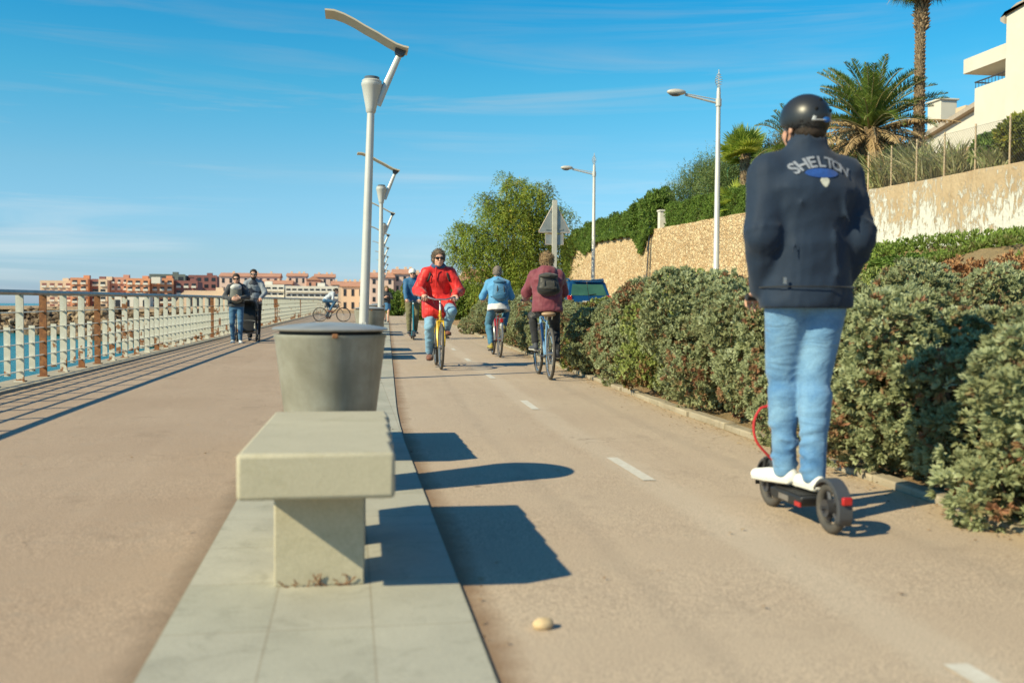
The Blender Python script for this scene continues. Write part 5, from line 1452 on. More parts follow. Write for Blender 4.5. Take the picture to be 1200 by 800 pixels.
def ik(a, c, l1, l2, pole):
    a, c = np.array(a, float), np.array(c, float); d = c - a; L = np.linalg.norm(d)
    if L > (l1 + l2) * .995: L = (l1 + l2) * .995
    u = nrm(d); x = (l1 * l1 - l2 * l2 + L * L) / (2 * L); h = math.sqrt(max(0, l1 * l1 - x * x))
    p = np.array(pole, float); p = nrm(p - u * (p @ u))
    return a + u * x + p * h
def rot(v, ax, a):
    v = np.array(v, float); ax = nrm(ax)
    return v * math.cos(a) + np.cross(ax, v) * math.sin(a) + ax * (ax @ v) * (1 - math.cos(a))
def hand(S, w_, d, n, side, s=1., curl=.5, k=.006, fr=.0085):
    """w_ wrist, d towards the fingers, n palm normal, side towards the thumb"""
    d = nrm(d); n = nrm(n - d * (n @ d)); side = nrm(np.cross(d, n)) * (1 if np.cross(d, n) @ side > 0 else -1)
    S.cone(w_, w_ + d * .045 * s, (.026 * s, .019 * s), (.037 * s, .016 * s), .02, side)
    S.cone(w_ + d * .04 * s, w_ + d * .085 * s, (.037 * s, .016 * s), (.038 * s, .013 * s), .01, side)
    for i in range(4):
        p = w_ + d * (.088 - .004 * abs(i - 1.3)) * s + side * (.030 - .020 * i) * s
        L = np.array([.042, .027, .021]) * [.95, 1.05, 1., .8][i] * s
        dd = rot(d, np.cross(d, n), curl * .5) + side * (.06 - .04 * i)
        for j in range(3):
            q = p + nrm(dd) * L[j]
            S.cone(p, q, fr * s * (1.05 - .09 * j), fr * s * (.98 - .09 * j), k * .5)
            p = q; dd = rot(dd, np.cross(d, n), curl)
    p = w_ + d * .025 * s + side * .030 * s + n * .004
    dd = nrm(side * .75 + d * .75 + n * .35)
    for j, L in enumerate((.036, .030, .024)):
        q = p + dd * L * s; S.cone(p, q, (.013 - .0015 * j) * s, (.0115 - .0015 * j) * s, k); p = q
        dd = nrm(dd * 1. + d * .35 - side * .25 * curl + n * curl * .5)

def shoe_mesh(kind, cell=.006):
    s = SDF((-.07, -.10, -.02), (.07, .24, .14), cell)
    s.cone((0, -.034, .035), (0, .10, .030), (.036, .040), (.044, .030), .01)
    s.cone((0, .08, .034), (0, .165, .030), (.045, .036), (.040, .028), .02)
    s.cone((0, -.028, .05), (0, -.008, .088), (.034, .038), (.036, .042), .02)
    s.cut((0, 0, .0), (0, 0, -1))
    return s
_shoe = {}
def shoe(parent, mat, solemat, ankle, yaw_, pitch_, s, side_x):
    if 'u' not in _shoe:
        S = shoe_mesh(0); S.cut((0, 0, .012), (0, 0, -1)); P, F = S.arrays(); _shoe['u'] = (P, F)
        S = SDF((-.07, -.11, -.02), (.07, .24, .04), .005); S.cone((0, -.038, .012), (0, .09, .012), (.041, .014), (.049, .014), .004); S.cone((0, .09, .012), (0, .168, .012), (.049, .014), (.043, .014), .01); S.cut((0, 0, 0), (0, 0, -1)); S.cut((0, 0, .02), (0, 0, 1)); _shoe['s'] = S.arrays()
        mb = MB()
        for i in range(4): mb.tube([(-.022 + .001 * i, .045 + .02 * i, .078 - .010 * i), (0, .05 + .02 * i, .086 - .010 * i), (.022 - .001 * i, .045 + .02 * i, .078 - .010 * i)], .0035, 5)
        _shoe['l'] = mb
    key = mat.name
    if key not in _shoe:
        _shoe[key] = (npmesh('shoe', *_shoe['u'], mat, smooth=True, link_it=False), npmesh('sole', *_shoe['s'], solemat, smooth=True, link_it=False))
    a, b = _shoe[key]
    Mx = Matrix.Translation(Vector(ankle)) @ Matrix.Rotation(yaw_, 4, 'Z') @ Matrix.Rotation(pitch_, 4, 'X') @ Matrix.Scale(s, 4) @ Matrix.Translation((0, 0, -.095))
    o = link('shoe', a, parent); o.matrix_local = Mx
    o2 = link('sole', b, o)
    return o

def head_parts(S, c, Mx, s):
    """skull, face, ears sculpted into the body field; Mx columns right, forward, up"""
    q = lambda x, y, z: c + Mx @ (np.array([x, y, z]) * s)
    S.ell(q(0, -.012, .030), np.array([.076, .096, .088]) * s, .02, Mx)
    S.ell(q(0, .030, -.040), np.array([.058, .062, .080]) * s, .03, Mx)
    S.ell(q(0, .062, -.088), np.array([.026, .024, .022]) * s, .02, Mx)
    S.ell(q(0, .074, .030), np.array([.052, .022, .016]) * s, .02, Mx)
    for e in (-1, 1):
        S.ell(q(e * .034, .066, -.028), np.array([.022, .020, .022]) * s, .02, Mx)
        S.ell(q(e * .032, .094, .006), np.array([.017, .014, .012]) * s, .01, Mx, sub=True)
        S.ell(q(e * .079, -.008, -.010), np.array([.008, .018, .031]) * s, .008, Mx)
    S.cone(q(0, .086, .012), q(0, .110, -.026), .009 * s, .014 * s, .012)
    S.ell(q(0, .090, -.058), np.array([.022, .010, .010]) * s, .01, Mx)
def local_obj(mb, name, mat, parent, c, Mx, s=1., **kw):
    o = mb.build(name, mat, parent, **kw)
    m4 = Matrix(((Mx[0, 0], Mx[0, 1], Mx[0, 2], c[0]), (Mx[1, 0], Mx[1, 1], Mx[1, 2], c[1]), (Mx[2, 0], Mx[2, 1], Mx[2, 2], c[2]), (0, 0, 0, 1)))
    o.matrix_local = m4 @ Matrix.Scale(s, 4); return o
def hmat(yaw_, pitch_, roll_=0.):
    m = Matrix.Rotation(yaw_, 3, 'Z') @ Matrix.Rotation(pitch_, 3, 'X') @ Matrix.Rotation(roll_, 3, 'Y')
    return np.array(m)

def person(label, loc, rz, h, pel, lean=0., head=(0, 0), wr=None, an=None, elp=None, knp=None, toe=None, hd=None, cell=.009,
           top=None, bot=None, shoes=None, skin=None, hair='short', hairm=None, helmet=None, glasses=True, grip=.9, shw=1., twist=0., mouth=True, neckf=.02, sdir=None, roundb=0., side_lean=0.):
    s = h / 1.75; t = thing('person', label, 'person', loc, rz)
    pel = np.array(pel, float); up = nrm(V3(math.sin(side_lean), math.sin(lean), math.cos(lean))); rt = rot(nrm(V3(math.cos(side_lean), 0, -math.sin(side_lean))), (0, 0, 1), twist); fw = np.cross(up, rt)
    fw0 = nrm(np.cross(V3(0, 0, 1), rt)); 
    def T(u, r=0., f=0.): return pel + up * u * s + rt * r * s + fw * f * s
    def TT(u, r=0., f=0.):    # torso curve: upper back rounds forward
        return T(u, r, f + roundb * max(0., u - .2) ** 1.5)
    neck = TT(.515, 0, -.005); hx = hmat(head[0], head[1]); hc = TT(.53) + hx[:, 2] * .118 * s + fw * neckf * s + hx[:, 1] * .015 * s
    sh = {e: TT(.437, e * .166 * shw, .01) for e in (-1, 1)}
    hip = {e: pel + V3(e * .088 * s, 0, 0) for e in (-1, 1)}
    el = {e: ik(sh[e], wr[e], .285 * s, .255 * s, elp[e]) for e in (-1, 1)}
    wr = {e: (np.array(wr[e], float) if np.linalg.norm(np.array(wr[e]) - sh[e]) < .537 * s else sh[e] + nrm(np.array(wr[e]) - sh[e]) * .537 * s) for e in (-1, 1)}
    knp = knp or {-1: (-.1, 1, 0), 1: (.1, 1, 0)}
    kn = {e: ik(hip[e], an[e], .43 * s, .43 * s, knp[e]) for e in (-1, 1)}
    an = {e: np.array(an[e], float) for e in (-1, 1)}
    toe = toe or {-1: (0, 0), 1: (0, 0)}
    pts = [pel, neck, hc] + [x[e] for x in (sh, el, wr, kn, an) for e in (-1, 1)]
    lo = np.min(pts, 0) - .24 * s; hi = np.max(pts, 0) + .24 * s; hi[2] = hc[2] + .16 * s; lo[2] = min(an[-1][2], an[1][2]) - .10
    # ---- body
    S = SDF(lo, hi, min(cell, .0085))
    S.cone(T(-.02), T(.18), (.145 * s, .10 * s), (.118 * s, .088 * s), .04, rt); S.cone(T(.18), TT(.40), (.118 * s, .088 * s), (.145 * s, .095 * s), .04, rt); S.cone(TT(.36), TT(.46), (.14 * s, .09 * s), (.09 * s, .07 * s), .05, rt)
    S.cone(neck, hc + hx @ V3(0, -.02, -.03), .056 * s, .053 * s, .02)
    for e in (-1, 1):
        S.chain([TT(.50, e * .05), sh[e], el[e]], [.045 * s, .050 * s, .040 * s], .04); S.cone(el[e], wr[e], .038 * s, .026 * s, .02)
        S.cone(hip[e], kn[e], .076 * s, .050 * s, .03); S.cone(kn[e], an[e], .050 * s, .034 * s, .02)
        S.cone(kn[e] * .7 + an[e] * .3 + V3(0, -.012, 0), kn[e] * .45 + an[e] * .55, .046 * s, .036 * s, .03)
        ya, pt = toe[e]; fd = rot(rot(V3(0, 1, 0), (1, 0, 0), pt), (0, 0, 1), ya)
        S.cone(an[e] + V3(0, 0, -.045 * s), an[e] + fd * .12 * s + V3(0, 0, -.070 * s), .025 * s, .015 * s, .01)
        dd, nn = hd[e]; hand(S, wr[e], V3(*dd), V3(*nn), V3(-e, 0, 0) if sdir is None else V3(*sdir[e]), s, grip, fr=max(.0085, S.c * .95))
    head_parts(S, hc, hx, s)
    S.build('body', skin, t)
    q = lambda x, y, z: hc + hx @ (V3(x, y, z) * s)
    # ---- top garment
    L = top.get('loose', 0.); ln = top.get('len', .10); tm = top['mat']
    slo = lo.copy(); slo[2] = max(lo[2], pel[2] - ln * s - .45 * s)
    G = SDF(slo, hi, cell)
    hemr = top.get('hem', (.178, .128)); 
    G.cone(TT(-ln + .03), TT(.10), ((hemr[0] + L) * s, (hemr[1] + L) * s), ((.160 + L) * s, (.118 + L) * s), .04, rt)
    G.cone(TT(.10), TT(.36, 0, -.01), ((.160 + L) * s, (.118 + L) * s), ((.174 + L) * s * shw, (.122 + L) * s), .05, rt)
    G.cone(TT(.37, 0, -.01), TT(.455, 0, -.012), ((.170 + L) * s * shw, (.118 + L) * s), ((.105 + L * .4) * s, (.086 + L * .5) * s), .06, rt)
    for e in (-1, 1):
        a = top.get('arm', 0.) + L * .28
        G.cone(TT(.520, e * .040), sh[e] + up * .000, (.046 + L * .3) * s, (.056 + a * .6) * s, .05)
        G.chain([sh[e], el[e] * 1.0], [(.060 + a) * s, (.050 + a) * s], .035); 
        end = el[e] + (wr[e] - el[e]) * top.get('sleeve', .93)
        if top.get('sleeve', .93) > 0: G.cone(el[e], end, (.049 + a) * s, (.038 + a * .8) * s, .02)
    if top.get('over_thigh'):
        for e in (-1, 1):
            f_ = top['over_thigh']; G.cone(hip[e] + V3(0, 0, .03), hip[e] * (1 - f_) + kn[e] * f_ + V3(0, 0, .0), (.125 + L * .5) * s, (.112 + L * .5) * s, .07)
        if top.get('drape'): G.cone(pel + V3(0, .10, 0), pel + V3(0, .18, -top['drape']), (.19 * s, .10 * s), (.225 * s, .10 * s), .08, rt)
    cr_ = top.get('colr', .0)
    if top.get('collar', 1): G.cone(TT(.485), TT(.485 + .065 * top.get('collar', 1), 0, .008), ((.084 + cr_) * s, (.080 + cr_) * s), ((.070 + cr_) * s, (.070 + cr_) * s), .03, rt)
    if top.get('hood'): G.ell(TT(.480, 0, -.080), V3(.130, .080, .085) * s, .05); G.ell(TT(.535, 0, -.05), V3(.112, .07, .055) * s, .03)
    G.ell(q(0, 0, .02), V3(.1, .125, .12) * s, .0, hx, sub=True)
    if top.get('folds'):
        rf_ = np.random.default_rng(23)
        for e in (-1, 1):
            for (A_, B_, rr0, ts) in [(sh[e], el[e], .056, [.70, .90]), (el[e], end, .048, [.06, .16, .30, .86, .95])]:
                ax_ = nrm(B_ - A_); u_ = nrm(np.cross(ax_, (0, 1, .2))); v_ = np.cross(ax_, u_)
                for t_ in ts:
                    c_ = A_ + (B_ - A_) * t_; a0_ = rf_.uniform(0, 6.28); til = rf_.uniform(-.7, .7); r_ = rr0 + a - .002
                    arc = [c_ + (u_ * math.cos(a0_ + q_) + v_ * math.sin(a0_ + q_)) * r_ + ax_ * til * .07 * (q_ - 1) for q_ in np.linspace(0, rf_.uniform(1.4, 2.8), 7)]
                    for i_ in range(6): G.cone(arc[i_], arc[i_ + 1], .003 + .004 * math.sin(i_ / 6 * 3.1), .003 + .004 * math.sin((i_ + 1) / 6 * 3.1), .018)
        for (r0_, u0_, r1_, u1_) in [(-.10, .30, -.145, .05), (.09, .33, .15, .10), (.05, .20, .07, .0), (-.15, .36, -.16, .22), (.16, .38, .17, .2)]:
            p_, q_ = TT(u0_, r0_, -.128 - L), TT(u1_, r1_, -.122 - L); G.cone(p_, q_, .001, .004, .035)
    w = top.get('wr', .005); G.disp(w, 15, 3, True, (1, 1, 1.4)); G.disp(w * .45, 38, 4, True, (1, 1, 1.5))
    if not top.get('nocut'): G.cut(T(-ln), -up)
    if top.get('zcut'): G.cut(pel - V3(0, 0, top['zcut']), (0, 0, -1))
    jo = G.build(top.get('name', 'jacket'), tm, t)
    # ---- trousers / skirt
    if bot.get('skirt'):
        B = SDF((pel[0] - .35, pel[1] - .35, pel[2] - .5), (pel[0] + .35, pel[1] + .35, pel[2] + .25), cell)
        B.cone(pel + V3(0, 0, .10), pel - V3(0, 0, .26), (.165 * s, .125 * s), (.20 * s, .165 * s), .02); B.disp(.008, 18, 3, False); B.cut(pel - V3(0, 0, bot['skirt']), (0, 0, -1)); B.build('skirt', bot['mat'], t)
    else:
        w_ = bot.get('loose', 0.)
        B = SDF((min(kn[-1][0], kn[1][0], pel[0] - .2, an[-1][0], an[1][0]) - .2, min(kn[-1][1], kn[1][1], pel[1], an[-1][1], an[1][1]) - .22, min(an[-1][2], an[1][2]) - .1),
                (max(kn[-1][0], kn[1][0], pel[0] + .2, an[-1][0], an[1][0]) + .2, max(kn[-1][1], kn[1][1], pel[1], an[-1][1], an[1][1]) + .22, pel[2] + .2), min(cell, .009))
        B.cone(T(-.02), T(.10), ((.160 + w_) * s, (.118 + w_) * s), (.148 * s, .105 * s), .04, rt)
        for e in (-1, 1):
            B.cone(hip[e] + V3(0, -.02 * s, -.01), kn[e], (.100 + w_) * s, (.066 + w_) * s, .035)
            a_ = an[e] + (kn[e] - an[e]) * bot.get('cuff', .04)
            B.cone(kn[e], a_, (.060 + w_) * s * (1 + bot.get('shin', 1)) / 2, (.050 + w_) * bot.get('shin', 1) * s if 'shin' in bot else (.050 + w_ + bot.get('flare', 0)) * s, .02)
            B.cone(kn[e] * .75 + an[e] * .25 + V3(0, -.012 * s, 0), kn[e] * .5 + an[e] * .5, (.062 + w_) * s, (.055 + w_) * s, .02)
        if bot.get('folds'):
            rf_ = np.random.default_rng(17)
            for e in (-1, 1):
                segs = [(hip[e], kn[e], .085, [.10]), (kn[e], an[e], .060, [.60, .72, .82, .89, .95, .99])]
                for (A_, B_, rr0, ts) in segs:
                    ax_ = nrm(B_ - A_); u_ = nrm(np.cross(ax_, (0, 1, 0))); v_ = np.cross(ax_, u_)
                    for t_ in ts:
                        t_ = min(1., max(0., t_ + rf_.uniform(-.05, .05))); c_ = A_ + (B_ - A_) * t_; a0_ = rf_.uniform(0, 6.28); til = rf_.uniform(-.55, .55); r_ = rr0 + w_ - .001 - .012 * (t_ if rr0 < .07 else 0)
                        arc = [c_ + (u_ * math.cos(a0_ + q_) + v_ * math.sin(a0_ + q_)) * r_ + ax_ * til * .07 * (q_ - 1) for q_ in np.linspace(0, rf_.uniform(1.6, 3.0), 7)]
                        for i_ in range(6): B.cone(arc[i_], arc[i_ + 1], .003 + .005 * math.sin(i_ / 6 * 3.1), .003 + .005 * math.sin((i_ + 1) / 6 * 3.1), .016)
            B.cut((0, 0, min(an[-1][2], an[1][2]) - bot['folds']), (0, 0, -1))
        ww = bot.get('wr', .005); B.disp(ww, 20, 8, True, (.6, .6, 2.2)); B.disp(ww * .6, 45, 9, True, (.5, .5, 1.9))
        if not top.get('nocut'): B.cut(T(-ln + .05), up)
        B.build('trousers', bot['mat'], t)
    for e in (-1, 1):
        shoe(t, shoes[0], shoes[1], an[e], toe[e][0], toe[e][1], s * bot.get('shoe', 1.02), e)
    # ---- hair, face, headgear
    if hair:
        H = SDF(hc - .24 * s, hc + .24 * s, .0075)
        gx = {'short': .008, 'curly': .014, 'bun': .012, 'bob': .014}[hair]
        H.ell(q(0, -.016, .034), V3(.078 + gx, .098 + gx, .090 + gx) * s, .0, hx)
        if hair in ('curly', 'bob'): H.ell(q(0, -.05, -.01), V3(.078 + gx * .9, .070 + gx * .6, .085 + gx * .6) * s, .02, hx)
        else: H.ell(q(0, -.05, -.015), V3(.072, .058, .062) * s, .02, hx)
        if hair == 'curly':
            rh = np.random.default_rng(12)
            for _ in range(90):
                d_ = unit(rh.normal(size=3)); d_[2] = abs(d_[2]) * 1.2 - .3; d_ = unit(d_)
                H.ell(q(*(V3(0, -.02, .03) + d_ * V3(.088, .104, .104))), V3(1, 1, 1) * rh.uniform(.010, .020) * s, .006)
        if hair == 'bun': H.ell(q(0, -.115, .03), V3(.035, .035, .035) * s, .01, hx)
        H.ell(q(0, .105, -.035), V3(.080, .085, .105) * s, .015, hx, sub=True)
        H.disp({'curly': .006, 'bob': .006}.get(hair, .003), 45, 5, True)
        if hair == 'curly': H.disp(.005, 110, 6, True)
        ho_ = H.build('hair', hairm, t)
        hv = np.empty(len(ho_.data.vertices) * 3, np.float32); ho_.data.vertices.foreach_get('co', hv); hv = hv.reshape(-1, 3)
        hn = np.empty(len(hv) * 3, np.float32); ho_.data.vertex_normals.foreach_get('vector', hn); hn = hn.reshape(-1, 3)
        rh = np.random.default_rng(5); dz = (hv - hc) @ hx
        ok = (hv - hc) @ hx[:, 1] < .075 * s if hair != 'curly' else np.ones(len(hv), bool)
        pk_ = rh.choice(np.nonzero(ok)[0], 2600 if helmet is None else 300); out = unit(hv[pk_] - hc)
        fl = {'short': (.014, .45), 'curly': (.026, .9), 'bun': (.010, .2), 'bob': (.05, .3)}[hair]
        D_ = unit(out * fl[1] + rh.normal(0, .45, out.shape) + np.array([0, 0, -.55]) + hx[:, 1] * -.1); lv_ = Leaves()
        lv_.add(hv[pk_] - out * .004, D_, unit(np.cross(D_, out) + 1e-3), fl[0] * rh.uniform(.6, 1.5, len(pk_)), .0022, rh.random(len(pk_)), .2)
        lv_.build('hair_strands', hairm, t)
    if mouth:
        mb = MB(); mb.sphere((0, .0965, -.0585), (.021, .005, .0055), 10, 6); local_obj(mb, 'mouth', m_lip, t, hc, hx, s)
        if not glasses:
            for e in (-1, 1):
                mb = MB(); mb.sphere((e * .032, .083, .006), (.012, .009, .008), 10, 6); eo = local_obj(mb, 'eye', m_eyew, t, hc, hx, s)
                mb = MB(); mb.sphere((e * .032, .090, .006), (.005, .004, .005), 8, 5); mb.build('iris', m_iris, eo)
    if glasses:
        gl = None
        mb = MB(); mb.tube([(-.078, .0, .012), (-.068, .092, .012), (-.03, .108, .018), (0, .111, .013), (.03, .108, .018), (.068, .092, .012), (.078, 0, .012)], .004, 6)
        gl = local_obj(mb, 'sunglasses', m_dark, t, hc, hx, s)
        for e in (-1, 1):
            mb = MB(); mb.sphere((e * .033, .104, .002), (.030, .007, .021), 14, 8); mb.build('lens', m_lens, gl)
    if helmet:
        H = SDF(hc - .24 * s, hc + .26 * s, .007)
        H.ell(q(0, -.012, .040), V3(.100, .122, .106) * s, .0, hx)
        H.ell(q(0, -.012, .028), V3(.087, .108, .096) * s, .0, hx, sub=True)
        H.cut(q(0, 0, -.008), hx @ V3(0, .22, -1)); H.cut(q(0, .0, .03), hx @ V3(0, .9, -1))if helmet.get('front') else None
        ho = H.build('helmet', helmet['mat'], t, relax=2)
        for e in (-1, 1):
            mb = MB(); mb.tube([(e * .088, -.01, .0), (e * .075, .02, -.06), (0, .045, -.118)], .005, 5); local_obj(mb, 'strap', m_dark, t, hc, hx, s)
        return t, dict(hc=hc, hx=hx, s=s, sh=sh, el=el, wr=wr, jacket=jo, T=TT, helmet=ho, neck=neck, an=an, kn=kn, rt=rt, up=up)
    return t, dict(hc=hc, hx=hx, s=s, sh=sh, el=el, wr=wr, jacket=jo, T=TT, neck=neck, an=an, kn=kn, rt=rt, up=up)

# ------------------------------------------------------------------ bicycles
m_tyre = M('tyre rubber', (.045, .043, .04), .75, col2=(.09, .08, .07), scale=12)
m_alu = M('brushed alloy', (.55, .55, .54), .3, .9, col2=(.42, .42, .42), scale=9)
m_spoke = M('steel spoke', (.6, .6, .58), .3, .9)
def bicycle(label, loc, rz, frame, pose, saddle_m=None, WR=.335, rim_m=None, fenders=None, light=None, crank=0., steer=0., fork_m=None, sadz=.90, bary=1.03, sport=False, rack=False, tyre_r=.021):
    t = thing('bicycle', label, 'bicycle', loc, rz)
    RA, FA, BB = V3(0, -.50, WR), V3(0, .56, WR), V3(0, -.07, .28)
    ST, HT, HB = V3(0, -.215, .72 if not sport else .76), V3(0, .335, .86 if not sport else .80), V3(0, .375, .72 if not sport else .68)
    mb = MB()
    mb.tube([BB, ST + (ST - BB) * .08], .016, 10); mb.tube([HT, HB], .020, 10); mb.tube([HB + (HT - HB) * .3, BB], .019, 10); mb.tube([HT + (HB - HT) * .25, ST], .016, 10)
    for e in (-1, 1): mb.tube([BB + V3(e * .02, 0, 0), RA + V3(e * .06, 0, 0)], .010, 7); mb.tube([ST + V3(e * .012, 0, -.02), RA + V3(e * .06, 0, .01)], .008, 7)
    mb.build('frame', frame, t)
    axis = nrm(HT - HB)
    def rs_(p): return rot(np.array(p) - HB, axis, steer) + HB
    mb = MB()
    for e in (-1, 1): mb.tube([rs_(HB + V3(e * .045, .0, -.02)), rs_(FA + V3(e * .055, -.02, .12)), rs_(FA + V3(e * .05, 0, 0))], [.013, .012, .008], 8)
    mb.tube([rs_(HB + V3(-.045, 0, -.02)), rs_(HB + V3(.045, 0, -.02))], .014, 8)
    mb.build('fork', fork_m or frame, t)
    def wheel(c, st):
        def W_(p): p = np.array(p); return rs_(p + c) if st else p + c
        w = None; mb = MB(); pts = [W_((0, WR * .94 * math.cos(a), WR * .94 * math.sin(a))) for a in np.linspace(0, 2 * math.pi, 41)[:-1]]
        mb.tube([W_((-.045, 0, 0)), W_((.045, 0, 0))], .022, 10)
        for k in range(28):
            a = 2 * math.pi * k / 28; e = 1 if k % 2 else -1; a2 = a + .35 * (1 if (k // 2) % 2 else -1)
            mb.tube([W_((e * .03, .018 * math.cos(a2), .018 * math.sin(a2))), W_((0, WR * .9 * math.cos(a), WR * .9 * math.sin(a)))], .0016, 3)
        w = mb.build('wheel', m_spoke, t)
        mb = MB(); mb.tube([W_((0, (WR - tyre_r) * math.cos(a), (WR - tyre_r) * math.sin(a))) for a in np.linspace(0, 2 * math.pi, 49)[:-1]], tyre_r, 9, close=True); mb.build('tyre', m_tyre, w)
        mb = MB(); mb.tube([W_((0, (WR - tyre_r * 2.2) * math.cos(a), (WR - tyre_r * 2.2) * math.sin(a))) for a in np.linspace(0, 2 * math.pi, 49)[:-1]], .013, 7, close=True, flat=(1, .9)); mb.build('rim', rim_m or m_alu, w)
    wheel(RA, False); wheel(FA, True)
    top = HT + axis * (bary - HT[2] - .03) / max(axis[2], .5)
    mb = MB(); mb.tube([rs_(HT - axis * .02), rs_(top), rs_(top + V3(0, .06, .02))], .014, 8); mb.build('stem', m_alu if not sport else m_dkmet, t)
    bx = .29 if not sport else .27
    c = top + V3(0, .06, .02)
    if sport: bp = [c + V3(-bx, .0, .0), c + V3(-.1, .02, 0), c + V3(.1, .02, 0), c + V3(bx, 0, 0)]
    else: bp = [c + V3(-bx, -.10, .03), c + V3(-.20, -.04, .035), c + V3(-.08, 0, 0), c + V3(.08, 0, 0), c + V3(.20, -.04, .035), c + V3(bx, -.10, .03)]
    mb = MB(); mb.tube([rs_(p) for p in bp], .012, 8); hb = mb.build('handlebar', m_alu if not sport else m_dkmet, t)
    grips = {}
    for e in (-1, 1):
        a, b = (bp[-1], bp[-2]) if e > 0 else (bp[0], bp[1])
        a, b = rs_(a), rs_(a + nrm(b - a) * .12); mb = MB(); mb.tube([a, b], .0165, 9); mb.build('grip', m_dark, hb); grips[e] = (a + b) / 2
        mb = MB(); mb.tube([b, b + V3(0, .05, -.01), b + V3(e * .07, .065, -.025)], .005, 5); mb.build('brake_lever', m_alu, hb)
    mb = MB(); mb.tube([rs_(c + V3(.12, .02, .0)), rs_(c + V3(.10, .10, -.06)), rs_(c + V3(.02, .09, -.2)), rs_(HB + V3(0, .03, .05))], .003, 4); mb.tube([rs_(c + V3(-.12, .02, .0)), rs_(c + V3(-.10, .10, -.05)), rs_(c + V3(.0, .10, -.16)), rs_(HB + V3(.02, 0, 0))], .003, 4); mb.build('brake_cable', m_dark, t)
    mb = MB(); mb.tube([ST, V3(ST[0], ST[1] - (sadz - ST[2]) * .3, sadz - .03)], .013, 8); mb.build('seat_post', m_alu, t)
    sy = ST[1] - (sadz - ST[2]) * .3
    G = SDF((-.12, sy - .2, sadz - .1), (.12, sy + .22, sadz + .08), .008); G.cone((0, sy - .08, sadz - .02), (0, sy + .14, sadz - .015), (.075 if not sport else .06, .028), (.02, .018), .03); G.ell((0, sy - .08, sadz - .02), (.095 if not sport else .065, .07, .030), .03); G.build('saddle', saddle_m or m_dark, t)
    if not sport:
        mb = MB(); mb.tube([(-.05, sy - .09, sadz - .03), (-.045, sy - .07, sadz - .09)], .010, 6); mb.tube([(.05, sy - .09, sadz - .03), (.045, sy - .07, sadz - .09)], .010, 6); mb.build('saddle_spring', m_alu, t)
    mb = MB(); mb.lathe([(.085, -.003), (.092, 0), (.085, .003)], 30, BB + V3(.05, 0, 0), 'x'); mb.tube([BB + V3(-.06, 0, 0), BB + V3(.06, 0, 0)], .018, 8); ch = mb.build('chainring', m_dkmet, t)
    ped = {}
    for e in (-1, 1):
        a = crank + (0 if e > 0 else math.pi); d = V3(0, math.cos(a), math.sin(a)) * .17
        mb = MB(); mb.tube([BB + V3(e * .065, 0, 0), BB + V3(e * .08, 0, 0) + d], .011, 7); mb.build('crank', m_alu, t)
        p = BB + V3(e * .125, 0, 0) + d; ped[e] = p
        mb = MB(); mb.box(p, (.085, .08, .022)); mb.build('pedal', m_dark, t, bevel=.004)
    mb = MB()
    for z_ in (1, -1): mb.tube([BB + V3(.05, 0, z_ * .088), RA + V3(.05, 0, z_ * .035)], .004, 4)
    mb.build('chain', m_dkmet, t)
    if fenders:
        for c_, st, a0, a1 in ((RA, False, .2, 2.9), (FA, True, .5, 2.7)):
            mb = MB(); pts = [np.array(c_) + V3(0, (WR + .018) * math.cos(a), (WR + .018) * math.sin(a)) for a in np.linspace(a0, a1 + (.35 if not st else .6), 18)]
            mb.tube([rs_(p) if st else p for p in pts], .024, 8, flat=(1, .25)); mb.build('mudguard', fenders, t)
    if rack:
        mb = MB()
        for e in (-1, 1): mb.tube([RA + V3(e * .065, 0, 0), V3(e * .065, -.52, .70), V3(e * .06, -.24, .71)], .006, 5); mb.tube([V3(e * .065, -.68, .705), V3(e * .065, -.3, .705)], .007, 5)
        for y in (-.66, -.56, -.46, -.36): mb.tube([(-.065, y, .705), (.065, y, .705)], .005, 5)
        mb.build('rear_rack', m_alu, t)
    if light == 'rear':
        mb = MB(); mb.box((0, -.80 if not rack else -.72, .66), (.05, .025, .07)); mb.build('tail_light', m_tl, t, bevel=.006)
        mb = MB(); mb.box((0, -.80 if not rack else -.725, .56), (.055, .015, .09)); mb.build('rear_reflector', m_whp, t, bevel=.004)
    elif light == 'seat':
        mb = MB(); mb.box((0, sy - .16, sadz - .08), (.05, .02, .045)); mb.build('tail_light', m_tl, t, bevel=.006)
    return t, grips, ped

def rider_pose(grips, ped, s=1.):
    wr = {e: grips[e] + V3(e * -.01, -.078 * s, .035) for e in (-1, 1)}
    hd = {e: ((0, 1, -.28), (0, -.25, -1)) for e in (-1, 1)}
    an = {e: ped[e] + V3(e * -.005, -.065, .118) for e in (-1, 1)}
    return dict(wr=wr, hd=hd, an=an)

# ---- man in the red raincoat, riding toward the camera on a yellow bicycle
def denim_folds():
    m = fabric('light blue denim', (.20, .37, .55), (.06, .17, .35), sc=4.5, bmp=.2)
    nt = m.node_tree; bs = nt.nodes['Principled BSDF']; tc = nt.nodes.new('ShaderNodeTexCoord')
    mp = nt.nodes.new('ShaderNodeMapping'); mp.inputs['Scale'].default_value = (4.5, 4.5, 11); mp.inputs['Rotation'].default_value = (.5, .65, .3); nt.links.new(tc.outputs['Object'], mp.inputs[0])
    n = nt.nodes.new('ShaderNodeTexNoise'); n.inputs['Scale'].default_value = 1.1; n.inputs['Detail'].default_value = 3; n.inputs['Distortion'].default_value = 1.2; nt.links.new(mp.outputs[0], n.inputs['Vector'])
    b0 = bs.inputs['Normal'].links[0].from_node
    b = nt.nodes.new('ShaderNodeBump'); b.inputs['Strength'].default_value = .38; b.inputs['Distance'].default_value = .04; nt.links.new(n.outputs['Fac'], b.inputs['Height']); nt.links.new(b.outputs[0], b0.inputs['Normal'])
    return m
m_jeans_l = denim_folds()
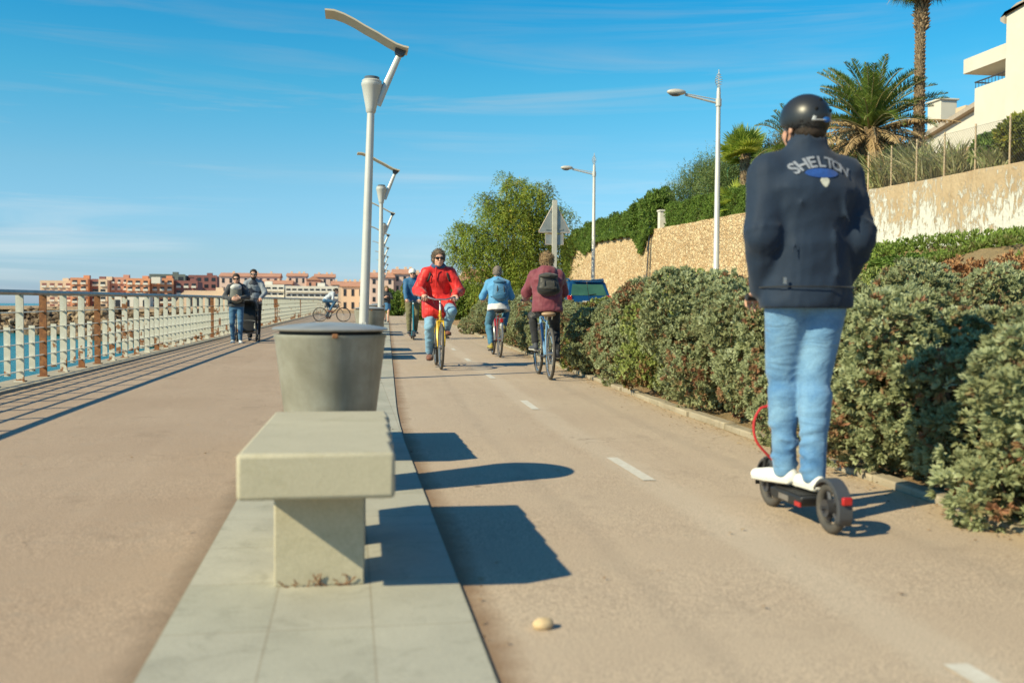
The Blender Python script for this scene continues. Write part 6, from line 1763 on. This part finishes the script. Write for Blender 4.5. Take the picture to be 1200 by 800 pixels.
m_jeans_r = fabric('washed denim', (.22, .40, .55), (.13, .27, .42), sc=5)
m_jeans_d = fabric('blue denim', (.055, .15, .27), (.035, .10, .19), sc=5)
m_jeans_t = fabric('teal blue denim', (.06, .19, .30), (.04, .13, .22), sc=5)
m_redc = fabric('red raincoat cloth', (.66, .025, .02), (.52, .018, .018), .5, 4, .2)
m_hairg = M('grey brown hair', (.20, .15, .11), .8, col2=(.09, .07, .05), scale=60)
m_hairb = M('dark brown hair', (.045, .028, .018), .7, col2=(.02, .014, .01), scale=60)
m_hairbl = M('curly blond grey hair', (.36, .25, .13), .8, col2=(.20, .13, .07), scale=70)
m_sole = M('pale rubber sole', (.6, .58, .52), .7); m_soled = M('dark rubber sole', (.06, .05, .05), .7)
m_shbr = fabric('brown leather shoe', (.20, .07, .04), None, .5, 20)
m_shwh = fabric('white canvas shoe', (.80, .79, .74), (.74, .72, .66), .6, 20, .1)
m_shdk = fabric('dark trainer', (.05, .055, .07), None, .6, 20)
m_shyl = fabric('yellow trainer', (.45, .42, .06), (.2, .12, .05), .6, 30)
m_yel = M('yellow bicycle paint', (.72, .46, .01), .3, .1, col2=(.65, .40, .01), scale=3, coat=.4)
loc = (1.318, 15.0, gz(15))
B, gr, pd = bicycle('yellow bicycle ridden toward the camera', loc, R(179), m_yel, None, crank=R(-95), steer=R(1), bary=1.03, sadz=.88)
rp = rider_pose(gr, pd)
PM, J = person('man in a knee length red raincoat and sunglasses, cycling toward the camera', loc, R(179), 1.86, (0, -.20, .965), lean=.16, head=(.08, -.02), **rp,
       elp={-1: (-.7, -.35, -.8), 1: (.7, -.35, -.8)}, knp={-1: (-.2, 1, 0), 1: (.15, 1, 0)}, toe={-1: (.15, .1), 1: (-.1, -.15)}, cell=.0095,
       top=dict(mat=m_redc, loose=.030, len=.45, hem=(.19, .13), arm=.026, over_thigh=.45, hood=True, wr=.008, name='raincoat', nocut=True, drape=.12, zcut=.23, collar=.6), bot=dict(mat=m_jeans_r, loose=.008, flare=.008), shoes=(m_shbr, m_soled), skin=sk_b, hair='curly', hairm=m_hairg, glasses=True, roundb=.15)
c, hx = J['T'](.505, 0, .0), J['hx']
S = SDF(c - .2, c + .2, .008); S.ell(c + V3(0, .02, .035), (.115, .10, .06), .02); S.ell(c + V3(0, .05, .085), (.068, .075, .07), .02, sub=True); S.disp(.006, 30, 2)
S.build('hood_lining', fabric('navy lining', (.04, .10, .22), None, .8), PM)
for e in (-1, 1):
    mb = MB(); pts = [J['T'](.46, e * .120, -.08), J['T'](.495, e * .118, .03), J['T'](.43, e * .122, .125), J['T'](.36, e * .145, .140), J['T'](.30, e * .185, .09)]
    mb.tube(pts, .015, 8, flat=(1, .35)); o = mb.build('backpack_strap', m_dark, PM)
mb = MB(); mb.box(J['T'](.40, .04, .150), (.025, .012, .30)); mb.build('coat_flap', m_redc, PM, bevel=.005)

# ---- man with the white helmet on a scooter
def kick(label, loc, rz, m_stem_, m_acc, electric=True, wb=.80, wr_=.105, barz=1.08, red_cable=False, bw=.22, steer=0.):
    t = thing('scooter', label, 'scooter', loc, rz)
    y0, y1 = -wb * .5, wb * .5
    dk = MB(); dk.prism([(y0 + wr_ + .045, .085), (y1 - wr_ - .045, .075), (y1 - wr_ - .02, .125), (y1 - wr_ - .06, .135), (y0 + wr_ + .02, .135)], -.075, .075, 'x'); dk.build('deck', m_stem_, t, bevel=.012)
    mb = MB(); mb.box2(-.068, .068, y0 + wr_ + .05, y1 - wr_ - .07, .1352, .140); mb.build('deck_mat', m_dark, t, bevel=.002)
    if electric:
        mb = MB(); mb.box2(-.0765, -.0745, -.04, .06, .092, .118); mb.build('side_plate', m_alu, t)
        for e in (-1, 1): mb = MB(); mb.box((e * .077, y0 + wr_ + .05, .10), (.006, .055, .02)); mb.build('side_reflector', m_tl, t)
    for k, y in enumerate((y0, y1)):
        mb = MB(); mb.lathe([(wr_ * .30, -.030), (wr_ * .34, -.032), (wr_ * .34, .032), (wr_ * .30, .030)], 20, (0, y, wr_), 'x')
        for j in range(5):
            a = j * 1.2566; mb.tube([(0, y + wr_ * .3 * math.cos(a), wr_ + wr_ * .3 * math.sin(a)), (0, y + wr_ * .72 * math.cos(a), wr_ + wr_ * .72 * math.sin(a))], .011, 6)
        mb.tube([(-.05, y, wr_), (.05, y, wr_)], .010, 8)
        w = mb.build('wheel', m_dkmet, t)
        mb = MB(); mb.torus((0, y, wr_), wr_ - .021, .0215, 'x', 40, 10); mb.build('tyre', m_tyre, w)
        mb = MB(); mb.torus((0, y, wr_), wr_ * .74, .010, 'x', 40, 8); mb.build('rim', m_dkmet, w)
    # rear mudguard
    mb = MB(); n = 12; vs = []; Rg = wr_ + .018
    angs = np.linspace(R(35), R(205), n)
    for a in angs:
        for x, dz in ((-.036, -.016), (-.03, 0), (.03, 0), (.036, -.016)):
            vs.append((x, y0 - (Rg + dz) * -math.cos(a), wr_ + (Rg + dz) * math.sin(a)))
    mb.add(vs, [(4 * i + j, 4 * i + j + 1, 4 * i + j + 5, 4 * i + j + 4) for i in range(n - 1) for j in range(3)], True)
    o = mb.build('rear_mudguard', M('dark grey plastic', (.06, .065, .075), .4), t); md = o.modifiers.new('s', 'SOLIDIFY'); md.thickness = .005
    a = R(165)
    mb = MB(); mb.box((0, y0 + Rg * math.cos(a) - .008, wr_ + Rg * math.sin(a) + .02), (.045, .02, .035)); mb.build('tail_light', m_tl, t, bevel=.006)
    # front mudguard, fork, stem
    mb = MB(); vs = []
    for a in np.linspace(R(-10), R(150), n):
        for x, dz in ((-.034, -.014), (-.028, 0), (.028, 0), (.034, -.014)): vs.append((x, y1 + (Rg + dz) * math.cos(a), wr_ + (Rg + dz) * math.sin(a)))
    mb.add(vs, [(4 * i + j, 4 * i + j + 1, 4 * i + j + 5, 4 * i + j + 4) for i in range(n - 1) for j in range(3)], True)
    o = mb.build('front_mudguard', MATS['dark grey plastic'], t); md = o.modifiers.new('s', 'SOLIDIFY'); md.thickness = .005
    topp = V3(0, y1 - .16, barz)
    mb = MB(); mb.tube([(0, y1 - .035, wr_ * 2 + .03), topp], .023, 12); mb.tube([(0, y1 - wr_ - .05, .115), (0, y1 - .04, wr_ * 2 + .05)], .026, 10)
    for e in (-1, 1): mb.tube([(e * .042, y1, wr_), (e * .042, y1 - .02, wr_ * 2 + .02), (0, y1 - .033, wr_ * 2 + .03)], .011, 7)
    mb.build('stem', m_acc, t)
    mb = MB(); mb.tube([topp + V3(-bw, -.02, .0), topp + V3(-.08, 0, .0), topp + V3(.08, 0, 0), topp + V3(bw, -.02, 0)], .013, 9); hb = mb.build('handlebar', m_dkmet, t)
    gr_ = {}
    for e in (-1, 1):
        mb = MB(); a, b = topp + V3(e * bw, -.02, 0), topp + V3(e * (bw - .11), -.012, 0); mb.tube([a, b], .018, 9); mb.build('grip', m_dark, hb); gr_[e] = (a + b) / 2
        mb = MB(); mb.tube([b, b + V3(0, .045, -.01), b + V3(e * .07, .055, -.03)], .005, 5); mb.build('brake_lever', m_alu, hb)
    mb = MB(); mb.sphere(topp + V3(0, .01, .01), (.035, .03, .02)); mb.build('display', m_dkmet, t)
    mb = MB(); mb.sphere((0, topp[1] + .05, barz - .05), (.022, .02, .018)); mb.build('headlight', m_whp, t)
    cm = M('red cable', (.55, .03, .03), .4) if red_cable else m_dark
    x_ = -.115 if red_cable else -.05
    mb = MB(); pp = [topp + V3(-.06, .02, -.02), V3(-.035, y1 - .10, barz * .75), V3(-.04, y1 - .08, barz * .52), V3(x_ * .85, y1 - .07, .49), V3(x_ * 1.12, y1 - .07, .42), V3(x_ * 1.0, y1 - .08, .33), V3(-.03, y1 - .08, .24)]
    cr = []
    for i in range(len(pp) - 1):
        p0, p1, p2, p3 = pp[max(i - 1, 0)], pp[i], pp[i + 1], pp[min(i + 2, len(pp) - 1)]
        for k in range(6):
            u = k / 6; cr.append(.5 * ((2 * p1) + (-p0 + p2) * u + (2 * p0 - 5 * p1 + 4 * p2 - p3) * u * u + (-p0 + 3 * p1 - 3 * p2 + p3) * u ** 3))
    mb.tube(cr + [pp[-1]], .0065 if red_cable else .004, 6); mb.build('brake_cable', cm, t)
    return t, gr_
m_teal = M('teal scooter paint', (.02, .20, .26), .3, .4, col2=(.015, .16, .22), scale=3)
loc = (1.60, 25.9, gz(25.9))
K, kg = kick('scooter with a teal stem ridden toward the camera', loc, R(180), m_dkmet, m_teal, barz=.98)
wr = {e: kg[e] + V3(0, -.075, .035) for e in (-1, 1)}; hd = {e: ((0, 1, -.3), (0, -.25, -1)) for e in (-1, 1)}
person('man in a white helmet, blue jacket and olive trousers on a scooter facing the camera', loc, R(180), 1.74, (0, -.16, .14 + .92), lean=.05, wr=wr, hd=hd, an={-1: (-.085, -.20, .235), 1: (.085, -.02, .235)},
       elp={-1: (-1, -.5, -.3), 1: (1, -.5, -.3)}, toe={-1: (.2, 0), 1: (-.2, 0)}, cell=.012, top=dict(mat=fabric('blue windbreaker', (.025, .13, .28), None, .6, 5), loose=.025, len=.10, arm=.015, collar=1., wr=.008),
       bot=dict(mat=fabric('olive cotton', (.17, .16, .085), None, .85, 5), loose=.016), shoes=(m_shdk, m_sole), skin=sk_b, hair='short', hairm=m_hairb, helmet=dict(mat=M('white helmet shell', (.78, .78, .76), .35)))

# ---- two cyclists seen from behind
m_sil = M('silver bicycle paint', (.45, .46, .47), .3, .6); m_redp = M('red bicycle paint', (.45, .03, .04), .3, .2, coat=.4)
loc = (2.652, 18.05, gz(18.05))
B, gr, pd = bicycle('silver and red bicycle with rear rack and red tail light, ridden away from the camera', loc, R(-1.5), m_redp, None, crank=R(80), bary=1.02, sadz=.85, fenders=m_sil, rack=True, light='rear', fork_m=m_sil)
rp = rider_pose(gr, pd)
PB, J = person('grey haired man in a light blue jacket and jeans cycling away', loc, R(-1.5), 1.70, (0, -.22, .92), lean=.22, head=(-.1, .0), **rp, elp={-1: (-.45, -.4, -.8), 1: (.45, -.4, -.8)},
       knp={-1: (-.2, 1, 0), 1: (.3, 1, 0)}, toe={-1: (.1, .05), 1: (-.15, -.1)}, cell=.0105, top=dict(mat=fabric('sky blue jacket cloth', (.10, .32, .56), (.08, .26, .48), .7, 5), loose=.02, len=.03, arm=.010, wr=.007), bot=dict(mat=m_jeans_t, loose=.010),
       shoes=(m_shyl, m_soled), skin=sk_b, hair='short', hairm=M('grey hair', (.26, .22, .19), .8, col2=(.14, .11, .09), scale=60), glasses=False, mouth=True, roundb=.2)
S = SDF(V3(-.3, -.6, .75), V3(.3, .1, 1.2), .011); S.cone(J['T'](-.085), J['T'](.06), (.206, .160), (.195, .152), .02); S.cut(J['T'](-.10), -J['up']); S.cut(J['T'](.02), J['up']); S.disp(.005, 20, 3)
S.build('shirt_hem', fabric('white shirt', (.68, .66, .66), None, .8), PB)
def backpack(label, J, loc, rz, mat, u, r, m2, hem=None, w_=.135, h_=.19, dp=.085):
    t = thing('backpack', label, 'backpack', loc, rz); T = J['T']; s = J['s']
    c = T(u, r, -.19); lo = c - .36; S = SDF(lo, c + .36, .010); rt = J['rt']
    S.cone(T(u - h_ * .5, r, -.185), T(u + h_ * .42, r, -.170), (w_ * s, dp * s), (w_ * .78 * s, dp * .72 * s), .03, rt)
    S.disp(.006, 22, 5); S.build('bag', mat, t)
    S = SDF(lo, c + .36, .010); S.cone(T(u - h_ * .45, r, -.262), T(u - h_ * .05, r, -.255), (w_ * .72 * s, .030 * s), (w_ * .64 * s, .025 * s), .02, rt); S.disp(.004, 30, 6); S.build('front_pocket', m2, t)
    S = SDF(lo, c + .36, .010); S.ell(T(u + h_ * .48, r, -.185), V3(w_ * .86, dp * 1.02, .050) * s, .02); S.disp(.006, 30, 7); S.build('top_flap', m2, t)
    for e in (-1, 1):
        mb = MB(); mb.tube([T(u + h_ * .4, e * .07, -.12), T(.505, e * .10, -.035), T(.47, e * .115, .075), T(.34, e * .135, .140), T(.2, e * .165, .06), T(u - h_ * .55, e * .13, -.12)], .019, 7, flat=(1, .35)); mb.build('shoulder_strap', m_dark, t)
        mb = MB(); mb.tube([T(u + h_ * .1, r + e * w_ * .4, -.272), T(u - h_ * .2, r + e * w_ * .42, -.290), T(u - h_ * .5, r + e * w_ * .4, -.268)], .009, 6, flat=(1, .4)); mb.build('buckle_strap', m_dark, t)
    mb = MB(); mb.tube([T(u + h_ * .62, -.03, -.12), T(u + h_ * .82, 0, -.12), T(u + h_ * .62, .03, -.12)], .007, 6); mb.build('carry_loop', m_dark, t)
    return t
backpack('blue backpack on the back of the cyclist in the light blue jacket', J, loc, R(-1.5), fabric('blue nylon', (.06, .20, .36), None, .6, 6), .29, .02, fabric('dull blue nylon', (.05, .16, .28), None, .6, 6), w_=.150, h_=.27, dp=.105)

m_lbl = M('pale blue bicycle paint', (.22, .42, .66), .3, .2, coat=.4)
loc = (2.555, 13.0, gz(13))
B, gr, pd = bicycle('light blue bicycle with tan saddle ridden away from the camera', loc, R(-2.5), m_lbl, None, crank=R(195), bary=1.0, sadz=.86, saddle_m=M('tan leather', (.42, .28, .17), .5), fork_m=m_sil, rim_m=m_alu, fenders=None, light=None, steer=R(1))
rp = rider_pose(gr, pd)
PP, J = person('curly haired woman in a plum padded jacket and black trousers, cycling away', loc, R(-2.5), 1.64, (0, -.215, .93), lean=.10, head=(0, 0.02), **rp, elp={-1: (-.5, -.5, -.7), 1: (.5, -.5, -.7)},
       knp={-1: (-.15, 1, 0), 1: (.15, 1, 0)}, toe={-1: (.2, 0), 1: (-.1, 0)}, cell=.0095, top=dict(mat=fabric('plum quilted cloth', (.20, .045, .065), (.16, .035, .05), .65, 5, .3), loose=.045, len=.075, hem=(.185, .14), arm=.020, hood=True, wr=.008, collar=.6), bot=dict(mat=fabric('black cotton', (.016, .017, .021), None, .8), loose=.002),
       shoes=(m_shdk, m_sole), skin=sk_a, hair='curly', hairm=m_hairbl, glasses=False, mouth=True, shw=1.04, roundb=.12)
backpack('small black backpack worn over a plum jacket', J, loc, R(-2.5), fabric('black nylon', (.018, .018, .018), None, .5, 8), .320, -.01, fabric('dark grey nylon', (.05, .048, .042), None, .6, 9), w_=.165, h_=.19, dp=.095)

# ---- far woman walking on the path
person('far woman in a short blue skirt and dark jacket walking toward the camera', (1.63, 45.4, gz(45.4)), R(176), 1.70, (0, 0, .90), lean=.05, wr={-1: (-.07, .24, 1.18), 1: (.09, .22, 1.14)}, hd={-1: ((.6, .7, .2), (.3, -.4, -.8)), 1: ((-.6, .7, .2), (-.3, -.4, -.8))},
       an={-1: (-.07, .10, .08), 1: (.07, -.30, .20)}, elp={-1: (-1, -.6, -.6), 1: (1, -.6, -.6)}, toe={-1: (0, 0), 1: (0, -.6)}, cell=.014, top=dict(mat=fabric('dark jacket cloth', (.03, .035, .045), None, .7), loose=.012, len=.04), bot=dict(mat=fabric('mid blue denim skirt', (.08, .24, .45), None, .8), skirt=.34), shoes=(m_shdk, m_soled), skin=sk_b, hair='bob', hairm=m_hairbl, glasses=False)

# ---- couple with pushchair beside the railing
loc = (-2.56, 23.45, gz(23.45))
PW, J = person('woman in a dark grey jacket and jeans walking with a baby carrier on her chest', loc, R(184), 1.63, (0, 0, .865), lean=-.02, head=(.0, -.1), wr={-1: (-.10, .29, 1.03), 1: (.10, .30, 1.00)}, hd={-1: ((1, .35, 0), (0, -1, 0)), 1: ((-1, .3, 0), (0, -1, 0))},
       sdir={-1: (0, 0, 1), 1: (0, 0, 1)}, grip=.25, an={-1: (-.09, .10, .085), 1: (.08, -.06, .085)}, elp={-1: (-1, -.5, -.4), 1: (1, -.5, -.4)}, toe={-1: (.1, 0), 1: (-.1, 0)}, cell=.012,
       top=dict(mat=fabric('charcoal jacket cloth', (.055, .06, .068), None, .7), loose=.018, len=.04, arm=.012, wr=.007), bot=dict(mat=m_jeans_d, loose=.004), shoes=(m_shwh, m_sole), skin=sk_b, hair='bun', hairm=m_hairb, glasses=True)
t = thing('baby_carrier', 'grey baby carrier with a pale hood strapped to the woman chest', 'baby carrier', loc, R(184))
T = J['T']; c = T(.30, 0, .21)
S = SDF(c - .3, c + .3, .011); S.cone(T(.16, 0, .19), T(.36, 0, .19), (.145, .11), (.125, .10), .04); S.disp(.006, 20, 3); S.build('pouch', fabric('mid grey cotton', (.16, .165, .15), None, .8, 6), t)
S = SDF(c - .1, c + .35, .011); S = SDF(c - .3, c + .35, .011); S.ell(T(.43, 0, .205), (.130, .115, .085), .02); S.disp(.006, 22, 3); S.build('hood', fabric('pale grey cotton', (.55, .55, .53), None, .8, 6), t)
for e in (-1, 1):
    mb = MB(); mb.tube([T(.40, e * .10, .20), T(.50, e * .09, .09), T(.52, e * .09, -.02), T(.4, e * .06, -.16)], .028, 8, flat=(1, .4)); mb.build('shoulder_strap', m_dark, t)
mb = MB(); mb.tube([T(.05, .18 * math.cos(a), .01 + .14 * math.sin(a)) for a in np.linspace(0, 2 * math.pi, 25)[:-1]], .026, 8, close=True, flat=(1, .5)); mb.build('waist_belt', m_dark, t)

loc = (-2.36, 25.45, gz(25.45))
PH, J = person('bearded man in white sunglasses and a grey sweatshirt pushing the pushchair', loc, R(184), 1.80, (0, 0, .955), lean=.06, head=(-.05, 0), wr={-1: (-.17, .36, 1.03), 1: (.17, .36, 1.03)}, hd={-1: ((0, 1, -.3), (0, -.25, -1)), 1: ((0, 1, -.3), (0, -.25, -1))},
       an={-1: (-.10, -.12, .085), 1: (.09, .16, .085)}, elp={-1: (-1, -.5, -.3), 1: (1, -.5, -.3)}, cell=.012, top=dict(mat=fabric('heather grey sweatshirt', (.27, .30, .34), None, .85), loose=.020, len=.06, arm=.010, wr=.007, name='sweatshirt'),
       bot=dict(mat=fabric('black cotton', (.016, .017, .021)), loose=.012), shoes=(m_shdk, m_soled), skin=sk_a, hair='short', hairm=m_hairb, glasses=True)
hc, hx, s = J['hc'], J['hx'], J['s']
S = SDF(hc - .16, hc + .16, .007); q = lambda x, y, z: hc + hx @ (V3(x, y, z) * s)
S.ell(q(0, .036, -.070), V3(.064, .066, .060) * s, .01, hx); S.ell(q(0, .10, -.01), V3(.09, .06, .055) * s, .01, hx, sub=True); S.disp(.003, 70, 2); S.build('beard', m_hairb, PH)
for o in PH.children:
    if o.name.startswith('sunglasses'): o.data.materials.clear(); o.data.materials.append(m_whp)
S = SDF(V3(-.3, -.3, 1.0), V3(.3, .3, 1.6), .012); T = J['T']
S.cone(T(.06), T(.38, 0, -.005), (.182, .142), (.188, .146), .04); S.cone(T(.38, 0, -.005), T(.46), (.17, .14), (.10, .11), .04); S.disp(.006, 16, 3)
for e in (-1, 1): S.ell(T(.47, e * .24), (.12, .3, .15), .01, sub=True)
S.build('waistcoat', fabric('navy padded waistcoat', (.02, .028, .05), None, .6, 6), PH)

t = thing('pushchair', 'black folding pushchair on small double wheels between the woman and the bearded man', 'pushchair', (-2.44, 24.62, gz(24.62)), R(184))
mb = MB()
for e in (-1, 1):
    mb.tube([(e * .25, -.42, 1.02), (e * .25, -.22, .72), (e * .25, .34, .16)], .013, 7); mb.tube([(e * .25, -.36, .14), (e * .25, .10, .56), (e * .24, .22, .62)], .012, 7); mb.tube([(e * .25, -.22, .72), (e * .25, -.1, .98), (e * .25, .16, 1.0)], .009, 6)
mb.tube([(-.25, -.42, 1.02), (.25, -.42, 1.02)], .017, 8); mb.tube([(-.25, -.36, .2), (.25, -.36, .2)], .011, 6); mb.tube([(-.25, .30, .2), (.25, .30, .2)], .011, 6); mb.build('frame', m_dkmet, t)
S = SDF((-.3, -.45, .2), (.3, .45, 1.1), .015); S.cone((0, -.14, .50), (0, -.26, .84), (.21, .05), (.20, .045), .03); S.cone((0, -.12, .46), (0, .20, .46), (.21, .045), (.20, .045), .03); S.cone((0, .22, .42), (0, .30, .26), (.18, .03), (.16, .03), .03); S.build('seat', MATS['black nylon'], t)
S = SDF((-.35, -.5, .6), (.35, .4, 1.2), .015); S.ell((0, -.14, .84), (.25, .27, .22), .0); S.ell((0, -.06, .80), (.225, .26, .20), .0, sub=True); S.cut((0, 0, .80), (0, .2, -1)); S.disp(.006, 14, 2); S.build('canopy', fabric('dark grey canvas', (.05, .052, .058), None, .8), t)
S = SDF((-.3, -.45, .1), (.3, .35, .45), .015); S.cone((0, -.25, .26), (0, .16, .26), (.20, .07), (.18, .06), .03); S.cut((0, 0, .31), (0, 0, 1)); S.build('basket', MATS['black nylon'], t)
for e in (-1, 1):
    for y in (-.36, .34):
        for d in (-.035, .035):
            mb = MB(); mb.lathe([(.012, -.014), (.055, -.010), (.055, .010), (.012, .014)], 18, (e * .25 + d, y, .088), 'x'); w = mb.build('wheel', m_dkmet, t)
            mb = MB(); mb.torus((e * .25 + d, y, .088), .072, .0155, 'x', 26, 8); mb.build('tyre', m_tyre, w)

# ---- man in a pale shirt crossing on a black sports bicycle
loc = (-.86, 46.7, gz(46.7))
B, gr, pd = bicycle('black sports bicycle ridden sideways across the promenade', loc, R(-90), m_dark, None, crank=R(60), bary=.93, sadz=.93, sport=True, rim_m=m_dkmet, tyre_r=.016)
rp = rider_pose(gr, pd)
person('man in a pale shirt and jeans bent low over a bicycle crossing the promenade', loc, R(-90), 1.78, (0, -.25, 1.0), lean=.80, head=(0, -.12), **rp, elp={-1: (-.6, 0, -1), 1: (.6, 0, -1)}, knp={-1: (-.1, 1, .2), 1: (.1, 1, .2)}, toe={-1: (0, -.1), 1: (0, -.1)},
       cell=.013, top=dict(mat=fabric('pale grey cotton', (.55, .55, .53), None, .8, 6) if False else fabric('pale blue grey shirt', (.50, .54, .60), None, .8), loose=.012, len=.03, arm=.004, collar=.3, wr=.006, name='shirt', nocut=True), bot=dict(mat=m_jeans_d, loose=.006), shoes=(m_shbr, m_soled), skin=sk_b, hair='short', hairm=m_hairb, glasses=False, roundb=.25, neckf=.05)

# ---- man on the electric scooter, close to the camera, seen from behind
loc = (2.065, 4.33, gz(4.33)); rz = R(1.0)
K, kg = kick('black electric scooter with a red brake cable, ridden away on the right', loc, rz, M('matt black alloy', (.03, .032, .035), .45, .3), M('matt black alloy', (.03, .032, .035)), wb=.60, wr_=.112, barz=1.03, red_cable=True, bw=.225)
wr = {e: kg[e] + V3(e * .01, -.085, .03) for e in (-1, 1)}; hd = {e: ((0, 1, -.25), (0, -.25, -1)) for e in (-1, 1)}
m_navy = fabric('navy softshell', (.012, .026, .054), (.009, .020, .042), .75, 3, .35, .1)
PN, J = person('man in navy jacket, light jeans and black helmet riding away on the near scooter', loc, rz, 1.83, (0, -.03, .145 + .985), lean=.02, head=(R(14), 0), wr=wr, hd=hd,
       an={-1: (-.040, .075, .243), 1: (.026, -.085, .238)}, elp={-1: (-.48, -.8, -.2), 1: (.36, -.85, -.2)}, knp={-1: (.1, 1, 0), 1: (.0, 1, 0)}, toe={-1: (R(30), 0), 1: (R(4), 0)}, cell=.0095,
       top=dict(mat=m_navy, loose=.026, len=.145, hem=(.186, .128), arm=.024, collar=1.9, colr=.016, wr=.0045, folds=True), bot=dict(mat=m_jeans_l, loose=.010, wr=.0012, cuff=-.05, flare=.0, folds=.055, shoe=.90, shin=.86), shoes=(m_shwh, m_shwh), skin=sk_a, hair='short', hairm=m_hairb, glasses=False,
       helmet=dict(mat=M('matt black helmet shell', (.022, .024, .028), .38, spec=.5)), shw=1.08)
hc, hx, s = J['hc'], J['hx'], J['s']
# hem band and helmet fittings
mb = MB(); mb.box(J['T'](-.03, -.16, -.125), (.012, .01, .028)); mb.build('zip_tag', m_alu, PN)
mb = MB(); mb.tube([J['T'](-.055, .2155 * math.cos(a), -.004 + .160 * math.sin(a)) for a in np.linspace(0, 2 * math.pi, 49)[:-1]], .0028, 5, close=True); mb.build('hem_seam', MATS['black nylon'], PN)
mb = MB(); hy = lambda x, z: -.014 - .122 * math.sqrt(max(0, 1 - (x / .100) ** 2 - ((z - .04) / .106) ** 2)); mb.tube([(x_, hy(x_, .014), .014) for x_ in (-.05, -.03, -.01, .01, .03, .05)], .009, 8, flat=(1, .4)); mb.tube([(-.045, hy(-.045, .01), .012), (-.042, hy(-.042, .03), .03)], .008, 6); local_obj(mb, 'rear_buckle', M('pale grey plastic', (.5, .52, .55), .4), PN, hc, hx, s)
mb = MB(); mb.sphere((.012, hy(.012, .016) - .003, .016), (.020, .006, .012), 12, 8); local_obj(mb, 'blue_sticker', M('blue sticker', (.02, .12, .4), .4), PN, hc, hx, s)
for x, z in ((-.035, .062), (.045, .06), (0, .105)):
    mb = MB(); y_ = -.012 - .122 * math.sqrt(max(0, 1 - (x / .106) ** 2 - ((z - .04) / .108) ** 2)); mb.sphere((x, y_, z), (.009, .004, .009), 12, 8); local_obj(mb, 'helmet_vent', M('vent black', (.004, .004, .004), .9), PN, hc, hx, s)
# lettering across the shoulders, laid on the cloth
jm = J['jacket'].data
bv = BVHTree.FromPolygons([v.co.copy() for v in jm.vertices], [tuple(p.vertices) for p in jm.polygons])
def lay(px, pz, lift=.007):
    h_, nn, i_, d_ = bv.ray_cast(Vector((px, -1, pz)), Vector((0, 1, 0)))
    return (px, (h_.y if h_ else -.14) - lift, pz)
zc, Rr = 1.392, .215; cx = .0
V_, F_ = [], []
word = 'SHELTON'
for i, ch in enumerate(word):
    cu = bpy.data.curves.new('letter', 'FONT'); cu.body = ch; cu.size = .072; cu.align_x = 'CENTER'; cu.offset = .0018; cu.resolution_u = 3
    tmp = bpy.data.objects.new('letter', cu); COL.objects.link(tmp); bpy.context.view_layer.update()
    me = bpy.data.meshes.new_from_object(tmp.evaluated_get(bpy.context.evaluated_depsgraph_get()))
    bpy.data.objects.remove(tmp); bpy.data.curves.remove(cu)
    import bmesh as _bm
    b_ = _bm.new(); b_.from_mesh(me); _bm.ops.triangulate(b_, faces=b_.faces); _bm.ops.subdivide_edges(b_, edges=b_.edges, cuts=3, use_grid_fill=True); b_.to_mesh(me); b_.free()
    a = (i - 3) * R(10.0); n0 = len(V_)
    for v in me.vertices:
        r_ = Rr + v.co.y; aa = a + (v.co.x * .92) / Rr
        V_.append(lay(cx + r_ * math.sin(aa), zc + r_ * math.cos(aa)))
    for p in me.polygons: F_.append(tuple(n0 + k for k in p.vertices))
    bpy.data.meshes.remove(me)
mb = MB(); mb.add(V_, F_, True); mb.build('lettering', fabric('pale grey print', (.25, .27, .32), (.17, .19, .24), .7, 60), PN)
def patch(shape, nm, mat, lift):
    V_, F_ = [], []; n = 20; rings = 6
    for k in range(rings + 1):
        for j in range(n):
            x, z = shape(2 * math.pi * j / n); x, z = x[0] + (x[1]) * k / rings, z[0] + z[1] * k / rings
            V_.append(lay(x, z, lift))
    for k in range(rings):
        for j in range(n): F_.append((k * n + j, k * n + (j + 1) % n, (k + 1) * n + (j + 1) % n, (k + 1) * n + j))
    mb = MB(); mb.add(V_, F_, True); return mb.build(nm, mat, PN)
patch(lambda a: ((cx - .004, .078 * math.cos(a)), (1.578, .022 * math.sin(a) * (1 if math.sin(a) > 0 else 1.))), 'blue_emblem', fabric('blue print', (.012, .07, .30), None, .6, 40), .004)
patch(lambda a: ((cx + .002, .021 * math.cos(a) * (1 if math.sin(a) > 0 else 1 - .45 * abs(math.sin(a)))), (1.540, .022 * math.sin(a) if math.sin(a) > 0 else .027 * math.sin(a))), 'shield_emblem', fabric('cream print', (.52, .52, .45), None, .6, 40), .002)
